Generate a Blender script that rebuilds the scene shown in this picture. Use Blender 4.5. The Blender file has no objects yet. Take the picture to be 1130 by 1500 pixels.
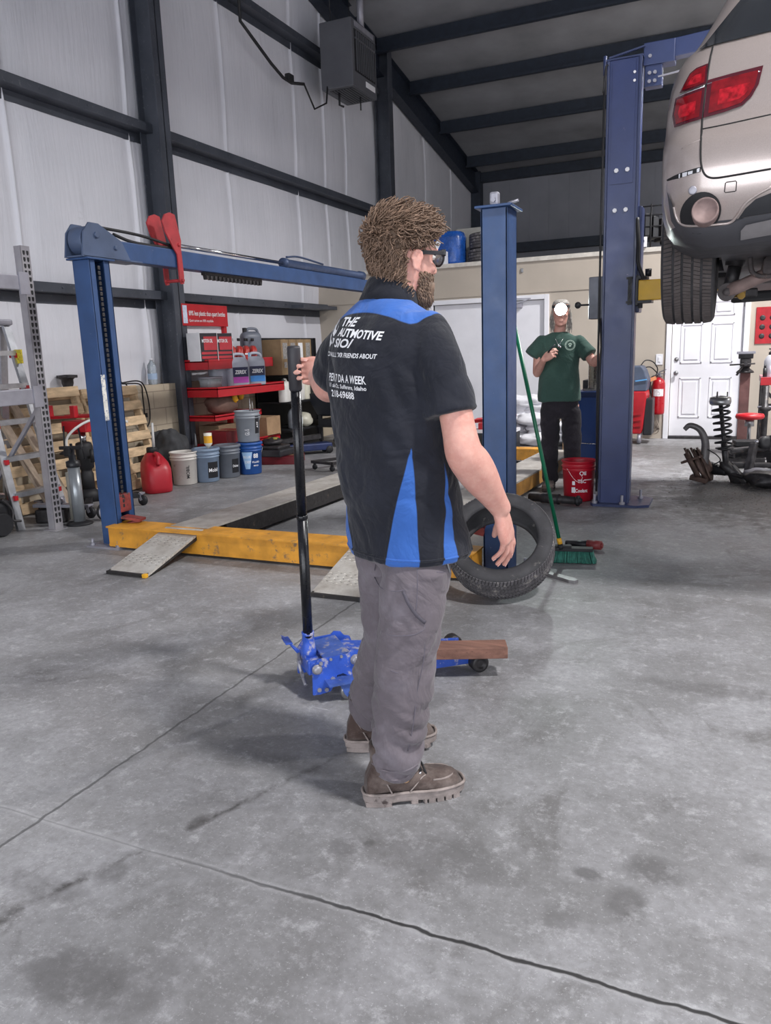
import bpy, bmesh, math, random
import numpy as np
from mathutils import Vector, Matrix, Euler, noise, geometry
from mathutils.bvhtree import BVHTree
R = math.radians
PI = math.pi
scene = bpy.context.scene
COL = scene.collection
rnd = random.Random(7)

# ------------------------------------------------------------------ camera model (also used to measure places on real planes)
CAM = Vector((0, 0, 1.38))
YAW, PITCH, ROLL, FOC = R(24.5), R(11.8), R(2.0), 1130.0
_f = Vector((-math.sin(YAW), math.cos(YAW), 0)); _r = Vector((math.cos(YAW), math.sin(YAW), 0)); _d = Vector((0, 0, -1))
C_FWD = _f * math.cos(PITCH) + _d * math.sin(PITCH)
_d2 = _d * math.cos(PITCH) - _f * math.sin(PITCH)
C_RIGHT = _r * math.cos(ROLL) + _d2 * math.sin(ROLL)
C_DOWN = _d2 * math.cos(ROLL) - _r * math.sin(ROLL)
def ray(x, y): return C_RIGHT * ((x - 565) / FOC) + C_DOWN * ((y - 750) / FOC) + C_FWD
def onZ(x, y, z=0.0):
    d = ray(x, y); return CAM + d * ((z - CAM.z) / d.z)
def onX(x, y, X):
    d = ray(x, y); return CAM + d * (X / d.x)
def onY(x, y, Y):
    d = ray(x, y); return CAM + d * (Y / d.y)

# ------------------------------------------------------------------ materials
def lin(c):
    if isinstance(c, str):
        c = [int(c[i:i + 2], 16) / 255 for i in (0, 2, 4)]
    return tuple((v / 12.92 if v <= .04045 else ((v + .055) / 1.055) ** 2.4) for v in c) + (1.0,)
_mats = {}
class NT:
    def __init__(s, name):
        s.m = bpy.data.materials.new(name); s.m.use_nodes = True
        s.t = s.m.node_tree; s.b = s.t.nodes['Principled BSDF']
    def n(s, typ, **kw):
        nd = s.t.nodes.new(typ)
        for k, v in kw.items():
            if k.startswith('i_'):
                key = k[2:]
                nd.inputs[int(key) if key.isdigit() else key.replace('_', ' ')].default_value = v
            else: setattr(nd, k, v)
        return nd
    def l(s, a, b): s.t.links.new(a, b)
    def math(s, op, a, b=None, clamp=False):
        nd = s.t.nodes.new('ShaderNodeMath'); nd.operation = op; nd.use_clamp = clamp
        for i, v in enumerate((a, b)):
            if v is None: continue
            if isinstance(v, (int, float)): nd.inputs[i].default_value = v
            else: s.l(v, nd.inputs[i])
        return nd.outputs[0]
    def mix(s, fac, a, b, mode='MIX'):
        nd = s.t.nodes.new('ShaderNodeMix'); nd.data_type = 'RGBA'; nd.blend_type = mode
        for i, v in ((0, fac), (6, a), (7, b)):
            if isinstance(v, (int, float)): nd.inputs[i].default_value = v
            elif isinstance(v, tuple): nd.inputs[i].default_value = v
            else: s.l(v, nd.inputs[i])
        return nd.outputs[2]
    def noise(s, vec, scale, detail=4, rough=.55, dist=0):
        nd = s.n('ShaderNodeTexNoise', i_Scale=scale, i_Detail=detail, i_Roughness=rough, i_Distortion=dist)
        s.l(vec, nd.inputs['Vector']); return nd.outputs['Fac']
    def ramp(s, fac, lo, hi):
        nd = s.n('ShaderNodeMapRange', i_1=lo, i_2=hi); nd.clamp = True
        s.l(fac, nd.inputs[0]); return nd.outputs[0]
    def obj(s):
        return s.n('ShaderNodeTexCoord').outputs['Object']
    def bump(s, h, strength=.3, dist=.01):
        nd = s.n('ShaderNodeBump', i_Strength=strength, i_Distance=dist); s.l(h, nd.inputs['Height'])
        s.l(nd.outputs[0], s.b.inputs['Normal'])
def pm(name, col, rough=.5, metal=0.0, var=.12, scale=9.0, bump=0.0, bscale=60.0, wear=None, wamt=.5, wscale=14.0, coat=0.0, spec=.5, trans=0, stretch=None):
    """painted / plain surface: base colour with a soft procedural variation, optional wear colour in blotches, optional bump"""
    if name in _mats: return _mats[name]
    t = NT(name); v = t.obj()
    if stretch:
        mp = t.n('ShaderNodeMapping'); mp.inputs['Scale'].default_value = stretch; t.l(v, mp.inputs[0]); v = mp.outputs[0]
    c = lin(col)
    nz = t.noise(v, scale, 5)
    lo = tuple(x * (1 - var * 1.6) for x in c[:3]) + (1,); hi = tuple(min(1, x * (1 + var * 1.6)) for x in c[:3]) + (1,)
    out = t.mix(t.ramp(nz, .3, .7), lo, hi)
    if wear:
        w = t.noise(v, wscale, 8, .7)
        out = t.mix(t.ramp(w, .72 - wamt * .35, .78 - wamt * .3), out, lin(wear))
    t.l(out, t.b.inputs['Base Color'])
    rz = t.ramp(t.noise(v, scale * 2.3, 3), .2, .8)
    t.l(t.math('ADD', t.math('MULTIPLY', rz, .16), max(0.02, rough - .08)), t.b.inputs['Roughness'])
    t.b.inputs['Metallic'].default_value = metal
    t.b.inputs['Specular IOR Level'].default_value = spec
    if coat: t.b.inputs['Coat Weight'].default_value = coat; t.b.inputs['Coat Roughness'].default_value = .08
    if trans: t.b.inputs['Transmission Weight'].default_value = trans
    if bump: t.bump(t.noise(v, bscale, 6, .6), bump, .01)
    _mats[name] = t.m
    return t.m

# ------------------------------------------------------------------ mesh builder
class MB:
    def __init__(s): s.v = []; s.f = []; s.sm = []; s.mi = []
    def add(s, verts, faces, smooth=False, mi=0):
        b = len(s.v); s.v += [tuple(p) for p in verts]
        for f in faces: s.f.append(tuple(b + i for i in f)); s.sm.append(smooth); s.mi.append(mi)
        return s
    def box(s, c, size, M=None, bev=0.0, mi=0, taper=1.0):
        x, y, z = [k / 2 for k in size]; c = Vector(c)
        if bev <= 0:
            vs = [Vector((sx * x * (taper if sz > 0 else 1), sy * y * (taper if sz > 0 else 1), sz * z)) for sx in (-1, 1) for sy in (-1, 1) for sz in (-1, 1)]
            fs = [(0, 1, 3, 2), (4, 6, 7, 5), (0, 4, 5, 1), (2, 3, 7, 6), (0, 2, 6, 4), (1, 5, 7, 3)]
        else:
            bm = bmesh.new(); bmesh.ops.create_cube(bm, size=1)
            for q in bm.verts:
                k = taper if q.co.z > 0 else 1
                q.co = Vector((q.co.x * 2 * x * k, q.co.y * 2 * y * k, q.co.z * 2 * z))
            bmesh.ops.bevel(bm, geom=bm.edges[:], offset=min(bev, .49 * min(size)), segments=2, affect='EDGES', profile=.6)
            bm.verts.index_update(); vs = [q.co.copy() for q in bm.verts]; fs = [[q.index for q in f.verts] for f in bm.faces]; bm.free()
        vs = [((M @ q) if M is not None else q) + c for q in vs]
        return s.add(vs, fs, False, mi)
    def bb(s, lo, hi, bev=0.0, mi=0):
        lo = Vector(lo); hi = Vector(hi); return s.box((lo + hi) / 2, hi - lo, None, bev, mi)
    def bar(s, a, b, w, h, up=(0, 0, 1), bev=0.0, mi=0):
        """box running from a to b, w wide (sideways), h high (along up)"""
        a = Vector(a); b = Vector(b); d = (b - a); L = d.length; d.normalize(); up = Vector(up)
        sd = d.cross(up)
        if sd.length < 1e-4: sd = d.cross(Vector((0, 1, 0)))
        sd.normalize(); u2 = sd.cross(d).normalized()
        M = Matrix((d, sd, u2)).transposed()
        return s.box((a + b) / 2, (L, w, h), M, bev, mi)
    def tube(s, pts, r, n=10, caps=True, smooth=True, mi=0, closed=False):
        pts = [Vector(p) for p in pts]; N = len(pts)
        rs = list(r) if isinstance(r, (list, tuple)) else [r] * N
        T = []
        for i in range(N):
            if closed: t = pts[(i + 1) % N] - pts[i - 1]
            else: t = pts[min(i + 1, N - 1)] - pts[max(i - 1, 0)]
            T.append(t.normalized() if t.length > 1e-9 else Vector((0, 0, 1)))
        u = T[0].orthogonal().normalized(); vs = []; b = None
        for i in range(N):
            u = (u - T[i] * u.dot(T[i]))
            u = u.normalized() if u.length > 1e-6 else T[i].orthogonal().normalized()
            w = T[i].cross(u)
            for k in range(n):
                a = 2 * PI * k / n; vs.append(pts[i] + (u * math.cos(a) + w * math.sin(a)) * rs[i])
        fs = []
        for i in range(N if closed else N - 1):
            j = (i + 1) % N
            for k in range(n): fs.append((i * n + k, i * n + (k + 1) % n, j * n + (k + 1) % n, j * n + k))
        s.add(vs, fs, smooth, mi)
        if caps and not closed:
            b = len(s.v) - len(vs)
            s.f.append(tuple(b + k for k in reversed(range(n)))); s.sm.append(False); s.mi.append(mi)
            s.f.append(tuple(b + (N - 1) * n + k for k in range(n))); s.sm.append(False); s.mi.append(mi)
        return s
    def rod(s, a, b, r, n=12, r2=None, mi=0, smooth=True): return s.tube([a, b], [r, r if r2 is None else r2], n, True, smooth, mi)
    def lathe(s, prof, M=None, n=24, smooth=True, mi=0, c=(0, 0, 0), caps=True):
        """prof: (radius, z) list turned round z; M a 3x3 rotation, c the place"""
        vs = []; c = Vector(c); N = len(prof)
        for (r, z) in prof:
            for k in range(n):
                a = 2 * PI * k / n; p = Vector((r * math.cos(a), r * math.sin(a), z))
                vs.append((M @ p if M is not None else p) + c)
        fs = []
        for i in range(N - 1):
            for k in range(n): fs.append((i * n + k, i * n + (k + 1) % n, (i + 1) * n + (k + 1) % n, (i + 1) * n + k))
        s.add(vs, fs, smooth, mi)
        b = len(s.v) - len(vs)
        if not caps: return s
        if prof[0][0] > 1e-5: s.f.append(tuple(b + k for k in reversed(range(n)))); s.sm.append(False); s.mi.append(mi)
        if prof[-1][0] > 1e-5: s.f.append(tuple(b + (N - 1) * n + k for k in range(n))); s.sm.append(False); s.mi.append(mi)
        return s
    def ringloft(s, rings, caps=True, smooth=True, mi=0, closed=False):
        n = len(rings[0]); vs = [p for r in rings for p in r]; fs = []; N = len(rings)
        for i in range(N if closed else N - 1):
            j = (i + 1) % N
            for k in range(n): fs.append((i * n + k, i * n + (k + 1) % n, j * n + (k + 1) % n, j * n + k))
        s.add(vs, fs, smooth, mi)
        if caps and not closed:
            b = len(s.v) - len(vs)
            s.f.append(tuple(b + k for k in reversed(range(n)))); s.sm.append(smooth); s.mi.append(mi)
            s.f.append(tuple(b + (N - 1) * n + k for k in range(n))); s.sm.append(smooth); s.mi.append(mi)
        return s
    def prism(s, outline, a, b, mi=0, smooth=False):
        """closed outline (list of 3-vectors) extruded by the vectors a..b"""
        o = [Vector(p) for p in outline]; a = Vector(a); b = Vector(b); n = len(o)
        vs = [p + a for p in o] + [p + b for p in o]
        fs = [tuple(reversed(range(n))), tuple(n + k for k in range(n))]
        s.add(vs, fs, False, mi)
        s.add(vs, [(k, (k + 1) % n, n + (k + 1) % n, n + k) for k in range(n)], smooth, mi)
        return s
    def grid(s, fn, nu, nv, smooth=True, mi=0, flip=False):
        vs = [fn(i / nu, j / nv) for i in range(nu + 1) for j in range(nv + 1)]
        fs = []
        for i in range(nu):
            for j in range(nv):
                q = (i * (nv + 1) + j, (i + 1) * (nv + 1) + j, (i + 1) * (nv + 1) + j + 1, i * (nv + 1) + j + 1)
                fs.append(tuple(reversed(q)) if flip else q)
        return s.add(vs, fs, smooth, mi)
    def blob(s, c, rad, M=None, nu=16, nv=10, pw=1.0, jit=0.0, seed=0, mi=0):
        """(super)ellipsoid, optionally lumpy"""
        rg = []; c = Vector(c)
        f = lambda q: math.copysign(abs(q) ** pw, q)
        for j in range(nv + 1):
            th = -PI / 2 + PI * j / nv; ring = []
            th = max(-PI / 2 + .02, min(PI / 2 - .02, th))
            for k in range(nu):
                a = 2 * PI * k / nu
                p = Vector((rad[0] * f(math.cos(th)) * f(math.cos(a)), rad[1] * f(math.cos(th)) * f(math.sin(a)), rad[2] * f(math.sin(th))))
                if jit:
                    q = Vector((p.x / rad[0], p.y / rad[1], p.z / rad[2])) * 1.7 + Vector((seed * 3.1, seed * 1.7, seed))
                    p = p * (1 + jit * noise.noise(q))
                ring.append((M @ p if M is not None else p) + c)
            rg.append(ring)
        return s.ringloft(rg, True, True, mi)
    def xf(s, M):
        s.v = [tuple(M @ Vector(p)) for p in s.v]; return s
    def copy(s):
        o = MB(); o.v = list(s.v); o.f = list(s.f); o.sm = list(s.sm); o.mi = list(s.mi); return o
    def mesh(s, name):
        me = bpy.data.meshes.new(name); me.from_pydata(s.v, [], s.f)
        me.polygons.foreach_set('use_smooth', s.sm); me.polygons.foreach_set('material_index', s.mi)
        me.validate(); me.update()
        bm = bmesh.new(); bm.from_mesh(me); bmesh.ops.recalc_face_normals(bm, faces=bm.faces[:]); bm.to_mesh(me); bm.free()
        return me
    def build(s, name, m, parent=None, bevel=0.0, world=True):
        """ONE mesh object; with a parent whose frame is known, world coordinates are brought into that frame"""
        me = s.mesh(name)
        if parent is not None and world and parent.name in FRAME:
            me.transform(FRAME[parent.name].inverted())
        o = bpy.data.objects.new(name, me); COL.objects.link(o)
        for q in (m if isinstance(m, (list, tuple)) else [m]): me.materials.append(q)
        if parent is not None:
            o.parent = parent
            FRAME[o.name] = FRAME.get(parent.name, Matrix())
        if bevel:
            b = o.modifiers.new('bevel', 'BEVEL'); b.width = bevel; b.segments = 2; b.limit_method = 'ANGLE'; b.angle_limit = R(40)
        return o
FRAME = {}
def split_build(mb, name, m, parent, bevel=0.0):
    """every loose piece of mb becomes a part of its own"""
    par = list(range(len(mb.v)))
    def find(a):
        while par[a] != a: par[a] = par[par[a]]; a = par[a]
        return a
    # vertices at one place count as joined, so that stacked shells of one piece stay together
    seen = {}
    for i, p in enumerate(mb.v):
        k = tuple(round(c, 5) for c in p)
        if k in seen: par[find(i)] = find(seen[k])
        else: seen[k] = i
    for f in mb.f:
        for i in f[1:]: par[find(i)] = find(f[0])
    groups = {}
    for k, f in enumerate(mb.f): groups.setdefault(find(f[0]), []).append(k)
    out = []
    for g in groups.values():
        q = MB(); idx = {}
        for k in g:
            for i in mb.f[k]:
                if i not in idx: idx[i] = len(q.v); q.v.append(mb.v[i])
            q.f.append(tuple(idx[i] for i in mb.f[k])); q.sm.append(mb.sm[k]); q.mi.append(mb.mi[k])
        out.append(q.build(name, m, parent, bevel))
    return out
def thing(name, label, cat, loc=(0, 0, 0), rz=0.0, group=None, rot=None):
    o = bpy.data.objects.new(name, None); COL.objects.link(o); o.empty_display_size = .1
    o.location = loc; o.rotation_euler = rot if rot else (0, 0, rz)
    FRAME[o.name] = Matrix.LocRotScale(Vector(loc), Euler(o.rotation_euler), None)
    o['label'] = label; o['category'] = cat
    if group: o['group'] = group
    return o
def tag(o, label, cat, group=None, kind=None):
    o['label'] = label; o['category'] = cat
    if group: o['group'] = group
    if kind: o['kind'] = kind
    return o
def struct(name, mb, m, parent=None, bevel=0):
    o = mb.build(name, m, parent, bevel)
    if parent is None: o['kind'] = 'structure'
    return o
def rooted(o, p):
    """move a one-mesh thing's origin to p"""
    p = Vector(p); o.data.transform(Matrix.Translation(-p)); o.location = p; return o
def dup(root, loc, rz, label, group=None):
    r = root.copy(); COL.objects.link(r); r.location = loc; r.rotation_euler = (0, 0, rz); r['label'] = label
    if group: r['group'] = group
    for ch in [q for q in ALLKIDS(root)]:
        c = ch.copy(); COL.objects.link(c); c.parent = r
        for g in [q for q in ALLKIDS(ch)]:
            d = g.copy(); COL.objects.link(d); d.parent = c
    return r
def ALLKIDS(o): return [q for q in bpy.data.objects if q.parent == o]
def rotz(a): return Matrix.Rotation(a, 3, 'Z')
def rotm(axis, a): return Matrix.Rotation(a, 3, axis)
def frame_to(d, up=(0, 0, 1)):
    """3x3 whose z column is d"""
    d = Vector(d).normalized(); x = Vector(up).cross(d)
    if x.length < 1e-4: x = Vector((1, 0, 0))
    x.normalize(); return Matrix((x, d.cross(x), d)).transposed()
def smoothpath(pts, n=8):
    """Catmull-Rom through pts"""
    P = [Vector(p) for p in pts]; P = [P[0] * 2 - P[1]] + P + [P[-1] * 2 - P[-2]]; out = []
    for i in range(1, len(P) - 2):
        for k in range(n):
            t = k / n; a, b, c, d = P[i - 1:i + 3]
            out.append(.5 * ((2 * b) + (c - a) * t + (2 * a - 5 * b + 4 * c - d) * t * t + (3 * b - a - 3 * c + d) * t ** 3))
    out.append(P[-2]); return out
def bolt(mb, c, d, r=.01, h=.008, mi=0):
    c = Vector(c); d = Vector(d).normalized(); mb.tube([c, c + d * h], r, 6, True, False, mi); return mb
def text_mb(body, size, shear=0.0, bold=0.0, width=1.0, align='LEFT', spacing=1.0):
    """flat lettering in the xy plane as vertices and faces"""
    cu = bpy.data.curves.new('lettering', 'FONT'); cu.body = body; cu.size = size; cu.shear = shear; cu.offset = bold
    cu.align_x = align; cu.space_character = spacing; cu.resolution_u = 3
    o = bpy.data.objects.new('lettering', cu); COL.objects.link(o)
    dg = bpy.context.evaluated_depsgraph_get(); dg.update()
    me = bpy.data.meshes.new_from_object(o.evaluated_get(dg))
    mb = MB(); mb.add([(p.co.x * width, p.co.y, 0) for p in me.vertices], [tuple(f.vertices) for f in me.polygons])
    bpy.data.objects.remove(o); bpy.data.curves.remove(cu); bpy.data.meshes.remove(me)
    return mb
def sign_text(mb, body, size, origin, ux, uy, lift=.002, **kw):
    """append lettering on a flat plane: origin, unit right, unit up"""
    t = text_mb(body, size, **kw); o = Vector(origin); ux = Vector(ux).normalized(); uy = Vector(uy).normalized(); n = ux.cross(uy)
    mb.add([o + ux * p[0] + uy * p[1] + n * lift for p in t.v], t.f); return mb
def remesh(mb, voxel, smooth=0, name='body', fac=.5):
    """join overlapping closed shells into one continuous surface"""
    me = mb.mesh(name); o = bpy.data.objects.new(name, me); COL.objects.link(o)
    r = o.modifiers.new('r', 'REMESH'); r.mode = 'VOXEL'; r.voxel_size = voxel; r.use_smooth_shade = True
    if smooth:
        q = o.modifiers.new('s', 'SMOOTH'); q.iterations = smooth; q.factor = fac
    dg = bpy.context.evaluated_depsgraph_get(); dg.update()
    out = bpy.data.meshes.new_from_object(o.evaluated_get(dg))
    bpy.data.objects.remove(o); bpy.data.meshes.remove(me)
    res = MB(); res.v = [tuple(p.co) for p in out.vertices]; res.f = [tuple(f.vertices) for f in out.polygons]
    res.sm = [True] * len(res.f); res.mi = [0] * len(res.f)
    bpy.data.meshes.remove(out); return res

# shared materials
M_blue = pm('lift blue paint', '2f4a76', .42, .0, .10, 5, .05, wear='8a94a8', wamt=.12, wscale=22)
M_dkblue = pm('post navy paint', '303a5e', .36, .0, .10, 4, .05, wear='9a90a8', wamt=.10, wscale=16)
M_black = pm('black rubber', '1c1c20', .6, 0, .15)
M_blackp = pm('black plastic', '202126', .45, 0, .12)
M_steel = pm('bare steel', '9a9a9c', .34, .85, .12, 14)
M_dksteel = pm('dark oily steel', '3e3c3e', .48, .5, .25, 18, .15, wear='6b5a50', wamt=.3)
M_chrome = pm('chrome', 'd8d8dc', .12, 1.0, .04)
M_red = pm('red paint', 'b01824', .42, 0, .12, 8, wear='7a2228', wamt=.15)
M_yellow = pm('yellow paint', 'e0a628', .5, 0, .12, 7, .06, wear='5c4a34', wamt=.26, wscale=18)
M_white = pm('white paint', 'e2e2e8', .5, 0, .04, 3)
M_galv = pm('grey rack steel', '9b9aa4', .45, .4, .10, 6, wear='77706c', wamt=.15)
M_alu = pm('aluminium', 'b4b6bc', .35, .8, .10, 12)
M_card = pm('cardboard', 'a08264', .85, 0, .12, 6)
M_wood = pm('pallet wood', 'c9ae8c', .8, 0, .2, 5, .2, 40, wear='7a624a', wamt=.25, stretch=(1, 1, 4))
M_label = pm('white print', 'e8e8ec', .5, 0, .03)
M_blacktag = pm('black label', '18191f', .5, 0, .1)
M_skin = None
# ================================================================== people
def m_skin(name, base, ruddy, pale):
    t = NT(name); v = t.obj()
    c = t.mix(t.ramp(t.noise(v, 14, 6, .65), .32, .7), lin(base), lin(ruddy))
    c = t.mix(t.math('MULTIPLY', t.ramp(t.noise(v, 60, 4, .6), .5, .75), .4), c, lin(pale))
    t.l(c, t.b.inputs['Base Color']); t.b.inputs['Roughness'].default_value = .52
    t.b.inputs['Subsurface Weight'].default_value = .12; t.b.inputs['Subsurface Radius'].default_value = (.02, .008, .005); t.b.inputs['Subsurface Scale'].default_value = .3
    t.bump(t.noise(v, 170, 4), .12, .003); return t.m
def m_cloth(name, base, var=.1, scale=6, dirt=None, damt=.4, rough=.85, weave=700, blue=None, streak=None):
    t = NT(name); v = t.obj()
    c0 = lin(base); lo = tuple(x * (1 - var) for x in c0[:3]) + (1,); hi = tuple(min(1, x * (1 + var)) for x in c0[:3]) + (1,)
    c = t.mix(t.ramp(t.noise(v, scale, 6), .3, .7), lo, hi)
    if dirt: c = t.mix(t.math('MULTIPLY', t.ramp(t.noise(v, 5, 8, .7), .5, .72), damt), c, lin(dirt))
    if blue:
        at = t.n('ShaderNodeAttribute', attribute_name='panel'); f = t.ramp(at.outputs['Fac'], -.0006, .0006)
        c = t.mix(f, c, lin(blue))
        at = t.n('ShaderNodeAttribute', attribute_name='panel'); e = t.math('ABSOLUTE', at.outputs['Fac']); g = t.n('ShaderNodeMapRange', i_1=.0022, i_2=.0006); t.l(e, g.inputs[0])
        c = t.mix(t.math('MULTIPLY', g.outputs[0], .5), c, lin('20222a'))
    t.l(c, t.b.inputs['Base Color']); t.b.inputs['Roughness'].default_value = rough; t.b.inputs['Specular IOR Level'].default_value = .2
    t.b.inputs['Sheen Weight'].default_value = .15
    wv = t.noise(v, weave, 2); f1 = t.math('ABSOLUTE', t.math('SUBTRACT', t.noise(v, 7, 3, .5, 1.6), .5)); f2 = t.noise(v, 15, 3, .5, .8)
    t.bump(t.math('ADD', t.math('ADD', t.math('MULTIPLY', f1, 1.6), t.math('MULTIPLY', f2, .8)), t.math('MULTIPLY', wv, .02)), .4, .02); return t.m
def ring(c, ex, ey, rx, ry, n=28, pw=1.0):
    c = Vector(c); out = []
    f = lambda q: math.copysign(abs(q) ** pw, q)
    for k in range(n):
        a = 2 * PI * k / n; out.append(c + Vector(ex) * (rx * f(math.cos(a))) + Vector(ey) * (ry * f(math.sin(a))))
    return out
def limb(mb, pts, radii, n=18, blunt=False):
    """tapered tube through pts with rounded ends"""
    P = [Vector(p) for p in pts]; rs = list(radii); K = 4
    if len(P) > 2:
        Q = smoothpath(P, K); rr = []
        for i in range(len(rs) - 1):
            for k in range(K):
                t = k / K; a_, b_, c_, d_ = rs[max(i - 1, 0)], rs[i], rs[i + 1], rs[min(i + 2, len(rs) - 1)]
                rr.append(.5 * (2 * b_ + (c_ - a_) * t + (2 * a_ - 5 * b_ + 4 * c_ - d_) * t * t + (3 * b_ - a_ - 3 * c_ + d_) * t ** 3))
        rr.append(rs[-1]); P, rs = Q, rr
    d0 = (P[0] - P[1]).normalized(); d1 = (P[-1] - P[-2]).normalized()
    e0, e1 = (.04, .08) if blunt else (.45, .8)
    P = [P[0] + d0 * rs[0] * .8, P[0] + d0 * rs[0] * .45] + P + [P[-1] + d1 * rs[-1] * e0, P[-1] + d1 * rs[-1] * e1]
    rs = [rs[0] * .35, rs[0] * .85] + rs + [rs[-1] * (.97 if blunt else .85), rs[-1] * (.9 if blunt else .35)]
    n = n + 8 if n > 12 else n
    return mb.tube(P, rs, n)
def hand_mb(curl, spread, thumb, s=1.0, mirror=1):
    """wrist at the origin, fingers along +y, thumb on +x*mirror, back of the hand +z. curl: per finger (mcp, pip, dip) degrees"""
    m = MB()
    secs = [(-.03, .024, .018), (0, .027, .018), (.02, .033, .0175), (.045, .041, .0165), (.07, .044, .0155), (.09, .042, .0135), (.1, .036, .011)]
    m.ringloft([ring((0, y, -.002), (1, 0, 0), (0, 0, 1), w, h, 16, .8) for y, w, h in secs])
    tips = []
    F = [(.031, .092, .0095, (.044, .026, .021)), (.0105, .099, .0098, (.048, .030, .023)), (-.0105, .096, .0092, (.044, .028, .022)), (-.031, .086, .0082, (.034, .021, .019))]
    nails = MB()
    for i, (x, y, r, L) in enumerate(F):
        a = R(spread[i]); base = Vector((x * mirror, y - .006, 0)); d = Vector((math.sin(a) * mirror, math.cos(a), 0)); up = Vector((0, 0, 1)); side = d.cross(up)
        pts = [base - d * .025, base]; rr = [r * .95, r * 1.06]; th = 0
        p = base.copy()
        for j in range(3):
            th += R(curl[i][j]); q = d * math.cos(th) - up * math.sin(th); p0 = p.copy(); p = p + q * L[j]
            pts += [p0 + q * L[j] * .5, p.copy()]; rr += [r * (.95 - .07 * j), r * (1.0 - .1 * j)]
        rr[-1] = r * .72
        limb(m, pts, rr, 10)
        nrm = (d * math.sin(th) + up * math.cos(th)); c = p - q * .004 + nrm * r * .62
        nails.box(c, (.011 * r / .0095, .012, .003), Matrix((side, q, nrm)).transposed(), .0012); tips.append(p.copy())
    b = Vector((.026 * mirror, .018, -.006)); a1, dn, bend = thumb
    d = Vector((math.sin(R(a1)) * mirror, math.cos(R(a1)), -math.sin(R(dn)))).normalized()
    p1 = b + d * .042; d2 = (d + Vector((-math.sin(R(bend)) * mirror * .6, math.sin(R(bend)) * .8, -math.sin(R(bend)) * .5))).normalized(); p2 = p1 + d2 * .032
    d3 = (d2 + Vector((-math.sin(R(bend)) * mirror * .4, math.sin(R(bend)) * .5, -math.sin(R(bend)) * .4))).normalized(); p3 = p2 + d3 * .024
    limb(m, [b - d * .012, b + d * .02, p1, (p1 + p2) / 2, p2, p3], [.015, .0155, .0125, .0108, .0112, .0082], 10)
    m.xf(Matrix.Scale(s, 4)); nails.xf(Matrix.Scale(s, 4))
    return m, nails, [t * s for t in tips]
def orient(y, z):
    """3x3 with local +y along y, local +z near z"""
    y = Vector(y).normalized(); z = Vector(z); z = (z - y * z.dot(y)).normalized(); x = y.cross(z)
    return Matrix((x, y, z)).transposed()
HEADP = [  # z, front y, back y, half width, squareness
    (-.118, .062, .020, .022, .9), (-.112, .078, .005, .034, .85), (-.098, .088, -.02, .047, .82), (-.08, .0885, -.04, .0545, .8), (-.06, .0865, -.058, .060, .8),
    (-.04, .0875, -.068, .0635, .8), (-.018, .088, -.077, .0665, .82), (.004, .0868, -.086, .0690, .84), (.02, .0875, -.092, .0715, .86), (.04, .093, -.097, .0735, .88),
    (.06, .0925, -.098, .0745, .9), (.08, .086, -.095, .0725, .92), (.098, .072, -.085, .066, .95), (.112, .052, -.066, .052, 1), (.12, .026, -.036, .03, 1)]
def head_mb():
    m = MB()
    m.ringloft([ring((0, (a + b) / 2, z), (1, 0, 0), (0, 1, 0), w, (a - b) / 2, 32, q) for z, a, b, w, q in HEADP])
    # brow, cheekbones, nose, lips, chin, ears
    for s in (-1, 1):
        m.blob((s * .03, .083, .034), (.024, .013, .009)); m.blob((s * .042, .066, -.018), (.02, .018, .017)); m.blob((s * .012, .094, -.026), (.0085, .009, .0075))
        E = Matrix.Rotation(R(-18 * s), 3, 'Z') @ Matrix.Rotation(R(-8), 3, 'X')
        er = [Vector((0, math.cos(a) * .0135 * (1.15 if math.sin(a) > 0 else .8), math.sin(a) * .0265)) for a in [2 * PI * k / 16 for k in range(16)]]
        m.tube([Vector((s * .082, -.006, -.004)) + E @ p for p in er], .0044, 8, closed=True); m.blob((s * .078, -.006, -.004), (.007, .010, .022)); m.blob((s * .08, .0015, -.03), (.005, .008, .009)); m.blob((s * .075, .008, -.004), (.006, .005, .008))
    m.ringloft([ring((0, y, z), (1, 0, 0), (0, 1, 0), w, d, 12) for z, y, w, d in ((.034, .088, .010, .007), (.018, .093, .009, .009), (.0, .1, .0105, .0115), (-.016, .106, .0135, .0135), (-.026, .105, .0145, .0125), (-.033, .094, .012, .008))])
    m.blob((0, .0905, -.056), (.024, .008, .0055)); m.blob((0, .0895, -.066), (.021, .0085, .006)); m.blob((0, .082, -.1), (.02, .012, .014))
    return m
def eyes_mb():
    w, i = MB(), MB()
    for s in (-1, 1): w.blob((s * .031, .0785, .014), (.0135, .0125, .0085)); i.blob((s * .031, .0905, .014), (.005, .0022, .005))
    return w, i
def bvh(mb): return BVHTree.FromPolygons([Vector(p) for p in mb.v], mb.f)
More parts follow.
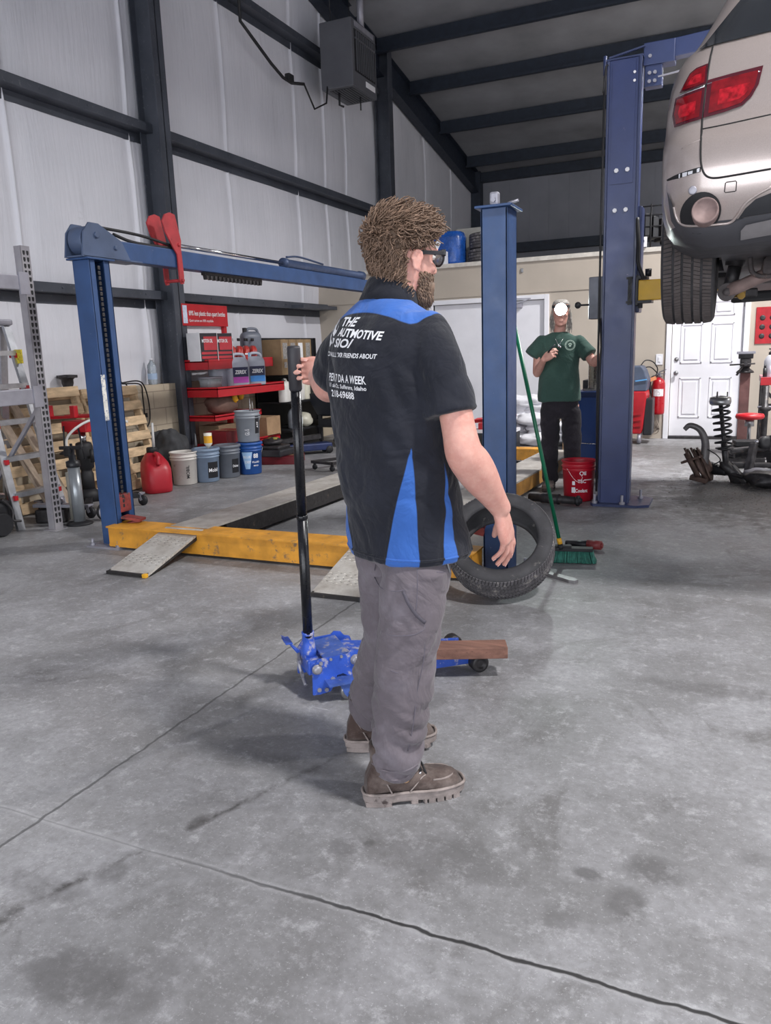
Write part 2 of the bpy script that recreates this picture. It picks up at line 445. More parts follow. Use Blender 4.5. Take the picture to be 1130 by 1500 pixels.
def boot_parts():
    """work boot: +y toe, sole at z 0, ankle over the origin"""
    up = MB()
    S = [(-.088, .018, .05, .03), (-.082, .033, .095, .03), (-.06, .041, .15, .03), (-.03, .044, .165, .03), (0, .046, .165, .03), (.03, .0475, .145, .03), (.055, .0485, .118, .03), (.085, .051, .097, .03), (.12, .0545, .084, .03), (.15, .0555, .078, .03), (.18, .052, .074, .03), (.2, .043, .066, .03), (.214, .028, .054, .03), (.22, .012, .044, .03)]
    rg = []
    for y, w, h, b in S:
        r = []
        for k in range(24):
            a = 2 * PI * k / 24; x = math.cos(a); z = math.sin(a)
            zz = b + (h - b) * (.5 + .5 * math.copysign(abs(z) ** .75, z)); taper = 1 - .33 * max(0, (zz - .06)) / .1 if h > .1 else 1
            r.append(Vector((w * math.copysign(abs(x) ** .7, x) * taper, y, zz)))
        rg.append(r)
    up.ringloft(rg)
    up.tube([(0, -.018, .08), (0, -.02, .13), (0, -.022, .2)], [.05, .047, .048], 20)
    toe = MB(); rr = []
    for y, w, h in ((.105, .05, .078), (.12, .052, .084), (.15, .0535, .081), (.18, .05, .077), (.2, .041, .069), (.213, .027, .058)):
        rr.append([Vector((w * .98 * math.cos(a), y, .05 + (h - .048) * math.sin(a))) for a in [PI * k / 12 for k in range(13)]] + [Vector((w * .9 * math.cos(a), y, .045)) for a in (PI, PI / 2, 0)])
    toe.ringloft(rr)
    out = []
    for k in range(44):
        a = 2 * PI * k / 44; y = .068 + .163 * math.copysign(abs(math.cos(a)) ** .85, math.cos(a)); w = .047 + .012 * max(0, min(1, (y - .0) / .15)); 
        if .0 < y < .07: w -= .004
        out.append((w * math.copysign(abs(math.sin(a)) ** .62, math.sin(a)), y))
    so = MB()
    so.ringloft([[Vector((x * k, .068 + (y - .068) * k2, z)) for x, y in out] for z, k, k2 in ((.012, .97, .98), (.016, 1.0, 1.0), (.034, 1.01, 1.008), (.037, .98, .985))], smooth=False)
    for y0, y1 in [(-.09, -.012)] + [(.05 + i * .027, .071 + i * .027) for i in range(6)]:
        ys = [y0 + (y1 - y0) * t / 3 for t in range(4)]
        wv = [max([abs(x) for x, y in out if abs(y - q) < .014] + [.012]) for q in ys]
        so.prism([Vector((w_, q, 0)) for w_, q in zip(wv, ys)] + [Vector((-w_, q, 0)) for w_, q in reversed(list(zip(wv, ys)))], (0, 0, 0.0005), (0, 0, .016))
    wl = MB(); wl.tube([Vector((x * 1.0, .068 + (y - .068) * 1.0, .041)) for x, y in out], .005, 8, closed=True)
    st = MB()
    for s in (-1, 1):
        st.tube(smoothpath([(s * .049, .045, .045), (s * .048, .065, .065), (s * .044, .085, .085), (s * .04, .098, .09)], 4), .0022, 6)
        st.tube(smoothpath([(s * .047, -.01, .045), (s * .046, -.025, .08), (s * .042, -.04, .11)], 4), .0025, 6)
    la = MB(); ey = MB()
    for i in range(4):
        y = .045 + i * .016; z = .138 - i * .0125; la.tube([(-.03, y, z - .012), (-.012, y + .004, z + .006), (.012, y + .004, z + .006), (.03, y + .01, z - .014)], .0034, 6)
        for s in (-1, 1): ey.lathe([(.005, 0), (.005, .002), (.002, .003), (0, .003)], frame_to((s, .1, .5)), 8, c=(s * .0325, y + .006, z - .018))
    bd = MB(); bd.lathe([(.0105, 0), (.0105, .002), (.008, .003), (0, .003)], frame_to((1, 0, .2)) @ Matrix.Diagonal((1, .6, 1)), 14, c=(.0462, .033, .083)); bd.lathe([(.0105, 0), (.0105, .002), (.008, .003), (0, .003)], frame_to((-1, 0, .2)) @ Matrix.Diagonal((1, .6, 1)), 14, c=(-.0462, .033, .083))
    upr = remesh(up, .004, 3); tr_ = bvh(upr)
    seam2 = MB()
    def on(pts, r):
        o = []
        for x, y in pts:
            h = tr_.ray_cast(Vector((x, y, .4)), Vector((0, 0, -1)))
            if h[0] is not None: o.append(h[0])
        if len(o) > 2: seam2.tube(smoothpath(o, 4), r, 6)
    on([(-.048, .12), (-.045, .15), (-.036, .175), (-.018, .192), (0, .197), (.018, .192), (.036, .175), (.045, .15), (.048, .12)], .0032)
    return dict(upper=upr, toe=toe, sole=so, welt=wl, stitch=st, stitch2=seam2, laces=la, eyelets=ey, badge=bd)
BOOT = boot_parts()
def put_boot(parent, loc, ang, pitch=0.0, mats=None):
    """ang: world direction of the toe"""
    M = Matrix.Translation(loc) @ Matrix.Rotation(ang - PI / 2, 4, 'Z') @ Matrix.Rotation(-pitch, 4, 'X')
    o = BOOT['upper'].copy().xf(M).build('boot', mats['leather'], parent)
    BOOT['sole'].copy().xf(M).build('sole', mats['sole'], o); BOOT['welt'].copy().xf(M).build('welt', mats['welt'], o); BOOT['toe'].copy().xf(M).build('toe_cap', mats['leather'], o)
    split_build(BOOT['stitch'].copy().xf(M), 'seam', mats['welt'], o); BOOT['stitch2'].copy().xf(M).build('seam', mats['welt'], o); BOOT['laces'].copy().xf(M).build('laces', M_black, o); BOOT['eyelets'].copy().xf(M).build('eyelets', M_chrome, o); BOOT['badge'].copy().xf(M).build('badge', mats['badge'], o)
    return o
def displace(mb, fn):
    me = mb.mesh('tmp'); N = [v.normal.copy() for v in me.vertices]; bpy.data.meshes.remove(me)
    # recalc may reorder nothing: vertex order is kept
    mb.v = [tuple(Vector(p) + n * fn(Vector(p), n)) for p, n in zip(mb.v, N)]; return mb
def add_attr(o, name, vals):
    a = o.data.attributes.new(name, 'FLOAT', 'POINT'); a.data.foreach_set('value', vals)
def surf_line(mb, tree, pts, r, n=6, per=8, lift=.0):
    """a thin cord lying on a surface: pts are (origin, direction) rays sampled by the caller"""
    out = []
    for o, d in pts:
        h = tree.ray_cast(Vector(o), Vector(d))
        if h[0] is not None: out.append(h[0] + h[1] * lift)
    if len(out) > 1: mb.tube(out, r, n)
    return mb

# ------------------------------------------------------------------ the man with the floor jack
# ================================================================== the building
XL, YO, YF = -6.5, 11.8, 20.4                      # white end wall, office front, far side wall
def roof(y): return 5.72 + (20.4 - y) * .19 if y > 7.5 else roof(7.6) - (7.5 - y) * .19
def m_floor():
    t = NT('worn concrete'); v = t.obj()
    sep = t.n('ShaderNodeSeparateXYZ'); t.l(v, sep.inputs[0]); X, Y = sep.outputs[0], sep.outputs[1]
    big = t.noise(v, .55, 6, .6, .4); mid = t.noise(v, 2.6, 8, .65, .3); fine = t.noise(v, 38, 6, .7)
    c = t.mix(t.ramp(big, .36, .64), lin('706f70'), lin('959598'))
    c = t.mix(t.math('MULTIPLY', t.ramp(mid, .45, .7), .6), c, lin('aeaeb3'))
    c = t.mix(t.math('MULTIPLY', t.ramp(t.noise(v, 1.5, 9, .72, 1.2), .54, .68), .7), c, lin('5c5a59'))
    c = t.mix(t.math('MULTIPLY', t.ramp(fine, .42, .68), .38), c, lin('626161'))
    c = t.mix(t.math('MULTIPLY', t.ramp(t.noise(v, 14, 8, .8), .53, .68), .5), c, lin('c4c4c8'))
    c = t.mix(t.math('MULTIPLY', t.ramp(t.noise(v, 95, 4, .8), .58, .7), .5), c, lin('d4d4d8'))
    c = t.mix(t.math('MULTIPLY', t.ramp(t.noise(v, 60, 5, .8), .62, .72), .4), c, lin('4e4d4c'))
    # brushed-on white scuffs running with the traffic
    mp = t.n('ShaderNodeMapping'); mp.inputs['Rotation'].default_value = (0, 0, R(35)); mp.inputs['Scale'].default_value = (1, 9, 1); t.l(v, mp.inputs[0])
    sc = t.math('MULTIPLY', t.ramp(t.noise(mp.outputs[0], 2.2, 9, .75), .64, .74), t.ramp(t.noise(v, .9, 3), .40, .55))
    c = t.mix(t.math('MULTIPLY', sc, .75), c, lin('d4d4d8'))
    wob = t.math('MULTIPLY', t.math('SUBTRACT', t.noise(v, 9, 3), .5), .035)
    def blotch(x, y, rx, ry, amt, col, warp=.5):
        nonlocal c
        nz = t.math('MULTIPLY', t.math('SUBTRACT', t.noise(v, 7, 6, .7), .5), warp * 2.4)
        dx = t.math('DIVIDE', t.math('SUBTRACT', X, x), rx); dy = t.math('DIVIDE', t.math('SUBTRACT', Y, y), ry)
        d = t.math('ADD', t.math('SQRT', t.math('ADD', t.math('MULTIPLY', dx, dx), t.math('MULTIPLY', dy, dy))), nz)
        f = t.n('ShaderNodeMapRange', i_1=1.05, i_2=.55); f.clamp = True; t.l(d, f.inputs[0])
        c = t.mix(t.math('MULTIPLY', f.outputs[0], amt), c, lin(col))
    for px, py, rx, ry, a in ((862, 1280, .045, .03, .6), (955, 1275, .09, .07, .5), (915, 1325, .06, .08, .5), (820, 1350, .05, .07, .25), (640, 1255, .22, .11, .28), (105, 1430, .16, .10, .5), (210, 1440, .1, .12, .35), (290, 1205, .03, .05, .6), (165, 1280, .05, .05, .4), (440, 1120, .2, .05, .3), (60, 1300, .2, .05, .3), (1040, 1010, .35, .08, .3), (860, 910, .5, .18, .22), (505, 1240, .05, .05, .35), (540, 1235, .02, .02, .5), (1110, 1260, .06, .04, .3)):
        p = onZ(px, py); blotch(p.x, p.y, rx, ry, a, '4a4848')
    blotch(.25, 7.6, 1.1, 1.5, .75, '3a3837', .8)
    blotch(-.35, 10.2, .9, 1.4, .4, '54524f', .8)
    blotch(-1.5, 10.6, 1.6, 1.0, .35, '5b5a58', .6)
    blotch(-4.6, 7.9, .6, .35, .5, '4c4a49', .6)
    # saw-cut joints: one along y, one along x, both with a wandering edge
    def joint(coord, at, w, dark):
        d = t.math('ABSOLUTE', t.math('ADD', t.math('SUBTRACT', coord, at), wob if w > .004 else t.math('MULTIPLY', wob, .35)))
        f = t.n('ShaderNodeMapRange', i_1=w, i_2=w * .45); f.clamp = True; t.l(d, f.inputs[0]); return t.math('MULTIPLY', f.outputs[0], dark)
    j1 = joint(X, -1.89, .0075, .75)
    c = t.mix(joint(Y, 1.5, .02, .16), c, lin('c9c9cc'))
    j2 = t.math('MULTIPLY', joint(Y, 1.5, .0075, .95), t.ramp(X, -1.5, -.75))
    j2b = joint(Y, 1.5, .004, .4)
    c = t.mix(j1, c, lin('4a4a4b')); c = t.mix(j2b, c, lin('606062')); c = t.mix(j2, c, lin('2c2b2c'))
    # the hairline crack that crosses the slab on the skew
    a, b = onZ(30, 1330), onZ(430, 1140); dr = (b - a).normalized(); nrm = Vector((-dr.y, dr.x, 0))
    dd = t.math('ABSOLUTE', t.math('ADD', t.math('SUBTRACT', t.math('ADD', t.math('MULTIPLY', X, nrm.x), t.math('MULTIPLY', Y, nrm.y)), a.dot(nrm)), t.math('MULTIPLY', wob, 1.6)))
    f = t.n('ShaderNodeMapRange', i_1=.024, i_2=.002); f.clamp = True; t.l(dd, f.inputs[0])
    lim = t.math('MULTIPLY', t.ramp(X, a.x - .5, a.x), t.ramp(X, b.x + .25, b.x))
    c = t.mix(t.math('MULTIPLY', t.math('MULTIPLY', f.outputs[0], lim), t.ramp(t.noise(v, 6, 6, .7), .46, .6)), c, lin('4c4a4a'))
    t.l(c, t.b.inputs['Base Color'])
    t.l(t.math('ADD', t.math('MULTIPLY', t.ramp(mid, .3, .7), .22), .42), t.b.inputs['Roughness'])
    t.b.inputs['Specular IOR Level'].default_value = .42
    h = t.math('ADD', t.math('MULTIPLY', fine, .35), t.math('MULTIPLY', t.math('ADD', j1, j2), -1.0))
    t.bump(h, .25, .006)
    return t.m
fl = MB(); fl.add([(-7, -7, 0), (10, -7, 0), (10, 21, 0), (-7, 21, 0)], [(0, 1, 2, 3)])
struct('floor', fl, m_floor())

# --- insulated white end wall: vinyl-faced blanket bulging between girts, creased at each seam
SEAMS = [-.6, 1.0, 2.6, 4.2, 5.80, 7.5, 9.43, 11.30, 12.26, 13.03, 15.2, 16.9, 18.6]
GIRT = [2.07, 3.93, 6.02]
def wall_x(y, z):
    b = .012
    for s in SEAMS:
        d = abs(y - s); b += .02 * math.exp(-(d / .02) ** 2) - .016 * math.exp(-((d - .05) / .05) ** 2)
    zs = [1.1] + GIRT + [7.9]
    for a, c in zip(zs[:-1], zs[1:]):
        if a <= z < c: b += .035 * math.sin(PI * (z - a) / (c - a)) ** .7
    b += .012 * noise.noise(Vector((y * 1.3, z * .7, 3))) + .006 * noise.noise(Vector((y * 6, z * .9, 8)))
    return XL + b
ys = sorted(set([round(-6.9 + .12 * i, 3) for i in range(229)] + [round(s + k, 3) for s in SEAMS for k in (-.06, -.03, -.015, 0, .015, .03, .06)]))
zs = [1.08 + (8.2 - 1.08) * j / 60 for j in range(61)]
wl = MB(); vs = [(wall_x(y, z), y, min(z, roof(y) + .05)) for y in ys for z in zs]
n = len(zs); wl.add(vs, [(i * n + j, (i + 1) * n + j, (i + 1) * n + j + 1, i * n + j + 1) for i in range(len(ys) - 1) for j in range(n - 1)], True)
def m_wall():
    t = NT('white vinyl insulation facing'); v = t.obj()
    c = t.mix(t.ramp(t.noise(v, 1.1, 5), .3, .7), lin('d4d5dd'), lin('e0e0e8'))
    mp = t.n('ShaderNodeMapping'); mp.inputs['Scale'].default_value = (1, 5, .5); t.l(v, mp.inputs[0])
    c = t.mix(t.math('MULTIPLY', t.ramp(t.noise(mp.outputs[0], 1.6, 8, .7), .58, .78), .4), c, lin('a3a3ab'))
    c = t.mix(t.math('MULTIPLY', t.ramp(t.noise(v, 4, 8, .75), .66, .74), .35), c, lin('7f7f86'))
    t.l(c, t.b.inputs['Base Color']); t.b.inputs['Roughness'].default_value = .48
    t.bump(t.noise(mp.outputs[0], 5, 5), .25, .02); return t.m
struct('wall_left', wl, m_wall())
def m_block(name, a, b, dirt):
    t = NT(name); v = t.obj()
    sw = t.n('ShaderNodeSeparateXYZ'); t.l(v, sw.inputs[0]); cb = t.n('ShaderNodeCombineXYZ')
    t.l(t.math('ADD', sw.outputs[0], sw.outputs[1]), cb.inputs[0]); t.l(sw.outputs[2], cb.inputs[1])
    br = t.n('ShaderNodeTexBrick', i_Scale=1.0, i_Mortar_Size=.006, i_Brick_Width=.4, i_Row_Height=.2)
    br.inputs['Color1'].default_value = lin(a); br.inputs['Color2'].default_value = lin(b); br.inputs['Mortar'].default_value = lin(dirt)
    t.l(cb.outputs[0], br.inputs['Vector'])
    c = t.mix(t.math('MULTIPLY', t.ramp(t.noise(v, 2.2, 8, .7), .5, .75), .45), br.outputs[0], lin(dirt))
    t.l(c, t.b.inputs['Base Color']); t.b.inputs['Roughness'].default_value = .7
    t.bump(br.outputs['Fac'], -.4, .01); return t.m
M_block = m_block('tan block wall', 'bdb09c', 'b6a995', '94887a')
bw = MB(); bw.bb((XL - .1, -6.9, 0), (XL + .2, YO, 1.08))
struct('wall_left_base', bw, M_block)
def m_steel():
    t = NT('dark structural steel'); v = t.obj()
    c = t.mix(t.ramp(t.noise(v, 3, 5), .3, .7), lin('3f434c'), lin('50545e'))
    c = t.mix(t.math('MULTIPLY', t.ramp(t.noise(v, 26, 4), .64, .7), .3), c, lin('8a8d95'))
    t.l(c, t.b.inputs['Base Color']); t.b.inputs['Roughness'].default_value = .42; t.b.inputs['Metallic'].default_value = .15; return t.m
M_struct = m_steel()
M_bluesteel = pm('blue-black purlin steel', '262d3a', .5, .1, .12)
# girts: a level web out from the wall with an upright inner flange
for i, z in enumerate(GIRT):
    y1 = (YO, 14.2, 14.2)[i]
    g = MB(); g.bb((XL, -6.9, z), (XL + .2, y1, z + .012)); g.bb((XL + .19, -6.9, z - .002), (XL + .202, y1, z + .09)); g.bb((XL + .17, -6.9, z + .085), (XL + .2, y1, z + .095))
    g.bb((XL + .02, -6.9, z - .1), (XL + .032, y1, z))
    if i == 0: g.bb((XL + .18, YO - 1.2, z - .005), (XL + .42, YO - .1, z + .05))
    for k in range(20):
        yy = 3.0 + k * .62; bolt(g, (XL + .202, yy, z + .05), (1, 0, 0), .012, .01)
    struct('trim_%d' % (i + 1), g, M_struct, bevel=.004)
# columns: H sections standing against the end wall, one in the corner
def hcol(name, x0, y, z1, d, w, z0=0):
    c = MB()
    c.bb((x0, y - w / 2, z0), (x0 + .014, y + w / 2, z1)); c.bb((x0 + d - .016, y - w / 2, z0), (x0 + d, y + w / 2, z1)); c.bb((x0, y - .006, z0), (x0 + d, y + .006, z1))
    c.bb((x0 - .02, y - w / 2 - .04, z0), (x0 + d + .05, y + w / 2 + .04, z0 + .02))
    return struct(name, c, M_struct)
hcol('column', XL + .09, 7.72, 7.95, .28, .2)
hcol('column', XL + .09, 14.32, 6.85, .28, .2)
hcol('column', XL + .09, 1.9, 9.0, .28, .22)
c = MB(); c.bb((XL + .05, YF - .3, 2.6), (XL + .3, YF - .05, 5.75)); struct('column', c, M_bluesteel)
# rafter lying along the end wall, stepping down with the roof
rf = MB()
for (ya, yb) in ((7.6, YF), (-6.9, 7.6)):
    a = Vector((XL + .16, ya, roof(ya) - .28)); b = Vector((XL + .16, yb, roof(yb) - .28)); rf.bar(a, b, .014, .5); rf.bar(a + Vector((0, 0, -.25)), b + Vector((0, 0, -.25)), .2, .016); rf.bar(a + Vector((0, 0, .25)), b + Vector((0, 0, .25)), .2, .016)
struct('beam', rf, M_bluesteel)
# roof sheet and purlins
ro = MB(); ro.add([(XL - .1, -6.9, roof(-6.9)), (10, -6.9, roof(-6.9)), (10, 7.55, roof(7.55)), (XL - .1, 7.55, roof(7.55))], [(0, 1, 2, 3)])
ro.grid(lambda u, w: Vector((XL - .1 + u * 16.6, 7.55 + w * (YF + .1 - 7.55), roof(7.56 + w * (YF + .1 - 7.56)) - .03 * math.sin(PI * ((w * 8.0) % 1.0)) + .02 * noise.noise(Vector((u * 20, w * 9, 1))))), 60, 64)
struct('ceiling', ro, pm('grey roof insulation', '85868c', .7, 0, .12, 1.2))
PUR = [7.7, 9.25, 10.8, 12.4, 14.05, 15.6, 17.35, 19.2]
for y in PUR:
    p = MB(); z = roof(y) - .03
    p.bb((XL + .25, y - .006, z - .26), (9.9, y + .006, z)); p.bb((XL + .25, y - .09, z - .265), (9.9, y, z - .25)); p.bb((XL + .25, y - .09, z - .25), (XL + 16.4, y - .082, z - .225)); p.bb((XL + .25, y, z - .012), (9.9, y + .08, z))
    struct('purlin', p, M_bluesteel)
# far side wall of grey steel liner with its girt and eave strut
fw = MB()
for k in range(33):
    x0 = XL + k * .5; fw.bb((x0 + .012, YF - .02, 2.4), (x0 + .488, YF + .02, 5.9)); fw.bb((x0 - .02, YF - .012, 2.4), (x0 + .02, YF + .02, 5.9))
struct('wall_far', fw, pm('grey liner steel', '85868e', .5, .1, .06, 1.5))
g = MB(); g.bb((XL, YF - .22, 5.5), (9.9, YF - .02, 5.72)); g.bb((XL, YF - .24, 3.72), (9.9, YF - .02, 3.95)); struct('trim_4', g, M_bluesteel)
# office box: tan front wall, flat top used for storage
M_tan = pm('tan painted wall', 'b4aa9e', .62, 0, .05, 1.6, .03, 30)
ow = MB(); DL0, DL1, DR0, DR1, DH = -4.42, -2.66, -.86, .06, 2.05
ow.bb((XL, YO, 0), (DL0, YO + .14, 2.6)); ow.bb((DL1, YO, 0), (DR0, YO + .14, 2.6)); ow.bb((DR1, YO, 0), (9.9, YO + .14, 2.6))
ow.bb((DL0, YO, DH), (DL1, YO + .14, 2.6)); ow.bb((DR0, YO, DH), (DR1, YO + .14, 2.6))
struct('wall_back', ow, M_tan)
ot = MB(); ot.bb((XL, YO - .03, 2.6), (9.9, YF, 2.66)); struct('trim_5', ot, pm('pale ledge board', 'c9c4bc', .6, 0, .1))
ot = MB(); ot.bb((XL, YO - .015, 2.15), (9.9, YO, 2.18)); struct('trim_6', ot, M_tan)
# --- doors
M_door = pm('white door paint', 'e6e6ec', .42, 0, .03, 3, wear='b9b3ae', wamt=.12, wscale=9)
d = MB(); w = .07
d.bb((DL0 - w, YO - .03, 0), (DL0, YO + .15, DH + w)); d.bb((DL1, YO - .03, 0), (DL1 + w, YO + .15, DH + w)); d.bb((DL0, YO - .03, DH), (DL1, YO + .15, DH + w))
d1 = struct('door_1', d, M_door, bevel=.006)
mid = (DL0 + DL1) / 2
for a, b in ((DL0 + .005, mid - .004), (mid + .004, DL1 - .005)):
    l = MB(); l.bb((a, YO + .03, .012), (b, YO + .075, DH - .005)); l.build('door_leaf', M_door, d1, .004)
cl = MB(); cl.bb((DL1 - .62, YO - .04, DH - .11), (DL1 - .34, YO + .03, DH - .04), .008); cl.bar((DL1 - .4, YO - .05, DH - .04), (DL1 - .2, YO - .02, DH + .02), .02, .012); cl.bar((DL1 - .2, YO - .02, DH + .02), (DL1 - .48, YO - .04, DH + .03), .02, .012)
cl.build('door_closer', M_galv, d1)
d = MB()
d.bb((DR0 - w, YO - .03, 0), (DR0, YO + .15, DH + w)); d.bb((DR1, YO - .03, 0), (DR1 + w, YO + .15, DH + w)); d.bb((DR0, YO - .03, DH), (DR1, YO + .15, DH + w))
d2 = struct('door_2', d, M_door, bevel=.006)
leaf = MB(); W = DR1 - DR0; leaf.bb((DR0 + .005, YO + .035, .04), (DR1 - .005, YO + .075, DH - .005))
for (u0, u1) in ((.13, .44), (.56, .87)):
    for (z0, z1) in ((.3, .86), (1.06, 1.6), (1.7, 1.9)):
        x0, x1 = DR0 + W * u0, DR0 + W * u1
        for q in ((x0, z0, x1, z0 + .02), (x0, z1 - .02, x1, z1), (x0, z0, x0 + .02, z1), (x1 - .02, z0, x1, z1)): leaf.bb((q[0], YO + .024, q[1]), (q[2], YO + .036, q[3]))
        leaf.bb((x0 + .05, YO + .022, z0 + .05), (x1 - .05, YO + .036, z1 - .05), .006)
lf = leaf.build('door_leaf', M_door, d2, .003)
k = MB(); k.lathe([(.03, 0), (.03, .01), (.012, .015), (.012, .04), (.028, .05), (.03, .065), (.02, .075), (0, .077)], rotm('X', R(90)), 16, c=(DR0 + .075, YO + .035, .93)); k.build('door_knob', M_steel, lf)
k = MB(); k.lathe([(.03, 0), (.03, .012), (.014, .014), (.014, .024), (0, .025)], rotm('X', R(90)), 16, c=(DR0 + .075, YO + .035, 1.12)); k.build('deadbolt', M_steel, lf)
for z in (.3, 1.1, 1.85):
    h = MB(); h.rod((DR1 - .005, YO + .03, z - .05), (DR1 - .005, YO + .03, z + .05), .009, 8); h.build('hinge', M_steel, d2)
s = MB(); s.bb((DR0, YO - .02, 0), (DR1, YO + .1, .035)); s.build('threshold', M_dksteel, d2)
# the side and bay walls behind the viewer, with open bay doors
rw = MB(); rw.bb((9.9, -6.9, 0), (10, YF, 9.5)); struct('wall_right', rw, M_wallR if 'M_wallR' in globals() else pm('pale liner panel', 'b9bac2', .6, 0, .05, 1))
fr = MB(); fr.bb((-7, -7, 4.4), (10, -6.9, 10.5))
for a, b in ((-7, -5.4), (-1.2, .2), (4.4, 5.6), (9.6, 10)): fr.bb((a, -7, 0), (b, -6.9, 4.4))
struct('wall_front', fr, pm('pale liner panel front', 'b9bac2', .6, 0, .05, 1))
# ================================================================== low four-post runway lift on the left
PA, PB, PY, PH = -4.265, -1.285, 4.42, 2.08       # post centres, their y, post height
M_plate = pm('worn diamond plate', '9c9692', .45, .3, .12, 10, .15, wear='6e6259', wamt=.2)
M_ylift = pm('worn yellow paint', 'cf9130', .55, 0, .16, 7, .1, wear='80664c', wamt=.42, wscale=9)
lift = thing('runway_lift', 'low blue four-post runway lift with yellow crossbeam and diamond-plate ramps, beside the white wall', 'car lift', (-2.8, 4.4, 0))
def post_mb(x, y, h, s, w=.155, dp=.2):
    """folded channel standing upright, open towards s (+1: +x, -1: -x)"""
    p = MB(); t = .012
    xa, xb = (x - w / 2, x + w / 2)
    back = xa if s > 0 else xb - t
    p.bb((back, y - dp / 2, 0), (back + t, y + dp / 2, h))
    for yy in (y - dp / 2, y + dp / 2 - t): p.bb((xa, yy, 0), (xb, yy + t, h), .003)
    lip = (xb - t) if s > 0 else xa
    for yy in (y - dp / 2, y + dp / 2 - .055): p.bb((lip, yy, 0), (lip + t, yy + .055, h))
    # inner slide face, so the slot is a dark pocket
    p.bb((xa + .03, y - .02, 0), (xa + .05, y + .02, h)) if s > 0 else None
    return p
def lift_post(x, y, h, s, stop=True):
    o = post_mb(x, y, h, s).build('post', M_blue, lift, .004)
    c = MB(); c.bb((x - .105, y - .13, h), (x + .105, y + .13, h + .014)); c.build('post_cap', M_blue, o, .003)
    b = MB(); b.bb((x - .16, y - .19, 0), (x + .16, y + .17, .014)); 
    for sx in (-1, 1):
        for sy in (-1, 1): b.rod((x + sx * .125, y + sy * .15 - .01, .012), (x + sx * .125, y + sy * .15 - .01, .065), .011, 8); bolt(b, (x + sx * .125, y + sy * .15 - .01, .014), (0, 0, 1), .02, .018)
    b.build('base_plate', M_galv, o)
    return o
pa = lift_post(PA, PY, PH, 1)
# chain hanging in the open slot
ch = MB(); z = .3
while z < PH - .03:
    ch.box((PA + .075, PY - .01, z), (.012, .022, .028), None, .004); z += .036
ch.build('chain', M_dksteel, pa)
dec = MB(); dec.bb((PA + .0865, PY - .115, .95), (PA + .0885, PY - .075, 1.28)); dec.build('decal', pm('flaking white decal', 'd4d2cc', .6, 0, .1, 20, wear='3c5a88', wamt=.55, wscale=30), pa)
lk = MB(); lk.box((PA + .04, PY + .01, .32), (.08, .12, .14), None, .01); lk.bar((PA + .09, PY - .03, .22), (PA + .24, PY + .0, .2), .09, .018); lk.bar((PA + .1, PY - .05, .16), (PA + .2, PY + .03, .19), .05, .02)
lk.build('lock_latch', pm('rusty red latch', '8a3a36', .6, .1, .2, 20, wear='3c3433', wamt=.4), pa)
pb = lift_post(PB, PY + .1, PH + .06, -1)
k = MB(); k.box((PB - .0, PY + .02, PH + .11), (.05, .05, .07), None, .012); bolt(k, (PB + .0, PY - .01, PH + .1), (0, -1, 0), .014); k.rod((PB + .08, PY, PH + .075), (PB + .14, PY, PH + .085), .008); split_build(k, 'cable_end', M_galv, pb)
lk = MB(); lk.bar((PB - .24, PY - .06, .36), (PB - .06, PY - .03, .3), .08, .03); lk.bar((PB - .2, PY - .02, .3), (PB - .07, PY, .27), .06, .03); lk.build('lock_latch', _mats['rusty red latch'], pb)
# top rail from post A back along the wall, with gusset box, cables, locking rack, cylinder and the red hook bracket
yA, yC = PY - .1, 9.2
tb = MB(); tb.bb((PA - .06, PY + .12, PH + .02), (PA + .06, yC, PH + .16), .008)
rail = tb.build('top_rail', M_blue, lift)
gs = MB()
prof = [(yA - .06, PH + .015), (yA - .03, PH + .18), (yA + .03, PH + .25), (yA + .12, PH + .25), (yA + .34, PH + .15), (yA + .42, PH + .02)]
for x in (PA - .085, PA + .073): gs.prism([(x, a, b) for a, b in prof], (0, 0, 0), (.012, 0, 0))
gs.bb((PA - .085, yA - .05, PH + .014), (PA + .085, yA + .55, PH + .026))
for (a, b, r) in ((yA + .09, PH + .17, .022), (yA + .27, PH + .1, .016)): gs.rod((PA - .1, a, b), (PA + .1, a, b), r, 12)
gs.rod((PA - .06, yA + .06, PH + .13), (PA + .06, yA + .06, PH + .13), .1, 20)
gs.build('pulley_bracket', pm('grey-blue bracket', '4c5a76', .45, .1, .1, 5, wear='7c8496', wamt=.15), rail, .004)
cb = MB(); cb.tube(smoothpath([(PA + .04, yA + .1, PH + .235), (PA + .05, 4.9, PH + .225), (PA + .04, 5.32, PH + .185)]), .011); cb.tube(smoothpath([(PA + .05, yA + .3, PH + .2), (PA + .05, 4.85, PH + .165), (PA + .04, 5.3, PH + .17)]), .012)
cb.build('cable', M_black, rail)
rd = MB(); rd.rod((PA + .03, 5.3, PH + .2), (PA + .03, 7.1, PH + .2), .016, 12); rd.build('piston_rod', M_chrome, rail)
cy = MB(); cy.lathe([(.03, 0), (.052, .005), (.052, .07), (.045, .08), (.045, 1.75), (.055, 1.76), (.055, 1.85), (.02, 1.86), (0, 1.86)], rotm('X', R(-90)), 20, c=(PA + .03, 7.0, PH + .2)); cy.tube(smoothpath([(PA + .05, 7.05, PH + .26), (PA + .06, 7.3, PH + .28), (PA + .06, 7.8, PH + .25)]), .01)
cy.build('hydraulic_cylinder', pm('dull navy cylinder', '394867', .45, .2, .12), rail)
rk = MB(); rk.bb((PA - .02, 5.72, PH - .005), (PA + .02, 6.62, PH + .02))
for i in range(15):
    y = 5.74 + i * .06; rk.prism([(PA - .02, y, PH), (PA - .02, y + .042, PH), (PA - .02, y + .032, PH - .04), (PA - .02, y + .01, PH - .04)], (0, 0, 0), (.04, 0, 0))
rk.build('lock_rack', M_dksteel, rail)
hb = MB()
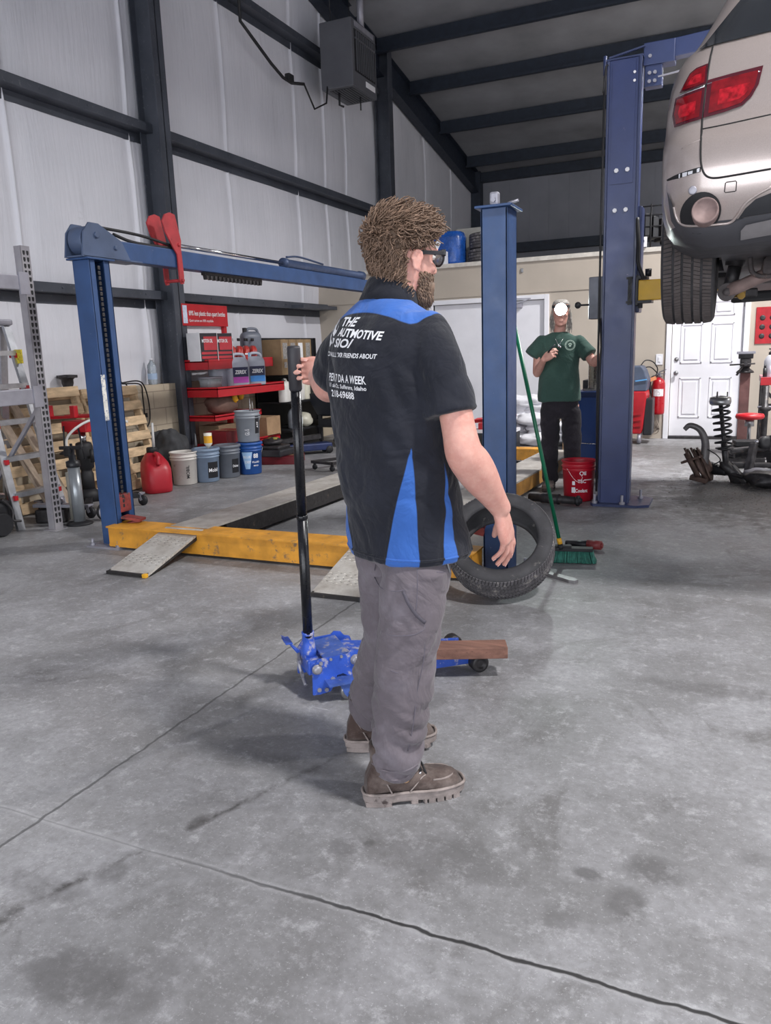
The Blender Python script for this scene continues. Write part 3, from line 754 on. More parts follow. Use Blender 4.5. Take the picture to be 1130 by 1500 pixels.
def cheek(x, y0):
    o = [(y0 - .06, .34), (y0 - .02, .395), (y0 + .04, .415), (y0 + .10, .405), (y0 + .155, .21), (y0 + .145, .16), (y0 + .155, -.06), (y0 + .15, -.125), (y0 + .115, -.13), (y0 + .1, -.1), (y0 + .095, .1), (y0 + .05, .15), (y0 - .03, .26)]
    hb.prism([(x, a, PH + .02 + b) for a, b in o], (0, 0, 0), (.012, 0, 0))
cheek(PA + .07, 5.2); cheek(PA - .082, 5.2)
hb.rod((PA - .08, 5.325, PH - .08), (PA + .1, 5.325, PH - .08), .014, 10); hb.rod((PA - .08, 5.32, PH + .2), (PA + .095, 5.32, PH + .2), .014, 10)
hb.build('hook_bracket', pm('faded red bracket', 'a83238', .5, 0, .15, 10, .08, wear='6d2428', wamt=.25), rail, .002)
# crossbeams, runways, approach ramps
xb = MB(); xb.bb((PA + .05, PY - .17, .035), (PB - .09, PY + .02, .175), .006); xb.bb((PA + .05, PY - .19, .165), (PB - .09, PY + .04, .176)); xb.bb((PA + .05, PY - .171, .02), (PB - .09, PY - .15, .04))
xb.build('crossbeam', M_ylift, lift)
xb = MB(); xb.bb((PA + .08, 9.05, .035), (-1.98, 9.25, .175), .006); xb.build('crossbeam', M_ylift, lift)
def m_diamond(name, base, dk):
    t = NT(name); v = t.obj()
    vs = []
    for ang in (45, -45):
        mp = t.n('ShaderNodeMapping'); mp.inputs['Rotation'].default_value = (0, 0, R(ang)); mp.inputs['Scale'].default_value = (1, 2.6, 1); t.l(v, mp.inputs[0])
        vo = t.n('ShaderNodeTexVoronoi', i_Scale=15.0, i_Randomness=0.0); t.l(mp.outputs[0], vo.inputs['Vector']); vs.append(t.ramp(vo.outputs['Distance'], .34, .22))
    ch = t.n('ShaderNodeTexChecker', i_Scale=16.0); mp = t.n('ShaderNodeMapping'); mp.inputs['Rotation'].default_value = (0, 0, R(45)); t.l(v, mp.inputs[0]); t.l(mp.outputs[0], ch.inputs['Vector'])
    h = t.mix(ch.outputs['Fac'], vs[0], vs[1])
    c = t.mix(t.ramp(t.noise(v, 6, 7, .7), .35, .7), lin(base), lin(dk)); c = t.mix(t.math('MULTIPLY', h, .35), c, lin('d0cac4'))
    t.l(c, t.b.inputs['Base Color']); t.b.inputs['Metallic'].default_value = .25; t.b.inputs['Roughness'].default_value = .45
    t.bump(h, .9, .01); return t.m
M_diam = m_diamond('diamond plate', 'c9c5bf', '9c948c')
M_yrail = pm('dirty yellow side rail', 'a5783a', .6, 0, .2, 8, .1, wear='5c4a36', wamt=.35)
M_under = pm('dirty black side rail', '2a2829', .6, .2, .2, 20, .2, wear='5d5349', wamt=.35)
for (xc, y1, sk) in ((-3.565, 9.0, .03), (-2.02, 9.0, .04)):
    w = .165 if xc < -3 else .17
    def X(y, s): return xc + s * w + (y - 4.4) * sk
    rw_ = MB()
    for (z0, z1, i_) in ((.165, .18, 0),):
        rw_.add([(X(4.38, -1), 4.38, z0), (X(4.38, 1), 4.38, z0), (X(y1, 1), y1, z0), (X(y1, -1), y1, z0), (X(4.38, -1), 4.38, z1), (X(4.38, 1), 4.38, z1), (X(y1, 1), y1, z1), (X(y1, -1), y1, z1)],
                [(0, 3, 2, 1), (4, 5, 6, 7), (0, 1, 5, 4), (1, 2, 6, 5), (2, 3, 7, 6), (3, 0, 4, 7)])
    ro_ = rw_.build('runway', M_diam, lift)
    sr = MB()
    for s in (-1, 1): sr.bar((X(4.6, s) - s * .012, 4.6, .1), (X(y1, s) - s * .012, y1, .1), .022, .13)
    split_build(sr, 'side_rail', M_under if xc < -3 else M_yrail, ro_)
    rp = MB()
    a0, a1 = (3.72, .012), (4.33, .182)
    for s_, (z0, z1) in ((0, (0, .012)),):
        rp.add([(xc - w, a0[0], a0[1] - .01), (xc + w, a0[0], a0[1] - .01), (xc + w, a1[0], a1[1] - .012), (xc - w, a1[0], a1[1] - .012), (xc - w, a0[0], a0[1] + .008), (xc + w, a0[0], a0[1] + .008), (xc + w, a1[0], a1[1]), (xc - w, a1[0], a1[1])],
               [(0, 3, 2, 1), (4, 5, 6, 7), (0, 1, 5, 4), (1, 2, 6, 5), (2, 3, 7, 6), (3, 0, 4, 7)])
    rr = rp.build('ramp', M_diam, lift)
    lp = MB(); lp.bar((xc - w, a0[0] - .005, .012), (xc + w, a0[0] - .005, .012), .022, .022)
    for s in (-1, 1): lp.bar((xc + s * (w - .008), a0[0], .006), (xc + s * (w - .008), a1[0], a1[1] - .026), .014, .028)
    lp.build('ramp_edge', M_under, rr)
    ec = MB(); ec.box((xc + w - .01, a0[0] - .008, .014), (.03, .03, .026), None, .004); ec.build('end_stop', M_yellow if xc < -3 else M_blackp, rr)

# ================================================================== two-post lift that carries the car
M_tallpost = pm('navy lift column paint', '343f6a', .34, .05, .10, 3, .06, wear='a89aae', wamt=.16, wscale=10)  # navy with pale pinkish blotches set by noise
tp = thing('two_post_lift', 'tall navy blue two-post lift column bolted to the floor, holding up the silver car', 'car lift', (-.92, 6.93, 0))
def tall_post(cx, s):
    """s = +1: carriage side faces +x"""
    y0, h, w, dp = 6.78, 3.53, .235, .25
    p = MB(); xa, xb = cx - w / 2, cx + w / 2
    p.bb((xa, y0, 0), (xb, y0 + .012, h), .003); p.bb((xa, y0 + dp - .012, 0), (xb, y0 + dp, h), .003)
    xo = xa if s > 0 else xb - .012
    p.bb((xo, y0, 0), (xo + .012, y0 + dp, h))
    xi = xb - .012 if s > 0 else xa
    p.bb((xi, y0, 0), (xi + .012, y0 + .09, h)); p.bb((xi, y0 + dp - .09, 0), (xi + .012, y0 + dp, h))
    p.bb((xa + .03, y0 - .006, 2.62), (xb - .03, y0, h - .02))
    o = p.build('column', M_tallpost, tp)
    lip = MB(); lip.bb((xa - .012, y0 - .012, .03), (xa + .006, y0 + .02, h)); lip.bb((xb - .006, y0 - .014, .03), (xb + .016, y0 + .02, h)); split_build(lip, 'corner_flange', M_dkblue, o, .004)
    b = MB(); b.prism([(cx + x, y, .0) for x, y in ((-.16, 6.7), (.2, 6.7), (.3, 6.76), (.3, 7.1), (.2, 7.16), (-.16, 7.16), (-.185, 7.1), (-.185, 6.74))], (0, 0, 0), (0, 0, .022)); b.build('base_plate', M_dkblue, o, .004)
    a = MB()
    for dx, dy in ((-.15, -.045), (.08, -.05), (-.15, .3), (.2, .27)): a.lathe([(.024, .022), (.024, .042), (.012, .042), (.012, .1), (0, .1)], None, 8, False, c=(cx + dx, y0 + dy, 0))
    split_build(a, 'anchor_bolt', M_galv, o)
    bo = MB()
    for dx, z in ((-.04, 2.72), (.045, 2.72), (-.045, 2.42), (.04, 2.42)): bolt(bo, (cx + dx, y0 - .004, z), (0, -1, 0), .018, .014)
    for z in (3.42, 3.36): bolt(bo, (cx + .08, y0 - .006, z), (0, -1, 0), .011, .01)
    split_build(bo, 'column_bolt', M_white, o)
    t = MB(); t.bb((xa - .02, y0 - .01, h), (xb + .02, y0 + dp, h + .012)); t.bar((xa, y0, h + .02), (xb + .03, y0 + .02, h + .07), .02, .012); t.rod((xa - .03, y0, h - .1), (xa - .03, y0, h + .04), .014, 8); t.build('column_cap', M_dkblue, o)
    car = MB(); car.bb((cx + s * .02 - .1, y0 + .07, 1.62), (cx + s * .02 + .14, y0 + .25, 2.45), .01); cg = car.build('carriage', M_dkblue, tp)
    return o, cg
pl, cgl = tall_post(-.92, 1)
hs = MB()
hs.tube([(-1.065, 6.765, 3.42), (-1.07, 6.765, 2.2), (-1.07, 6.765, 1.0), (-1.06, 6.765, .12)], .009, 8); hs.tube(smoothpath([(-1.045, 6.76, 3.5), (-1.055, 6.75, 3.47), (-1.07, 6.75, 3.3)]), .008)
hs.tube([(-1.055, 6.75, 1.58), (-1.045, 6.75, 1.35), (-1.055, 6.75, 1.1), (-1.055, 6.75, .2)], .008, 8)
hs.build('hydraulic_line', M_black, pl)
bx = MB(); bx.bb((-1.16, 6.78, 1.58), (-1.04, 6.93, 1.92), .008); bxo = bx.build('lock_box', pm('grey lock housing', '5b5d66', .45, .3, .1), pl)
bx = MB(); bx.rod((-1.16, 6.84, 1.7), (-1.24, 6.82, 1.7), .008, 8); bx.blob((-1.255, 6.82, 1.7), (.028, .028, .028)); bx.build('release_knob', M_black, bxo)
ho = MB(); ho.tube(smoothpath([(-.79, 6.78, 2.35), (-.77, 6.74, 2.15), (-.765, 6.72, 2.0), (-.72, 6.74, 1.87)]), .016, 8); ho.build('hose', M_black, pl)
# swing arm, yellow, reaching under the car
ar = MB(); ar.bar((-.82, 6.86, 1.79), (-.5, 6.84, 1.79), .12, .16, bev=.006); ar.bar((-.5, 6.84, 1.79), (-.05, 6.55, 1.79), .1, .1, bev=.006)
arm = ar.build('swing_arm', pm('bright yellow arm', 'e6b411', .4, 0, .06, 5, wear='7d6a2c', wamt=.12), cgl)
pd = MB(); pd.box((-.81, 6.86, 1.79), (.09, .16, .24), None, .008); pd.bb((-.86, 6.78, 1.88), (-.7, 6.95, 1.9)); pd.bb((-.86, 6.78, 1.69), (-.66, 6.95, 1.71)); bolt(pd, (-.75, 6.82, 1.69), (0, 0, -1), .02, .04); pd.rod((-.7, 6.87, 1.9), (-.7, 6.87, 1.96), .025, 10); pd.build('arm_pivot', M_blackp, arm)
pd = MB(); pd.lathe([(.05, 0), (.05, .03), (.03, .04), (.03, .09), (.06, .1), (.06, .125), (0, .125)], None, 16, c=(-.05, 6.55, 1.85)); pd.build('arm_pad', M_black, arm)
pr_, cgr = tall_post(2.36, -1)
ar = MB(); ar.bar((2.26, 6.86, 1.79), (1.35, 6.0, 1.79), .12, .13, bev=.006); ar.build('swing_arm', _mats['bright yellow arm'], cgr)
# overhead beam between the columns
ob = MB(); ob.bb((-.79, 6.86, 3.48), (-.56, 7.0, 3.64), .006); ob.bb((-.78, 6.88, 3.33), (-.65, 6.98, 3.5), .006); ob.bar((-.57, 6.93, 3.58), (2.3, 6.88, 3.72), .1, .13, bev=.005)
obo = ob.build('overhead_beam', pm('blue overhead beam', '3a4670', .38, .1, .08, 4), tp)
k = MB()
for x, z in ((-.74, 3.42), (-.7, 3.42), (-.74, 3.36), (-.7, 3.36), (-.74, 3.54)): bolt(k, (x, 6.86, z), (0, -1, 0), .014, .014)
k.bar((-.68, 6.88, 3.39), (-.44, 6.9, 3.42), .012, .012); split_build(k, 'beam_bolt', M_galv, obo)
# ================================================================== things standing and lying on the floor in the middle of the shop
def V3(*a): return Vector(a)
def rotY(v, a): return Matrix.Rotation(a, 3, 'Z') @ Vector(v)
# ---- floor jack: local y forward, x to its right, origin at the near rear corner
JA = R(45); jx = V3(math.sin(JA), -math.cos(JA), 0); jy = V3(math.cos(JA), math.sin(JA), 0); jo = V3(-1.493, 2.507, 0)
def J(x, y, z): return jo + jx * x + jy * y + V3(0, 0, z)      # x = 0 is the near plate, x = -.24 the far one
jack = thing('floor_jack', 'scuffed blue trolley floor jack with a tall black handle standing upright', 'floor jack', tuple(jo))
M_jack = pm('scuffed jack blue', '3459bd', .4, .05, .16, 9, .15, wear='a9a6b8', wamt=.5, wscale=20)
M_jackw = pm('worn jack arm', '4a67b4', .45, .2, .2, 12, .15, wear='9d9aa6', wamt=.55, wscale=18)
prof = [(0, .03), (.004, .145), (.03, .178), (.155, .180), (.17, .193), (.20, .188), (.215, .168), (.24, .160), (.25, .13), (.235, .105), (.20, .055), (.13, .102), (.105, .098), (.09, .06), (.075, .034), (.03, .028)]
pb_ = []
for x, nm in ((0, 'near'), (-.24, 'far')):
    p = MB(); p.prism([J(x - .005, y, z) for y, z in prof], (0, 0, 0), jx * .01); pb_.append(p.build('side_plate', M_jack, jack, .002))
b = MB()
for (y, z, r) in ((.022, .138, .017), (.185, .152, .018), (.222, .122, .016)): b.lathe([(r * 1.25, 0), (r * 1.25, .004), (r, .006), (r, .014), (r * .6, .018), (0, .018)], frame_to(jx), 18, c=J(.005, y, z))
split_build(b, 'pivot_pin', M_galv, pb_[0])
for (y, z, r) in ((.038, .162, .008), (.026, .05, .009), (.056, .046, .009), (.08, .172, .006), (.125, .176, .006), (.085, .086, .010)):
    q = MB(); bolt(q, J(.005, y, z), jx, r, .008); q.build('plate_bolt', M_galv, pb_[0])
# caster brackets and casters
for x in (.03, -.27):
    c = MB(); c.prism([J(x - .035, y, z) for y, z in ((.05, .088), (.17, .088), (.165, .078), (.055, .078))], (0, 0, 0), jx * .07); c.prism([J(x - .022, y, z) for y, z in ((.1, .08), (.16, .08), (.15, .022), (.13, .018), (.12, .03))], (0, 0, 0), jx * .006); c.prism([J(x + .016, y, z) for y, z in ((.1, .08), (.16, .08), (.15, .022), (.13, .018), (.12, .03))], (0, 0, 0), jx * .006)
    cb = c.build('caster_bracket', M_jackw, jack, .002)
    w = MB(); w.lathe([(.012, -.016), (.03, -.016), (.036, -.012), (.036, .012), (.03, .016), (.012, .016)], frame_to(jx), 24, c=J(x, .142, .036)); bolt(w, J(x + .017, .142, .036), jx, .008, .01); w.build('caster_wheel', M_steel, cb)
# power unit, top plate, tapering frame rails, lift arm, front axle
t_ = MB(); t_.prism([J(-.225, y, z) for y, z in ((.06, .17), (.17, .182), (.17, .176), (.06, .16))], (0, 0, 0), jx * .21); t_.box(J(-.12, .1, .1), (.11, .13, .1), rotz(JA - PI / 2), .01); t_.build('power_unit_cover', M_jackw, jack, .003)
cyl = MB(); cyl.lathe([(.03, 0), (.034, .005), (.034, .12), (.024, .125), (.024, .2)], frame_to(jy), 18, c=J(-.12, .06, .12)); cyl.build('hydraulic_unit', M_jack, jack)
fr = MB()
for x0, x1 in ((-.005, -.02), (-.235, -.22)):
    fr.ringloft([[J(x0 + dx, .2, z) for dx, z in ((-.006, .05), (.006, .05), (.006, .15), (-.006, .15))], [J(x0 * .6 + x1 * .4 + dx, .4, z) for dx, z in ((-.006, .045), (.006, .045), (.006, .10), (-.006, .10))], [J(x1 + dx, .76, z) for dx, z in ((-.006, .028), (.006, .028), (.006, .07), (-.006, .07))]], smooth=False)
split_build(fr, 'frame_rail', M_jack, jack, .002)
la = MB(); la.ringloft([[J(-.12 + dx, y, z) for dx, z in ((-w, z0), (w, z0), (w, z1), (-w, z1))] for y, w, z0, z1 in ((.17, .085, .12, .165), (.28, .075, .1, .15), (.5, .05, .06, .098), (.66, .04, .05, .08))], smooth=False)
lao = la.build('lift_arm', M_jack, jack, .004)
sd = MB(); sd.lathe([(.02, 0), (.045, .004), (.05, .01), (.05, .016), (.042, .018), (.0, .014)], None, 20, c=J(-.12, .655, .0725)); sd.build('saddle', M_dksteel, lao)
for x in (.008, -.248):
    w = MB(); w.lathe([(.014, -.026), (.035, -.026), (.039, -.022), (.039, .022), (.035, .026), (.022, .026), (.02, .016), (.012, .016)], frame_to(jx), 26, c=J(x, .745, .039)); w.build('front_wheel', M_dksteel, jack)
ax_ = MB(); ax_.rod(J(-.25, .745, .039), J(.012, .745, .039), .011, 10); ax_.build('axle', M_steel, jack)
so = MB(); so.lathe([(.030, 0), (.032, .03), (.026, .06), (.024, .098), (.026, .1), (.026, .112), (.021, .114)], None, 20, c=J(-.105, .02, .15)); so.rod(J(-.2, .02, .14), J(-.02, .02, .14), .013, 10); so.box(J(-.11, .02, .13), (.16, .05, .06), rotz(JA - PI / 2), .008); soc = so.build('handle_socket', M_jack, jack)
hb0 = J(-.105, .02, .2)
ha = MB(); top = onY(430, 505, 2.5); hx = lambda t: hb0.lerp(Vector((top.x, top.y, top.z)), t)
ha.tube([hx(0), hx(.455)], .0205, 18); ha.tube([hx(.45), hx(.452), hx(.462), hx(.465)], [.0205, .0228, .0228, .0205], 18); ha.tube([hx(.455), hx(.87)], .0195, 18)
hao = ha.build('handle', pm('gloss black handle', '17181d', .28, .2, .1, 10), jack)
gr = MB(); gr.tube([hx(.862), hx(.868), hx(.99), hx(.996)], [.021, .0245, .0245, .022], 20); gr.build('handle_grip', pm('black foam grip', '2b2a30', .55, 0, .1), hao)
pe = MB(); pe.prism([J(-.2, .02, .13), J(-.22, -.02, .17), J(-.225, -.05, .205), J(-.225, -.065, .213), J(-.225, -.045, .19), J(-.22, -.01, .14), J(-.2, .03, .11)], -jx * .02, jx * .025); pe.bar(J(-.23, -.05, .205), J(-.14, -.052, .207), .03, .006, (0, 0, 1)); pe.build('foot_pedal', M_jack, jack, .002)
lk = MB(); lk.tube(smoothpath([J(-.16, -.01, .15), J(-.12, -.02, .12), J(-.1, -.014, .08), J(-.06, -.012, .05)]), .008, 8); bolt(lk, J(-.13, -.012, .128), -jy, .016, .012); bolt(lk, J(-.09, -.012, .085), -jy, .013, .01); lk.build('release_linkage', M_galv, jack)
# block of wood on the jack's nose
wb = MB(); wc = V3(-1.0, 2.958, .118); wb.box((0, 0, 0), (.36, .095, .05), rotz(R(22)), .004); wb.xf(Matrix.Translation(wc))
tag(rooted(wb.build('wood_block', pm('reddish brown timber', '7d5a4e', .8, 0, .22, 6, .2, 40, wear='56403a', wamt=.3, stretch=(1, 6, 6)), None), wc), 'reddish brown wood block resting across the nose of the blue floor jack', 'wood block')
# ---- bare tyre leaning on the lift post
def tyre_mb(ro, ri, w, tread=.007, grooves=(-.55, -.2, .2, .55), n=96, lugs=True):
    """profile turned round y; returns (carcass, tread)"""
    hw = w / 2; c = MB(); t = MB()
    My = rotm('X', R(-90))
    sh = ro - .018
    out = [(ri, -hw * .78), (ri - .004, -hw * .92), (ri + .012, -hw * 1.0), (ri + (ro - ri) * .45, -hw * 1.07), (sh - .01, -hw * 1.04), (sh + .006, -hw * .97), (ro - .008, -hw * .9)]
    c.lathe(out + [(ro - .008, hw * .9)] + [(r, -z) for r, z in reversed(out[:-1])] + [(ri + .012, hw * .7), (ro - .022, hw * .86), (ro - .016, 0), (ro - .022, -hw * .86), (ri + .012, -hw * .7), (ri, -hw * .78)], My, n, caps=False)
    ed = [-.93] + [x for g in grooves for x in (g - .05, g + .05)] + [.93]
    for a, b_ in zip(ed[::2], ed[1::2]):
        y0, y1 = a * hw, b_ * hw; side = abs(a + b_) > 1.1
        for k in range(n if lugs else 1):
            if not lugs: break
            a0 = 2 * PI * k / n; a1 = 2 * PI * (k + (.74 if side else .86)) / n; sk = .35 * (2 * PI / n) * (1 if a > 0 else -1)
            r0 = ro - .010; r1a = ro - (.006 if side and a < 0 else 0); r1b = ro - (.006 if side and b_ > 0 else 0)
            def q(r, aa, y): return V3(r * math.cos(aa), y, r * math.sin(aa))
            vs = [q(r0, a0, y0), q(r0, a1, y0), q(r0, a1 + sk, y1), q(r0, a0 + sk, y1), q(r1a, a0, y0), q(r1a, a1, y0), q(r1b, a1 + sk, y1), q(r1b, a0 + sk, y1)]
            t.add(vs, [(4, 5, 6, 7), (0, 1, 5, 4), (1, 2, 6, 5), (2, 3, 7, 6), (3, 0, 4, 7)])
    return c, t
M_tyre = pm('dusty tyre rubber', '3a393c', .75, 0, .2, 9, .2, 120, wear='6a6764', wamt=.3, wscale=20)
M_tread = pm('tyre tread rubber', '605d60', .8, 0, .2, 14, .2, 150, wear='98938f', wamt=.45)
ty = thing('tyre', 'bare dusty car tyre without a wheel leaning against the blue runway-lift post', 'tyre', (0, 0, 0))
TM = Matrix.Translation((-1.165, 4.10, .287)) @ Matrix.Rotation(R(12), 4, 'Z') @ Matrix.Rotation(R(-46), 4, 'X')
c, t = tyre_mb(.302, .214, .2)
ty.matrix_world = TM; ty.location = TM.to_translation(); ty.rotation_euler = TM.to_euler(); FRAME[ty.name] = TM.copy()
cs = c.build('carcass', M_tyre, ty, world=False); t.build('tread', M_tread, ty, world=False)
bd = MB(); bd.tube([V3(.2155 * math.cos(a), -.088, .2155 * math.sin(a)) for a in [2 * PI * k / 64 for k in range(64)]], .004, 6, closed=True); bd.build('bead', pm('shiny bead wire', '8f8f92', .3, .4, .1), cs, world=False)
# ---- push broom leaning behind the post
br = thing('push_broom', 'green push broom with green bristles, its handle leaning against the blue lift post', 'broom', (-.94, 4.88, 0))
bh, bt = V3(-.985, 4.86, .13), V3(-1.268, 4.79, 1.52)
hd_ = MB(); hd_.tube([bh, bt], .0125, 12); hd_.blob(bt, (.013, .013, .012)); hd_.build('handle', pm('green broom handle', '0f6a4a', .35, 0, .08), br)
fe = MB(); fe.tube([bh - (bt - bh).normalized() * .045, bh - (bt - bh).normalized() * .01], [.022, .017], 14); fe.build('socket', M_black, br); fe = MB(); fe.tube([bh - (bt - bh).normalized() * .012, bh + (bt - bh).normalized() * .03], .0155, 14); fe.build('collar', M_yellow, br)
bd_ = V3(.985, .17, 0).normalized(); bc = V3(-.935, 4.885, 0); bn = V3(-bd_.y, bd_.x, 0)
bk = MB(); bk.bar(bc - bd_ * .155 + UPZ * .085 if 'UPZ' in globals() else bc - bd_ * .155 + V3(0, 0, .085), bc + bd_ * .155 + V3(0, 0, .085), .065, .022, bev=.004); bk.bar(bc - bd_ * .1 + V3(0, 0, .1), bc + bd_ * .02 + V3(0, 0, .1), .04, .02, bev=.004); bk.build('broom_block', M_black, br)
bs = MB()
for i in range(40):
    for j in range(6):
        u = -.15 + .3 * i / 39 + rnd.uniform(-.003, .003); v = -.026 + .052 * j / 5; p = bc + bd_ * u + bn * v
        bs.tube([p + V3(0, 0, .08), p + bd_ * (u * .07) + bn * (v * .35) + V3(0, 0, .035), p + bd_ * (u * .16) + bn * (v * .9 + rnd.uniform(-.006, .006)) + V3(0, 0, .004)], [.0045, .005, .0055], 5)
bs.build('bristles', pm('teal green bristles', '2f6f62', .7, 0, .25, 40), br)
# ---- loose tools and parts on the floor
it = thing('breaker_tool', 'black hand tool with a dark red end lying behind the broom head', 'tool', (-.9, 5.2, 0))
m = MB(); m.tube([V3(-1.02, 5.24, .03), V3(-.83, 5.22, .035)], [.02, .03], 14); m.tube([V3(-1.0, 5.235, .03), V3(-.97, 5.1, .02), V3(-1.1, 5.05, .014)], .012, 8); m.build('tool_body', M_blackp, it)
m = MB(); m.tube([V3(-.87, 5.222, .036), V3(-.775, 5.21, .038)], [.033, .031], 16); m.rod(V3(-.777, 5.21, .038), V3(-.765, 5.209, .038), .018, 12); m.build('red_end', pm('dark red grip', '7c2f30', .5, 0, .1), it)
pb2 = MB(); a, b = onZ(795, 838, .012), onZ(842, 851, .012); d = (b - a).normalized()
pb2.prism([a + d * s + V3(-d.y, d.x, 0) * w for s, w in ((-.05, .022), (.17, .026), ((b - a).length - .02, .03), ((b - a).length + .015, .016), ((b - a).length + .015, -.016), ((b - a).length - .02, -.03), (.17, -.024), (-.05, -.02))], (0, 0, -.011), (0, 0, .008))
o = pb2.build('pry_bar', pm('dull steel bar', '8a888a', .4, .6, .15, 14), None, .002); tag(rooted(o, (a + b) / 2), 'flat grey steel bar lying on the floor beside the leaning tyre', 'steel bar')
dr = thing('drive_shaft', 'dark grey shaft lying on the floor behind the blue post, beside the red bucket', 'shaft', (-1.45, 6.72, 0))
a, b = V3(-1.64, 6.73, .05), V3(-1.2, 6.66, .05); q = lambda t: a.lerp(b, t)
m = MB(); m.tube([q(0), q(.25), q(.26), q(.6), q(.61), q(1)], [.036, .036, .043, .043, .036, .034], 16); m.build('tube', M_dksteel, dr)
m = MB(); m.tube([q(.97), q(.985), q(1.03), q(1.035), q(1.08)], [.036, .046, .046, .03, .022], 14); m.tube([q(.6), q(.63)], [.047, .047], 16); m.build('coupling', M_black, dr)
# ---- buckets
def bucket_mb(h=.365, r0=.128, r1=.146, ribs=True):
    p = [(0, .004), (r0 - .004, .004), (r0, .008)]
    p += [(r0 + (r1 - r0) * .74, h * .76)]
    if ribs: p += [(r1 * .965 + .008, h * .77), (r1 * .965 + .008, h * .782), (r1 * .97, h * .79), (r1 * .98, h * .84), (r1 + .008, h * .85), (r1 + .008, h * .862), (r1 * .985, h * .87), (r1 * .99, h * .955)]
    p += [(r1 + .008, h * .965), (r1 + .009, h), (r1 - .002, h), (r1 - .004, h * .95), (r0 - .003, .015), (0, .013)]
    m = MB(); m.lathe(p, None, 40); return m
def cyl_text(mb, body, cap, ang, z, rad, lift=.002, width=None, vertical=False, **kw):
    t = text_mb(body, 1.0, **kw); q = cap / .7; xs = [p[0] for p in t.v]; x0, x1 = min(xs), max(xs); k = q if width is None else width / (x1 - x0)
    vs = []
    for x, y, _ in t.v:
        if vertical: u, v = -(y - .35) * q, (x - (x0 + x1) / 2) * k
        else: u, v = (x - (x0 + x1) / 2) * k, y * q
        rr = (rad(z + v) if callable(rad) else rad) + lift; a = ang + u / rr; vs.append((rr * math.cos(a), rr * math.sin(a), z + v))
    mb.add(vs, t.f); return mb
def cyl_patch(mb, ang, w, z0, z1, rad, lift=.0012, n=10, slant=0):
    vs = []
    for i in range(n + 1):
        for z, s in ((z0, 0), (z1, 1)):
            rr = (rad(z) if callable(rad) else rad) + lift; a = ang + (w * (i / n - .5) * (1 - (slant if not s else 0)) ) / rr; vs.append((rr * math.cos(a), rr * math.sin(a), z))
    mb.add(vs, [(2 * i, 2 * i + 2, 2 * i + 3, 2 * i + 1) for i in range(n)], True); return mb
brad = lambda z, h=.365, r0=.128, r1=.146: r0 + (r1 - r0) * min(1, z / h)
def wire_handle(drop, ang, r=.152, z=.31):
    m = MB(); pts = []
    for k in range(21):
        a = PI * k / 20 - PI / 2; pts.append(V3(r * math.cos(drop) * math.cos(a) * 1.0, r * math.sin(a), z - r * .98 * math.sin(drop) * math.cos(a)))
    m.tube(pts, .0028, 6); m.xf(Matrix.Rotation(ang, 4, 'Z')); return m
cang = lambda x, y: math.atan2(-y, -x)        # direction from (x, y) towards the viewer
def place_bucket(label, x, y, mat, z=0, handle=None, lid=None, extra=None, contents=None):
    o = thing('bucket', label, 'bucket', (x, y, z)); a = cang(x, y)
    bo = bucket_mb().build('pail', mat, o, world=False)
    if handle is not None: wire_handle(handle, a).build('handle', M_galv, o, world=False)
    if lid: m = MB(); m.lathe([(0, .372), (.12, .372), (.125, .38), (.15, .38), (.158, .372), (.158, .352), (.154, .35), (.15, .36), (0, .362)], None, 40); m.build('lid', lid, o, world=False)
    if extra: extra(bo, a)
    return o
M_redb = pm('red pail plastic', 'b4182c', .38, 0, .06, 4)
def red_extra(bo, a):
    for w_ in (('TSC', .03, a + .2, .175, .075), ('Oil', .035, a + .25, .245, .06), ('Coolant', .032, a + .2, .09, .11)): m = MB(); cyl_text(m, *w_[:4], brad, width=w_[4], bold=.02); m.build('lettering', M_label, bo, world=False)
    m = MB()
    for (du, z0, z1, w) in ((-.045, .155, .19, .026), (-.047, .085, .135, .034)): m = MB(); cyl_patch(m, a + du / .14, w, z0, z1, brad); m.build('sticker', M_label, bo, world=False)
    m = MB(); pts = []
    for k in range(12): u, z = -.115 + .13 * k / 11, .30 - .12 * math.sin(PI / 2 * k / 11) ** 1.2; rr = brad(z) + .003; pts.append((rr * math.cos(a + u / rr), rr * math.sin(a + u / rr), z))
    for u, z in ((.03, .2), (.045, .225), (.035, .235), (.05, .26), (.06, .275)): rr = brad(z) + .003; pts.append((rr * math.cos(a + (u - .01) / rr), rr * math.sin(a + (u - .01) / rr), z))
    m.tube(pts, .0028, 6); cyl_patch(m, a + .085 / .14, .08, .197, .206, brad); m.build('handle', pm('pink-white plastic', 'e6c9cc', .4, 0, .05), bo, world=False)
place_bucket('red plastic bucket standing beside the tall navy lift column', -1.25, 6.97, M_redb, extra=red_extra)
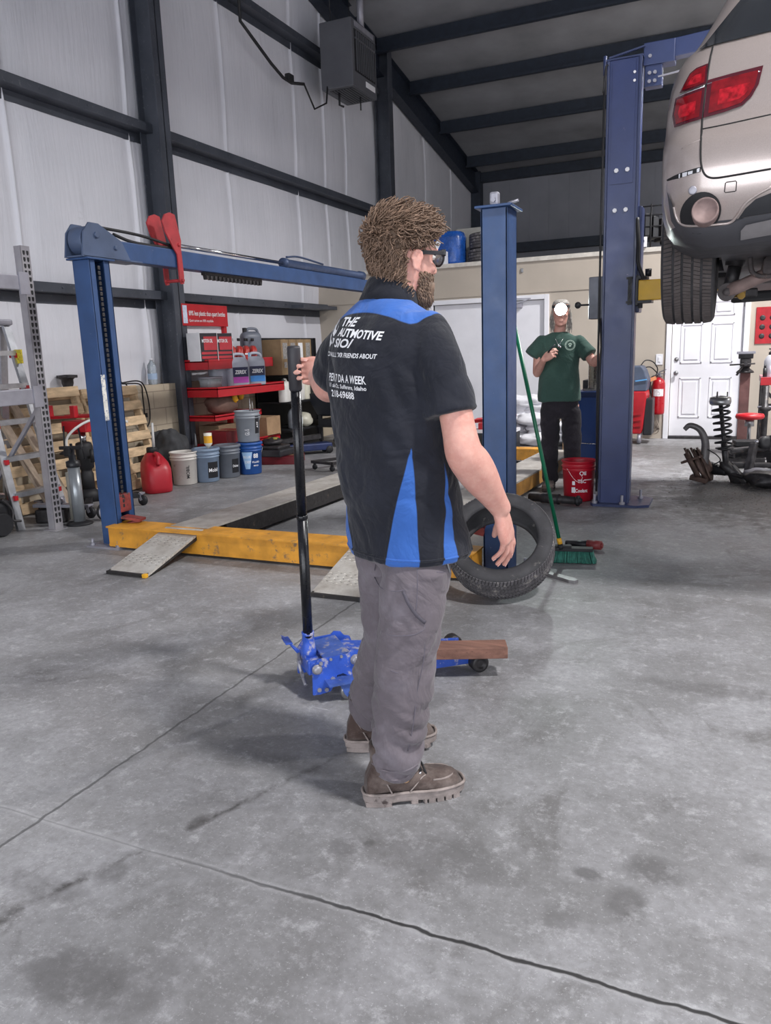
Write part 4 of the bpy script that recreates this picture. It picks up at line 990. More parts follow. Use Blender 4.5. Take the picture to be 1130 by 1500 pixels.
# ================================================================== along the white wall, from the near rack to the corner
# ---- pallet-rack frame with its beams (only the near bay is in view)
rack = thing('pallet_rack', 'tall grey slotted-steel pallet rack with a deep cross beam', 'rack', (-5.4, 4.6, 0))
def m_slots():
    """grey steel with two staggered rows of keyhole slots punched in its face"""
    t = NT('slotted rack steel'); v = t.obj()
    c = t.mix(t.ramp(t.noise(v, 6, 5), .3, .7), lin('8f8c93'), lin('a7a4a9'))
    t.l(c, t.b.inputs['Base Color']); t.b.inputs['Roughness'].default_value = .5; t.b.inputs['Metallic'].default_value = .3; return t.m
M_slotsteel = m_slots()
def upright(x, y, h=2.28):
    p = MB(); p.bb((x - .075, y, 0), (x + .0, y + .003, h)); p.bb((x - .075, y, 0), (x - .072, y + .07, h)); p.bb((x - .003, y, 0), (x, y + .085, h)); p.bb((x - .075, y + .067, 0), (x - .055, y + .07, h))
    p.bb((x - .1, y - .03, 0), (x + .03, y + .1, .006))
    o = p.build('upright', M_slotsteel, rack)
    k = MB(); z = .06; i = 0
    while z < h - .03:
        for yy in (y + .025, y + .06):
            k.prism([(x + .0006, yy + dy, z + dz) for dy, dz in ((-.011, .034), (.011, .034), (.011, .014), (.006, 0), (-.006, 0), (-.011, .014))], (0, 0, 0), (.0006, 0, 0))
        z += .05
    sl = k.build('slots', M_black, o); sl['kind'] = 'stuff'
    return o
upright(-5.14, 4.6)
upright(-5.98, 4.6)
upright(-5.14, 3.0); upright(-5.98, 3.0)
for z, hgt in ((1.12, .12), (2.0, .11)):
    b = MB(); b.bb((-5.19, 3.09, z - hgt / 2), (-5.145, 4.6, z + hgt / 2), .006); b.bb((-5.19, 3.09, z + hgt / 2 - .03), (-5.235, 4.6, z + hgt / 2)); bo = b.build('cross_beam', M_galv, rack)
    c = MB(); c.bb((-5.15, 4.55, z - .09), (-5.136, 4.64, z + .08)); c.build('beam_clip', M_galv, bo)
b = MB(); b.bar((-5.2, 4.63, 1.02), (-5.93, 4.63, .25), .025, .03); b.bar((-5.2, 4.63, 2.0), (-5.93, 4.63, 2.1), .025, .03); b.build('frame_brace', M_galv, rack)
lb_ = MB(); sign_text(lb_, 'W', .07, (-5.142, 4.1, 1.09), (0, 1, 0), (0, 0, 1), bold=.002); lb_.build('lettering', M_label, rack)
# ---- stepladder, red-tipped rungs, behind the rack
lad = thing('stepladder', 'aluminium stepladder with red feet brackets standing behind the pallet rack', 'ladder', (-5.75, 4.9, 0))
def rail(a, b): m = MB(); m.bar(a, b, .028, .07, (0, 1, 0)); return m.build('ladder_rail', M_alu, lad)
tp_ = [(-5.86, 4.98, 1.72), (-5.86, 4.62, 1.72)]
for (tx_, ty_, tz_), (bx_, by_) in zip(tp_, ((-5.45, 5.02), (-5.45, 4.52))): rail((tx_, ty_, tz_), (bx_, by_, 0))
for (tx_, ty_, tz_), (bx_, by_) in zip(tp_, ((-6.2, 5.02), (-6.2, 4.55))): rail((tx_ - .04, ty_, tz_ - .02), (bx_, by_, 0))
for z in (.3, .6, .9, 1.2, 1.48):
    t_ = z / 1.72; x = -5.45 + (-5.86 + 5.45) * t_; y1 = 5.02 - .04 * t_; y0 = 4.52 + .1 * t_
    m = MB(); m.bb((x - .04, y0, z - .012), (x + .04, y1, z + .012)); m.bb((x + .036, y0, z - .03), (x + .042, y1, z + .012)); so_ = m.build('step', M_alu, lad)
    m = MB(); m.bb((x - .045, y0 - .012, z - .05), (x + .045, y0 + .02, z - .01)); m.bb((x - .045, y1 - .02, z - .05), (x + .045, y1 + .012, z - .01)); split_build(m, 'step_bracket', M_red, so_)
m = MB(); m.box((-5.88, 4.8, 1.735), (.14, .44, .05), None, .015); m.build('ladder_top', M_galv, lad)
m = MB(); m.bb((-5.79, 4.975, 1.38), (-5.71, 4.99, 1.5)); m.build('warning_sticker', pm('yellow warning label', 'c8b432', .5, 0, .25, 60, wear='2a2a22', wamt=.4, wscale=70), lad)
# ---- low dark machine and boxes under the rack
mc = thing('oil_drain', 'dark machine on the floor under the pallet rack, beside its slotted upright', 'machine', (-5.75, 4.15, 0))
m = MB(); m.box((-5.7, 4.15, .15), (.55, .6, .28), None, .05); m.build('machine_body', M_black, mc)
m = MB(); m.lathe([(.09, 0), (.1, .02), (.1, .06), (.09, .08)], rotm('Y', R(90)), 20, c=(-5.45, 4.3, .1)); m.build('wheel', M_black, mc)
m = MB(); m.bar((-5.45, 4.0, .33), (-5.42, 4.35, .33), .1, .02); m.tube(smoothpath([(-5.42, 4.35, .3), (-5.4, 4.42, .2), (-5.38, 4.4, .12), (-5.36, 4.46, .1)]), .01, 8); m.build('pedal_arm', M_dksteel, mc)
bx = MB(); bx.box((0, 0, .02), (.5, .55, .03), rotz(.1), .004); bx.xf(Matrix.Translation((-5.72, 4.15, .298)))
tag(rooted(bx.build('cardboard_sheet', pm('pinkish cardboard', 'b59a92', .85, 0, .12), None), (-5.72, 4.15, .295)), 'pinkish flat cardboard sheet lying on the dark machine under the rack', 'cardboard')
sc = thing('scrap_part', 'greasy dark scrap metal part on the floor behind the slotted rack upright', 'scrap part', (-5.45, 4.95, 0))
m = MB(); m.box((-5.47, 4.92, .06), (.26, .26, .12), rotz(.4), .02); m.build('casting', M_dksteel, sc)
m = MB(); m.bar((-5.6, 4.82, .15), (-5.25, 4.95, .14), .09, .03, bev=.006); m.rod((-5.5, 5.0, .12), (-5.5, 5.0, .2), .05, 14); m.blob((-5.4, 4.9, .18), (.05, .04, .03)); m.build('bracket', M_galv, sc)
# ---- grey hand-pump cylinder beside the upright
pu = thing('grease_pump', 'grey cylindrical hand pump with black head and white hose, beside the slotted rack upright', 'pump', (-5.13, 4.86, 0))
m = MB(); m.lathe([(.0, .02), (.05, .02), (.05, .5), (.0, .5)], None, 24, c=(-5.13, 4.86, 0)); m.build('barrel', pm('grey pump barrel', '9ea3a8', .35, .5, .08), pu)
m = MB(); m.lathe([(.11, 0), (.11, .012), (.09, .022), (.05, .03)], None, 28, c=(-5.13, 4.86, 0)); m.build('base', M_black, pu)
m = MB(); m.lathe([(.055, .5), (.058, .51), (.058, .55), (.03, .56), (.03, .6), (.012, .6), (.012, .7)], None, 20, c=(-5.13, 4.86, 0)); m.bar((-5.26, 4.86, .66), (-5.0, 4.86, .67), .03, .03, bev=.006); m.box((-5.16, 4.86, .63), (.07, .06, .08), None, .01); m.build('pump_head', M_blackp, pu)
m = MB(); m.lathe([(.034, .1), (.034, .52), (0, .52)], None, 18, c=(-5.26, 4.93, -.08)); m.build('second_barrel', pm('pale pump barrel', 'b9b6ac', .45, .2, .08), pu)
m = MB(); m.tube(smoothpath([(-5.18, 4.86, .62), (-5.2, 4.9, .75), (-5.1, 5.0, .86), (-4.95, 5.1, .9), (-4.75, 5.15, .86)]), .011, 10); m.build('hose', pm('white hose', 'd6d3cf', .5, 0, .05), pu)
m = MB(); m.lathe([(.04, -.022), (.075, -.018), (.078, 0), (.075, .018), (.04, .022), (.02, .01)], frame_to((1, -.2, 0)), 24, c=(-5.02, 5.05, .078)); m.build('wheel', M_black, pu); m = MB(); m.lathe([(.045, -.026), (.072, -.024), (.074, -.02)], frame_to((-1, .2, 0)), 24, c=(-5.02, 5.05, .078)); m.build('wheel_rim', M_galv, pu)
# ---- transmission jack with the red saddle
tj = thing('transmission_jack', 'red-headed transmission jack with black hydraulic body on a low wheeled base', 'transmission jack', (-5.56, 5.42, 0))
cx_, cy_ = -5.56, 5.42
m = MB(); m.bar((cx_ - .32, cy_ - .3, .1), (cx_ + .36, cy_ + .28, .1), .06, .05); m.bar((cx_ + .3, cy_ - .33, .1), (cx_ - .3, cy_ + .33, .1), .06, .05); m.lathe([(.1, .08), (.1, .16), (.06, .2)], None, 20, c=(cx_, cy_, 0)); m.build('base_frame', M_black, tj)
for dx, dy in ((-.32, -.3), (.36, .28), (.3, -.33), (-.3, .33)):
    m = MB(); m.bb((cx_ + dx - .04, cy_ + dy - .03, .11), (cx_ + dx + .04, cy_ + dy + .03, .125)); m.bar((cx_ + dx, cy_ + dy, .12), (cx_ + dx + .03, cy_ + dy, .05), .04, .03); co_2 = m.build('caster_fork', M_galv, tj)
    m = MB(); m.lathe([(.01, -.016), (.046, -.016), (.05, -.01), (.05, .01), (.046, .016), (.01, .016)], rotm('X', R(90)), 22, c=(cx_ + dx + .035, cy_ + dy, .05)); m.build('caster_wheel', M_black, co_2)
m = MB(); m.lathe([(.062, .16), (.062, .34), (.05, .36), (.05, .38), (.075, .4), (.078, .6), (.07, .63), (.05, .64)], None, 22, c=(cx_, cy_, 0)); m.rod((cx_ + .07, cy_ - .02, .5), (cx_ + .16, cy_ - .06, .52), .012, 8); m.rod((cx_ + .15, cy_ - .06, .46), (cx_ + .15, cy_ - .06, .58), .018, 8); m.build('hydraulic_body', M_black, tj)
m = MB(); m.rod((cx_, cy_, .62), (cx_, cy_, .74), .03, 16); m.build('ram', M_chrome, tj)
m = MB(); m.box((cx_, cy_, .79), (.3, .2, .1), None, .01); m.box((cx_ - .08, cy_, .74), (.08, .14, .05), None, .008)
sdl = m.build('saddle_base', M_red, tj, .003)
m = MB(); m.bar((cx_ - .32, cy_ - .05, .87), (cx_ + .3, cy_ - .05, .89), .05, .025); m.bar((cx_ - .3, cy_ + .12, .87), (cx_ + .3, cy_ + .12, .89), .05, .025); split_build(m, 'saddle_bar', M_red, sdl)
for dx, dy in ((-.32, -.06), (.02, -.09), (.29, -.06), (.3, .12)):
    m = MB(); m.box((cx_ + dx, cy_ + dy, .93), (.055, .05, .11), None, .006); m.build('saddle_finger', M_red, sdl)
m = MB(); m.rod((cx_ - .1, cy_ - .12, .8), (cx_ - .1, cy_ - .14, .56), .008, 8); m.lathe([(.045, 0), (.05, .01), (.02, .03)], None, 16, c=(cx_ - .1, cy_ - .14, .54)); m.rod((cx_ + .06, cy_ - .1, .78), (cx_ + .14, cy_ - .14, .5), .008, 8); m.tube(smoothpath([(cx_ - .3, cy_ - .1, .88), (cx_ - .36, cy_ - .14, .8), (cx_ - .42, cy_ - .18, .84)]), .006, 6); split_build(m, 'adjuster', M_blackp, tj)
# ---- pallets leaning on the block wall
def pallet(label, x, y, rz, tilt, w=1.0, h=1.15):
    o = thing('wooden_pallet', label, 'pallet', (x, y, 0), group='pallets leaning on the block wall')
    M = Matrix.Translation((x, y, .0)) @ Matrix.Rotation(rz, 4, 'Z') @ Matrix.Rotation(tilt, 4, 'Y')
    o.matrix_world = M; o.location = M.to_translation(); o.rotation_euler = M.to_euler(); FRAME[o.name] = M.copy()
    for yy in (-w / 2 + .02, 0, w / 2 - .02):
        m = MB(); m.bb((-.045, yy - .019, 0), (.045, yy + .019, h)); m.build('stringer', M_wood, o, .002, world=False)
    for k in range(7):
        z = .05 + k * (h - .1) / 6; m = MB(); m.bb((.045, -w / 2, z - .05), (.062, w / 2, z + .05)); m.build('deck_board', M_wood, o, .002, world=False)
    for k in range(3):
        z = .06 + k * (h - .12) / 2; m = MB(); m.bb((-.062, -w / 2, z - .05), (-.045, w / 2, z + .05)); m.build('bottom_board', M_wood, o, .002, world=False)
    return o
pallet('pale wooden pallet leaning on the block wall behind the red-headed jack', -5.95, 5.45, R(-3), R(-12))
pallet('pale wooden pallet leaning on the block wall behind the slotted post and red fuel can', -5.9, 6.42, R(3), R(-14), .86, 1.12)
for i, (y0, dy, lb) in enumerate(((5.0, -.05, 'thin grey timber plank leaning on the wall behind the jack'), (5.2, -.05, 'second thin timber plank leaning beside the red jack'))):
    m = MB(); m.bar((-5.55, y0, .02), (-6.1, y0 + dy, 1.0), .09, .03, bev=.003); tag(rooted(m.build('plank', pm('weathered plank', 'a59382', .8, 0, .15, 6, stretch=(4, 4, 1)), None), (-5.55, y0, .02)), lb, 'plank')
# ---- bits on the block-wall ledge
m = MB(); m.lathe([(.05, 0), (.05, .05), (.06, .08), (.06, .12), (.085, .14), (.085, .165), (.03, .17)], None, 18); m.box((.0, 0, .15), (.18, .12, .03), None, .006); m.xf(Matrix.Translation((-6.36, 6.08, 1.08))); tag(rooted(m.build('trailer_coupler', M_dksteel, None), (-6.36, 6.08, 1.08)), 'dark metal pulley-shaped part standing on the block wall ledge', 'metal part')
wb_ = thing('water_bottle', 'clear plastic water jug standing on the wall ledge beside the grey column', 'bottle', (-6.37, 7.4, 1.08))
m = MB(); m.lathe([(0, 0), (.05, 0), (.055, .02), (.055, .16), (.05, .18), (.055, .2), (.05, .23), (.02, .27), (.018, .29)], None, 20); m.build('jug', pm('clear jug plastic', 'd8e2ea', .1, 0, .04, trans=.75), wb_, world=False)
m = MB(); m.lathe([(.02, .285), (.02, .305), (0, .306)], None, 14); m.build('cap', M_white, wb_, world=False); m = MB(); m.lathe([(.0562, .06), (.0562, .13)], None, 20, caps=False); m.build('label', pm('pale blue label', '9fb4cf', .5, 0, .05), wb_, world=False)
cbl = MB()
cbl.tube(smoothpath([(-6.22, 6.7, 1.13), (-6.2, 6.95, 1.14), (-6.24, 7.1, 1.06), (-6.27, 7.18, .85), (-6.27, 7.16, .66), (-6.27, 7.06, .58), (-6.27, 6.98, .62), (-6.27, 6.93, .74), (-6.25, 6.88, .95), (-6.23, 6.8, 1.1), (-6.24, 6.72, 1.14)]), .008, 8)
cbl.tube(smoothpath([(-6.22, 6.72, 1.12), (-6.2, 6.98, 1.1), (-6.24, 7.05, .96), (-6.27, 7.08, .7), (-6.27, 7.0, .6)]), .008, 8); cbl.box((-6.26, 6.94, .74), (.02, .03, .05)); cbl.box((-6.26, 7.1, .74), (.02, .03, .05))
tag(rooted(cbl.build('jumper_cable', M_black, None), (-6.24, 6.9, 1.1)), 'black cable looped over the block wall ledge', 'cable')
# ---- red fuel can
gc_ = thing('fuel_can', 'red plastic fuel can standing on the floor in front of the pallets', 'fuel can', (-5.55, 6.36, 0), R(-35))
sec = [(0, .15, .13), (.01, .165, .142), (.06, .17, .146), (.24, .17, .146), (.31, .15, .13), (.36, .11, .10), (.40, .07, .07), (.415, .05, .05)]
m = MB(); m.ringloft([ring((-(0 if z < .25 else (z - .25) * .5), 0, z), (1, 0, 0), (0, 1, 0), a, b, 32, .62) for z, a, b in sec])
gco = m.build('can_body', pm('red fuel can plastic', 'b0202e', .42, 0, .06, 4), gc_, world=False)
m = MB(); m.lathe([(.05, .405), (.058, .41), (.058, .455), (.05, .465), (0, .466)], None, 20, c=(-.08, 0, 0)); m.build('cap', M_black, gc_, world=False)
m = MB(); m.tube(smoothpath([(.0, 0, .385), (.06, 0, .41), (.13, 0, .38), (.15, 0, .3)]), .022, 12); m.build('handle', _mats['red fuel can plastic'], gc_, world=False)
m = MB(); m.rod((-.08, .02, .46), (-.085, .03, .72), .017, 10, .012); m.build('spout', pm('white nozzle', 'c8c8c8', .5, 0, .05), gc_, world=False)
# ---- black bag slumped behind the fuel can
m = MB(); m.blob((0, 0, .26), (.24, .2, .27), None, 28, 20, .85, .28, 3); m.blob((.06, -.05, .42), (.12, .1, .12), None, 20, 12, 1, .3, 5)
bgm = remesh(m, .015, 2); displace(bgm, lambda p, n: .016 * noise.noise(V3(p.x * 16, p.y * 16, p.z * 7))); bgm.xf(Matrix.Translation((-6.0, 7.08, 0)))
zmin = min(p[2] for p in bgm.v); bgm.xf(Matrix.Translation((0, 0, .002 - zmin)))
tag(rooted(bgm.build('bag', pm('dark grey bag cloth', '3c3d40', .85, 0, .2), None), (-6.0, 7.08, 0)), 'slumped dark grey cloth bag behind the white bucket, below the column', 'bag')
# ---- row of buckets and the bottles behind
M_wbk = pm('dirty white pail', 'cfcac4', .5, 0, .08, 5, wear='6e665e', wamt=.28, wscale=9); M_gbk = pm('blue-grey pail', '7d8fa6', .45, 0, .08, 5, wear='b8c0cc', wamt=.2); M_dgbk = pm('dark grey pail', '6a6f78', .45, 0, .08, 5); M_bbk = pm('blue pail', '1f4f96', .42, 0, .06, 5); M_sbk = pm('silver grey pail', '8b9098', .42, 0, .08, 5)
def tagpatch(word, da, w, z0, z1, mat=M_blacktag, cap=.028, col=M_label, vertical=False, width=None, patch=True):
    def f(bo, a):
        if patch: m = MB(); cyl_patch(m, a + da, w, z0, z1, brad); m.build('label', mat, bo, world=False)
        m = MB(); cyl_text(m, word, cap, a + da, (z0 + z1) / 2 - (0 if vertical else cap / 2), brad, .003, width, vertical, bold=.015); m.build('lettering', col, bo, world=False)
    return f
place_bucket('dirty white bucket standing between the red fuel can and a blue-grey bucket', -5.56, 6.84, M_wbk, handle=1.1, extra=tagpatch('MOBIL', .25, .07, .06, .24, cap=.035, vertical=True, patch=False, col=M_blacktag))
place_bucket('blue-grey bucket with a black label, second from the red fuel can', -5.42, 7.06, M_gbk, lid=M_gbk, extra=tagpatch('Mobil', .55, .13, .05, .23, cap=.04, width=.11))
place_bucket('dark grey bucket with a black label, behind the blue-grey bucket', -5.36, 7.38, M_dgbk, lid=M_dgbk, extra=tagpatch('Delvac', .7, .1, .06, .22, width=.08))
def blue_extra(bo, a):
    m = MB(); cyl_patch(m, a - .25, .13, .07, .27, brad, .0016, 10, .6); m.build('label', pm('pale blue print', '9cc0e6', .5, 0, .04), bo, world=False)
    for w_ in (('BLUE', .028, a - .25, .2, .09), ('DEF', .028, a - .2, .14, .07), ('FLUID', .02, a + .5, .14, .09), ('88', .05, a + .5, .2, .06), ('ISO', .016, a + .5, .1, .06)): m = MB(); cyl_text(m, *w_[:4], brad, .003, w_[4], bold=.02); m.build('lettering', M_label, bo, world=False)
place_bucket('blue bucket with pale printing on the floor, a grey bucket stacked on it', -5.24, 7.66, M_bbk, lid=M_bbk, handle=1.2, extra=blue_extra)
def grey_extra(bo, a):
    tagpatch('ATF', .9, .07, .1, .3, vertical=True)(bo, a)
    m = MB(); cyl_text(m, 'GL-5', .05, a - .1, .12, brad, .003, .07, True); m.build('lettering', M_label, bo, world=False)
    m = MB()
    for k, (dx, dy, h_) in enumerate(((.03, .02, .5), (.06, -.02, .46), (.045, .05, .47))): m = MB(); m.rod((dx, dy, .3), (dx + .01, dy - .01, h_), .006, 8); m.build('stirring_rod', M_steel, bo, world=False)
place_bucket('silver-grey bucket stacked on top of the blue bucket', -5.24, 7.66, M_sbk, z=.384, handle=1.25, extra=grey_extra)
yb = thing('funnel_bottle', 'small yellow and white bottle lying on the lid of the blue-grey bucket', 'bottle', (-5.33, 7.0, .384))
m = MB(); m.lathe([(.012, 0), (.03, .03), (.045, .05), (.045, .17), (.0, .17)], None, 18); m.build('bottle_body', pm('white bottle', 'e0dccf', .4, 0, .04), yb, world=False); m = MB(); m.lathe([(.0462, .06), (.0462, .14)], None, 18, caps=False); m.build('label', M_yellow, yb, world=False)
for i, (x, y, lb) in enumerate(((-6.0, 7.42, 'dark quart bottle with a pointed spout standing against the column foot'), (-5.94, 7.56, 'taller dark bottle with a pointed spout beside the column foot'))):
    b = thing('oil_bottle', lb, 'bottle', (x, y, 0)); h_ = .28 + .1 * i
    m = MB(); m.lathe([(0, 0), (.05, 0), (.053, .01), (.053, h_ * .6), (.03, h_ * .75), (.014, h_ * .8), (.012, h_ * .86)], None, 18); bo = m.build('bottle_body', M_blackp, b, world=False); m = MB(); m.lathe([(.016, h_ * .84), (.016, h_ * .9), (.004, h_ * 1.25), (0, h_ * 1.26)], None, 12); m.build('spout', pm('grey spout', '77797e', .5, 0, .1), b, world=False); m = MB(); cyl_patch(m, cang(x, y), .07, .05, .13, .053); m.build('label', M_galv, b, world=False)
# ================================================================== red oil display rack, boxes, jugs and the dark clutter in the corner
M_rack = pm('red display steel', 'b51622', .38, 0, .06, 5)
rk2 = thing('display_rack', 'red steel oil display rack with a lettered header sign, behind the grey column', 'display rack', (-5.9, 8.8, 0))
def sh_shelf(z, y0, y1, x0, x1, lip=.1):
    m = MB(); m.bb((x0, y0, z - .012), (x1, y1, z)); m.bb((x1 - .006, y0, z - lip), (x1, y1, z + .02)); m.bb((x0, y0 - .0, z - lip), (x1, y0 + .006, z + .02)); m.bb((x0, y1 - .006, z - lip), (x1, y1, z + .02)); return m.build('shelf', M_rack, rk2)
sh_shelf(1.33, 7.72, 9.15, -6.2, -5.78); sh_shelf(1.0, 7.72, 9.25, -6.2, -5.68); sh_shelf(.66, 7.72, 8.75, -6.2, -5.75, .05); sh_shelf(.3, 7.8, 9.1, -6.2, -5.7)
for y in (7.74, 8.62):
    m = MB(); m.bb((-6.2, y - .03, 0), (-6.14, y + .03, 2.0)); m.build('rack_post', M_rack, rk2)
m = MB(); m.bb((-6.16, 7.74, 1.76), (-6.12, 8.66, 2.02)); hd_s = m.build('header_sign', M_rack, rk2, .003)
def fit_text(mb, body, origin, ux, uy, width, cap, **kw):
    t = text_mb(body, 1.0, **kw); xs = [p[0] for p in t.v]; k = width / (max(xs) - min(xs)); q = cap / .7; ux = Vector(ux); uy = Vector(uy); n = ux.cross(uy)
    mb.add([Vector(origin) + ux * ((p[0] - min(xs)) * k) + uy * (p[1] * q) + n * .003 for p in t.v], t.f); return mb
m = MB(); fit_text(m, '89% less plastic than quart bottles', (-6.119, 7.86, 1.885), (0, 1, 0), (0, 0, 1), .74, .055, bold=.012); m.build('lettering', M_label, hd_s); m = MB(); fit_text(m, 'Quart cartons are 100% recyclable', (-6.119, 7.86, 1.81), (0, 1, 0), (0, 0, 1), .48, .03, bold=.006); m.build('lettering', M_label, hd_s)
m = MB(); m.bb((-6.121, 7.75, 1.79), (-6.117, 7.83, 2.0)); m.build('sign_logo', pm('white blue logo', 'c8d2e6', .4, 0, .12, 30), hd_s)
m = MB(); m.bb((-6.19, 7.77, 1.36), (-6.185, 8.6, 1.76)); m.build('back_panel', M_white, rk2)
# boxes of oil on the top shelf
M_blkbox = pm('black printed box', '26222a', .5, 0, .12, 12); M_redbox = pm('red printed box', 'b5303a', .5, 0, .1, 12)
for i, (y, w, lb) in enumerate(((7.83, .27, 'black and red printed oil box at the column end of the top red shelf'), (8.14, .27, 'second black and red printed oil box on the top red shelf'))):
    o = thing('oil_box', lb, 'box', (-5.93, y, 1.33), R(-14))
    m = MB(); m.bb((-.12, -w / 2, .002), (.12, w / 2, .33), .004); bo = m.build('carton', M_blkbox, o, world=False)
    m = MB(); m.bb((.1205, -w / 2 + .02, .03), (.1225, w / 2 - .02, .06)); m.bb((.1205, -w / 2 + .02, .08), (.1225, w / 2 - .02, .11)); m.bb((.1205, -w / 2 + .06, .13), (.1225, w / 2 - .01, .29)); m.build('printed_panel', M_redbox, bo, world=False)
    m = MB(); fit_text(m, 'MOTOR OIL', (.123, -w / 2 + .03, .22), (0, 1, 0), (0, 0, 1), w * .6, .04, bold=.02); m.build('lettering', M_label, bo, world=False)
    be_ = [MB().bb((-.12, -w / 2 - .001, .002), (.122, -w / 2 + .004, .335)), MB().bb((-.12, w / 2 - .004, .002), (.122, w / 2 + .001, .335))]; [q_.build('box_edge', M_label, bo, world=False) for q_ in be_]
for k in range(7):
    y = 8.36 + k * .08; x = -5.9 + .03 * (k % 2); o = thing('red_oil_pouch', 'red oil pouch, one of a leaning row on the top red shelf', 'oil pouch', (x, y, 1.332), R(rnd.uniform(-40, -16)), group='red oil pouches on the top shelf')
    m = MB(); m.ringloft([ring((.0 - z * .1, z * .18, z), (1, 0, 0), (0, 1, 0), a, b, 18, .7) for z, a, b in ((0, .08, .03), (.02, .09, .036), (.12, .085, .032), (.16, .06, .02), (.175, .03, .01))]); m.build('pouch', pm('red pouch plastic', 'b83a34', .35, 0, .12, 14), o, world=False)
    m = MB(); m.lathe([(.016, .235), (.016, .27), (0, .27)], None, 10, c=(-.024, .042, 0)); m.build('cap', M_black, o, world=False)
    m = MB(); m.box((.088, .004, .07), (.004, .04, .02)); m.build('label', M_label, o, world=False)
def jug_mb(w=.095, d=.06, h=.27):
    m = MB(); m.ringloft([ring((0, 0, z), (1, 0, 0), (0, 1, 0), d * a, w * a2, 24, .6) for z, a, a2 in ((0, .9, .94), (.01, 1, 1), (h * .70, 1, 1), (h * .76, .97, .98), (h * .83, .82, .9), (h * .88, .6, .74), (h * .9, .4, .5))]); 
    m.tube(smoothpath([(0, -w * .3, h * .84), (0, -w * .28, h * .97), (0, w * .1, h * 1.0), (0, w * .62, h * .97), (0, w * .8, h * .84), (0, w * .84, h * .68)]), .012, 10); return m
def jug(label, x, y, z, mat, cap=None, lab=None, word=None, rz=None, s=1.0, group=None, name='fluid_jug'):
    o = thing(name, label, 'jug', (x, y, z), cang(x, y) * .35 if rz is None else rz, group)
    m = jug_mb(); m.xf(Matrix.Scale(s, 4)); b = m.build('jug_body', mat, o, world=False)
    m = MB(); m.lathe([(.018 * s, .23 * s), (.02 * s, .235 * s), (.02 * s, .275 * s), (0, .277 * s)], None, 14, c=(0, -.055 * s, 0)); m.build('cap', cap or M_black, o, world=False)
    if lab:
        m = MB(); m.bb((.0605 * s, -.07 * s, .03 * s), (.0625 * s, .07 * s, .08 * s)); m.build('label', lab, b, world=False)
        m = MB(); m.bb((.0605 * s, -.07 * s, .08 * s), (.0627 * s, .07 * s, .16 * s)); m.build('dark_label', pm('navy label', '1d2144', .4, 0, .05), b, world=False)
        m = MB(); fit_text(m, word, (.063 * s, -.055 * s, .105 * s), (0, 1, 0), (0, 0, 1), .11 * s, .03 * s, bold=.03, shear=.2); m.build('lettering', M_label, b, world=False)
    return o
M_sil = pm('silver grey jug plastic', 'a9adba', .38, 0, .06)
jug('grey coolant jug with a magenta label on the middle red shelf', -5.80, 8.33, 1.0, M_sil, rz=-.5, lab=pm('magenta label', 'b24aa8', .4, 0, .1), word='ZEREX', s=1.5)
jug('grey coolant jug with a blue label on the middle red shelf', -5.78, 8.68, 1.0, M_sil, rz=-.5, cap=pm('light blue cap', '4fa0c8', .4, 0, .05), lab=pm('blue label', '3f86cf', .4, 0, .1), word='ZEREX', s=1.52)
jug('plain silver jug standing behind the magenta-labelled jug', -5.98, 8.2, 1.0, M_sil, s=1.45)
jug('dark grey jug with black cap on the end of the top red shelf', -6.0, 8.98, 1.33, pm('slate jug', '6c717d', .4, 0, .08), lab=None, s=1.5, rz=-.5)
tb_ = thing('plastic_tub', 'translucent grey plastic tub on the middle red shelf', 'tub', (-5.92, 7.92, 1.0)); m = MB(); m.ringloft([ring((0, 0, z), (1, 0, 0), (0, 1, 0), a, b, 24, .5) for z, a, b in ((0, .09, .13), (.12, .1, .145))]); m.build('tub', pm('milky grey plastic', '8f9296', .3, 0, .05), tb_, world=False); m = MB(); m.ringloft([ring((0, 0, z), (1, 0, 0), (0, 1, 0), a, b, 24, .5) for z, a, b in ((.12, .108, .153), (.135, .108, .153), (.14, .1, .145))]); m.build('lid', M_galv, tb_, world=False)
hn = thing('yellow_gloves', 'pair of small yellow and black items hanging under the middle red shelf', 'gloves', (-5.85, 8.3, .86)); 
for k in range(4): m = MB(); m.blob((rnd.uniform(-.05, .05), -.15 + .09 * k, rnd.uniform(-.05, .05)), (.04, .045, .06), None, 14, 10, 1, .3, k); m.build('pair_member', M_yellow if k % 2 else M_black, hn, world=False)
# things on the lower red shelves
def cbox(label, x, y, z, sx, sy, sz, rz=0, mat=None, name='cardboard_box', strip=None):
    o = thing(name, label, 'box', (x, y, z), rz)
    m = MB(); m.bb((-sx / 2, -sy / 2, 0), (sx / 2, sy / 2, sz), .004); b = m.build('carton', mat or M_card, o, world=False)
    m = MB(); m.bb((-sx / 2 - .001, -.025, sz - .001), (sx / 2 + .001, .025, sz + .001)); m.build('tape', pm('packing tape', 'b39a78', .3, 0, .05), b, world=False)
    if strip: m = MB(); m.bb((sx / 2, -sy * .3, sz * .45), (sx / 2 + .002, sy * .3, sz * .9)); m.bb((sx / 2, -sy * .2, sz * .2), (sx / 2 + .002, sy * .15, sz * .36)); m.build('label', strip, b, world=False)
    return o
cbox('brown cardboard box low on the red rack, beside the stacked buckets', -5.85, 8.95, .302, .3, .34, .26)
cbox('brown box, colour darkened for shade, at the column end of the lowest red shelf', -5.95, 8.05, .302, .3, .4, .24, mat=pm('shaded cardboard', '7d6650', .85, 0, .1))  # cardboard colour darkened to stand in for shade low on the rack
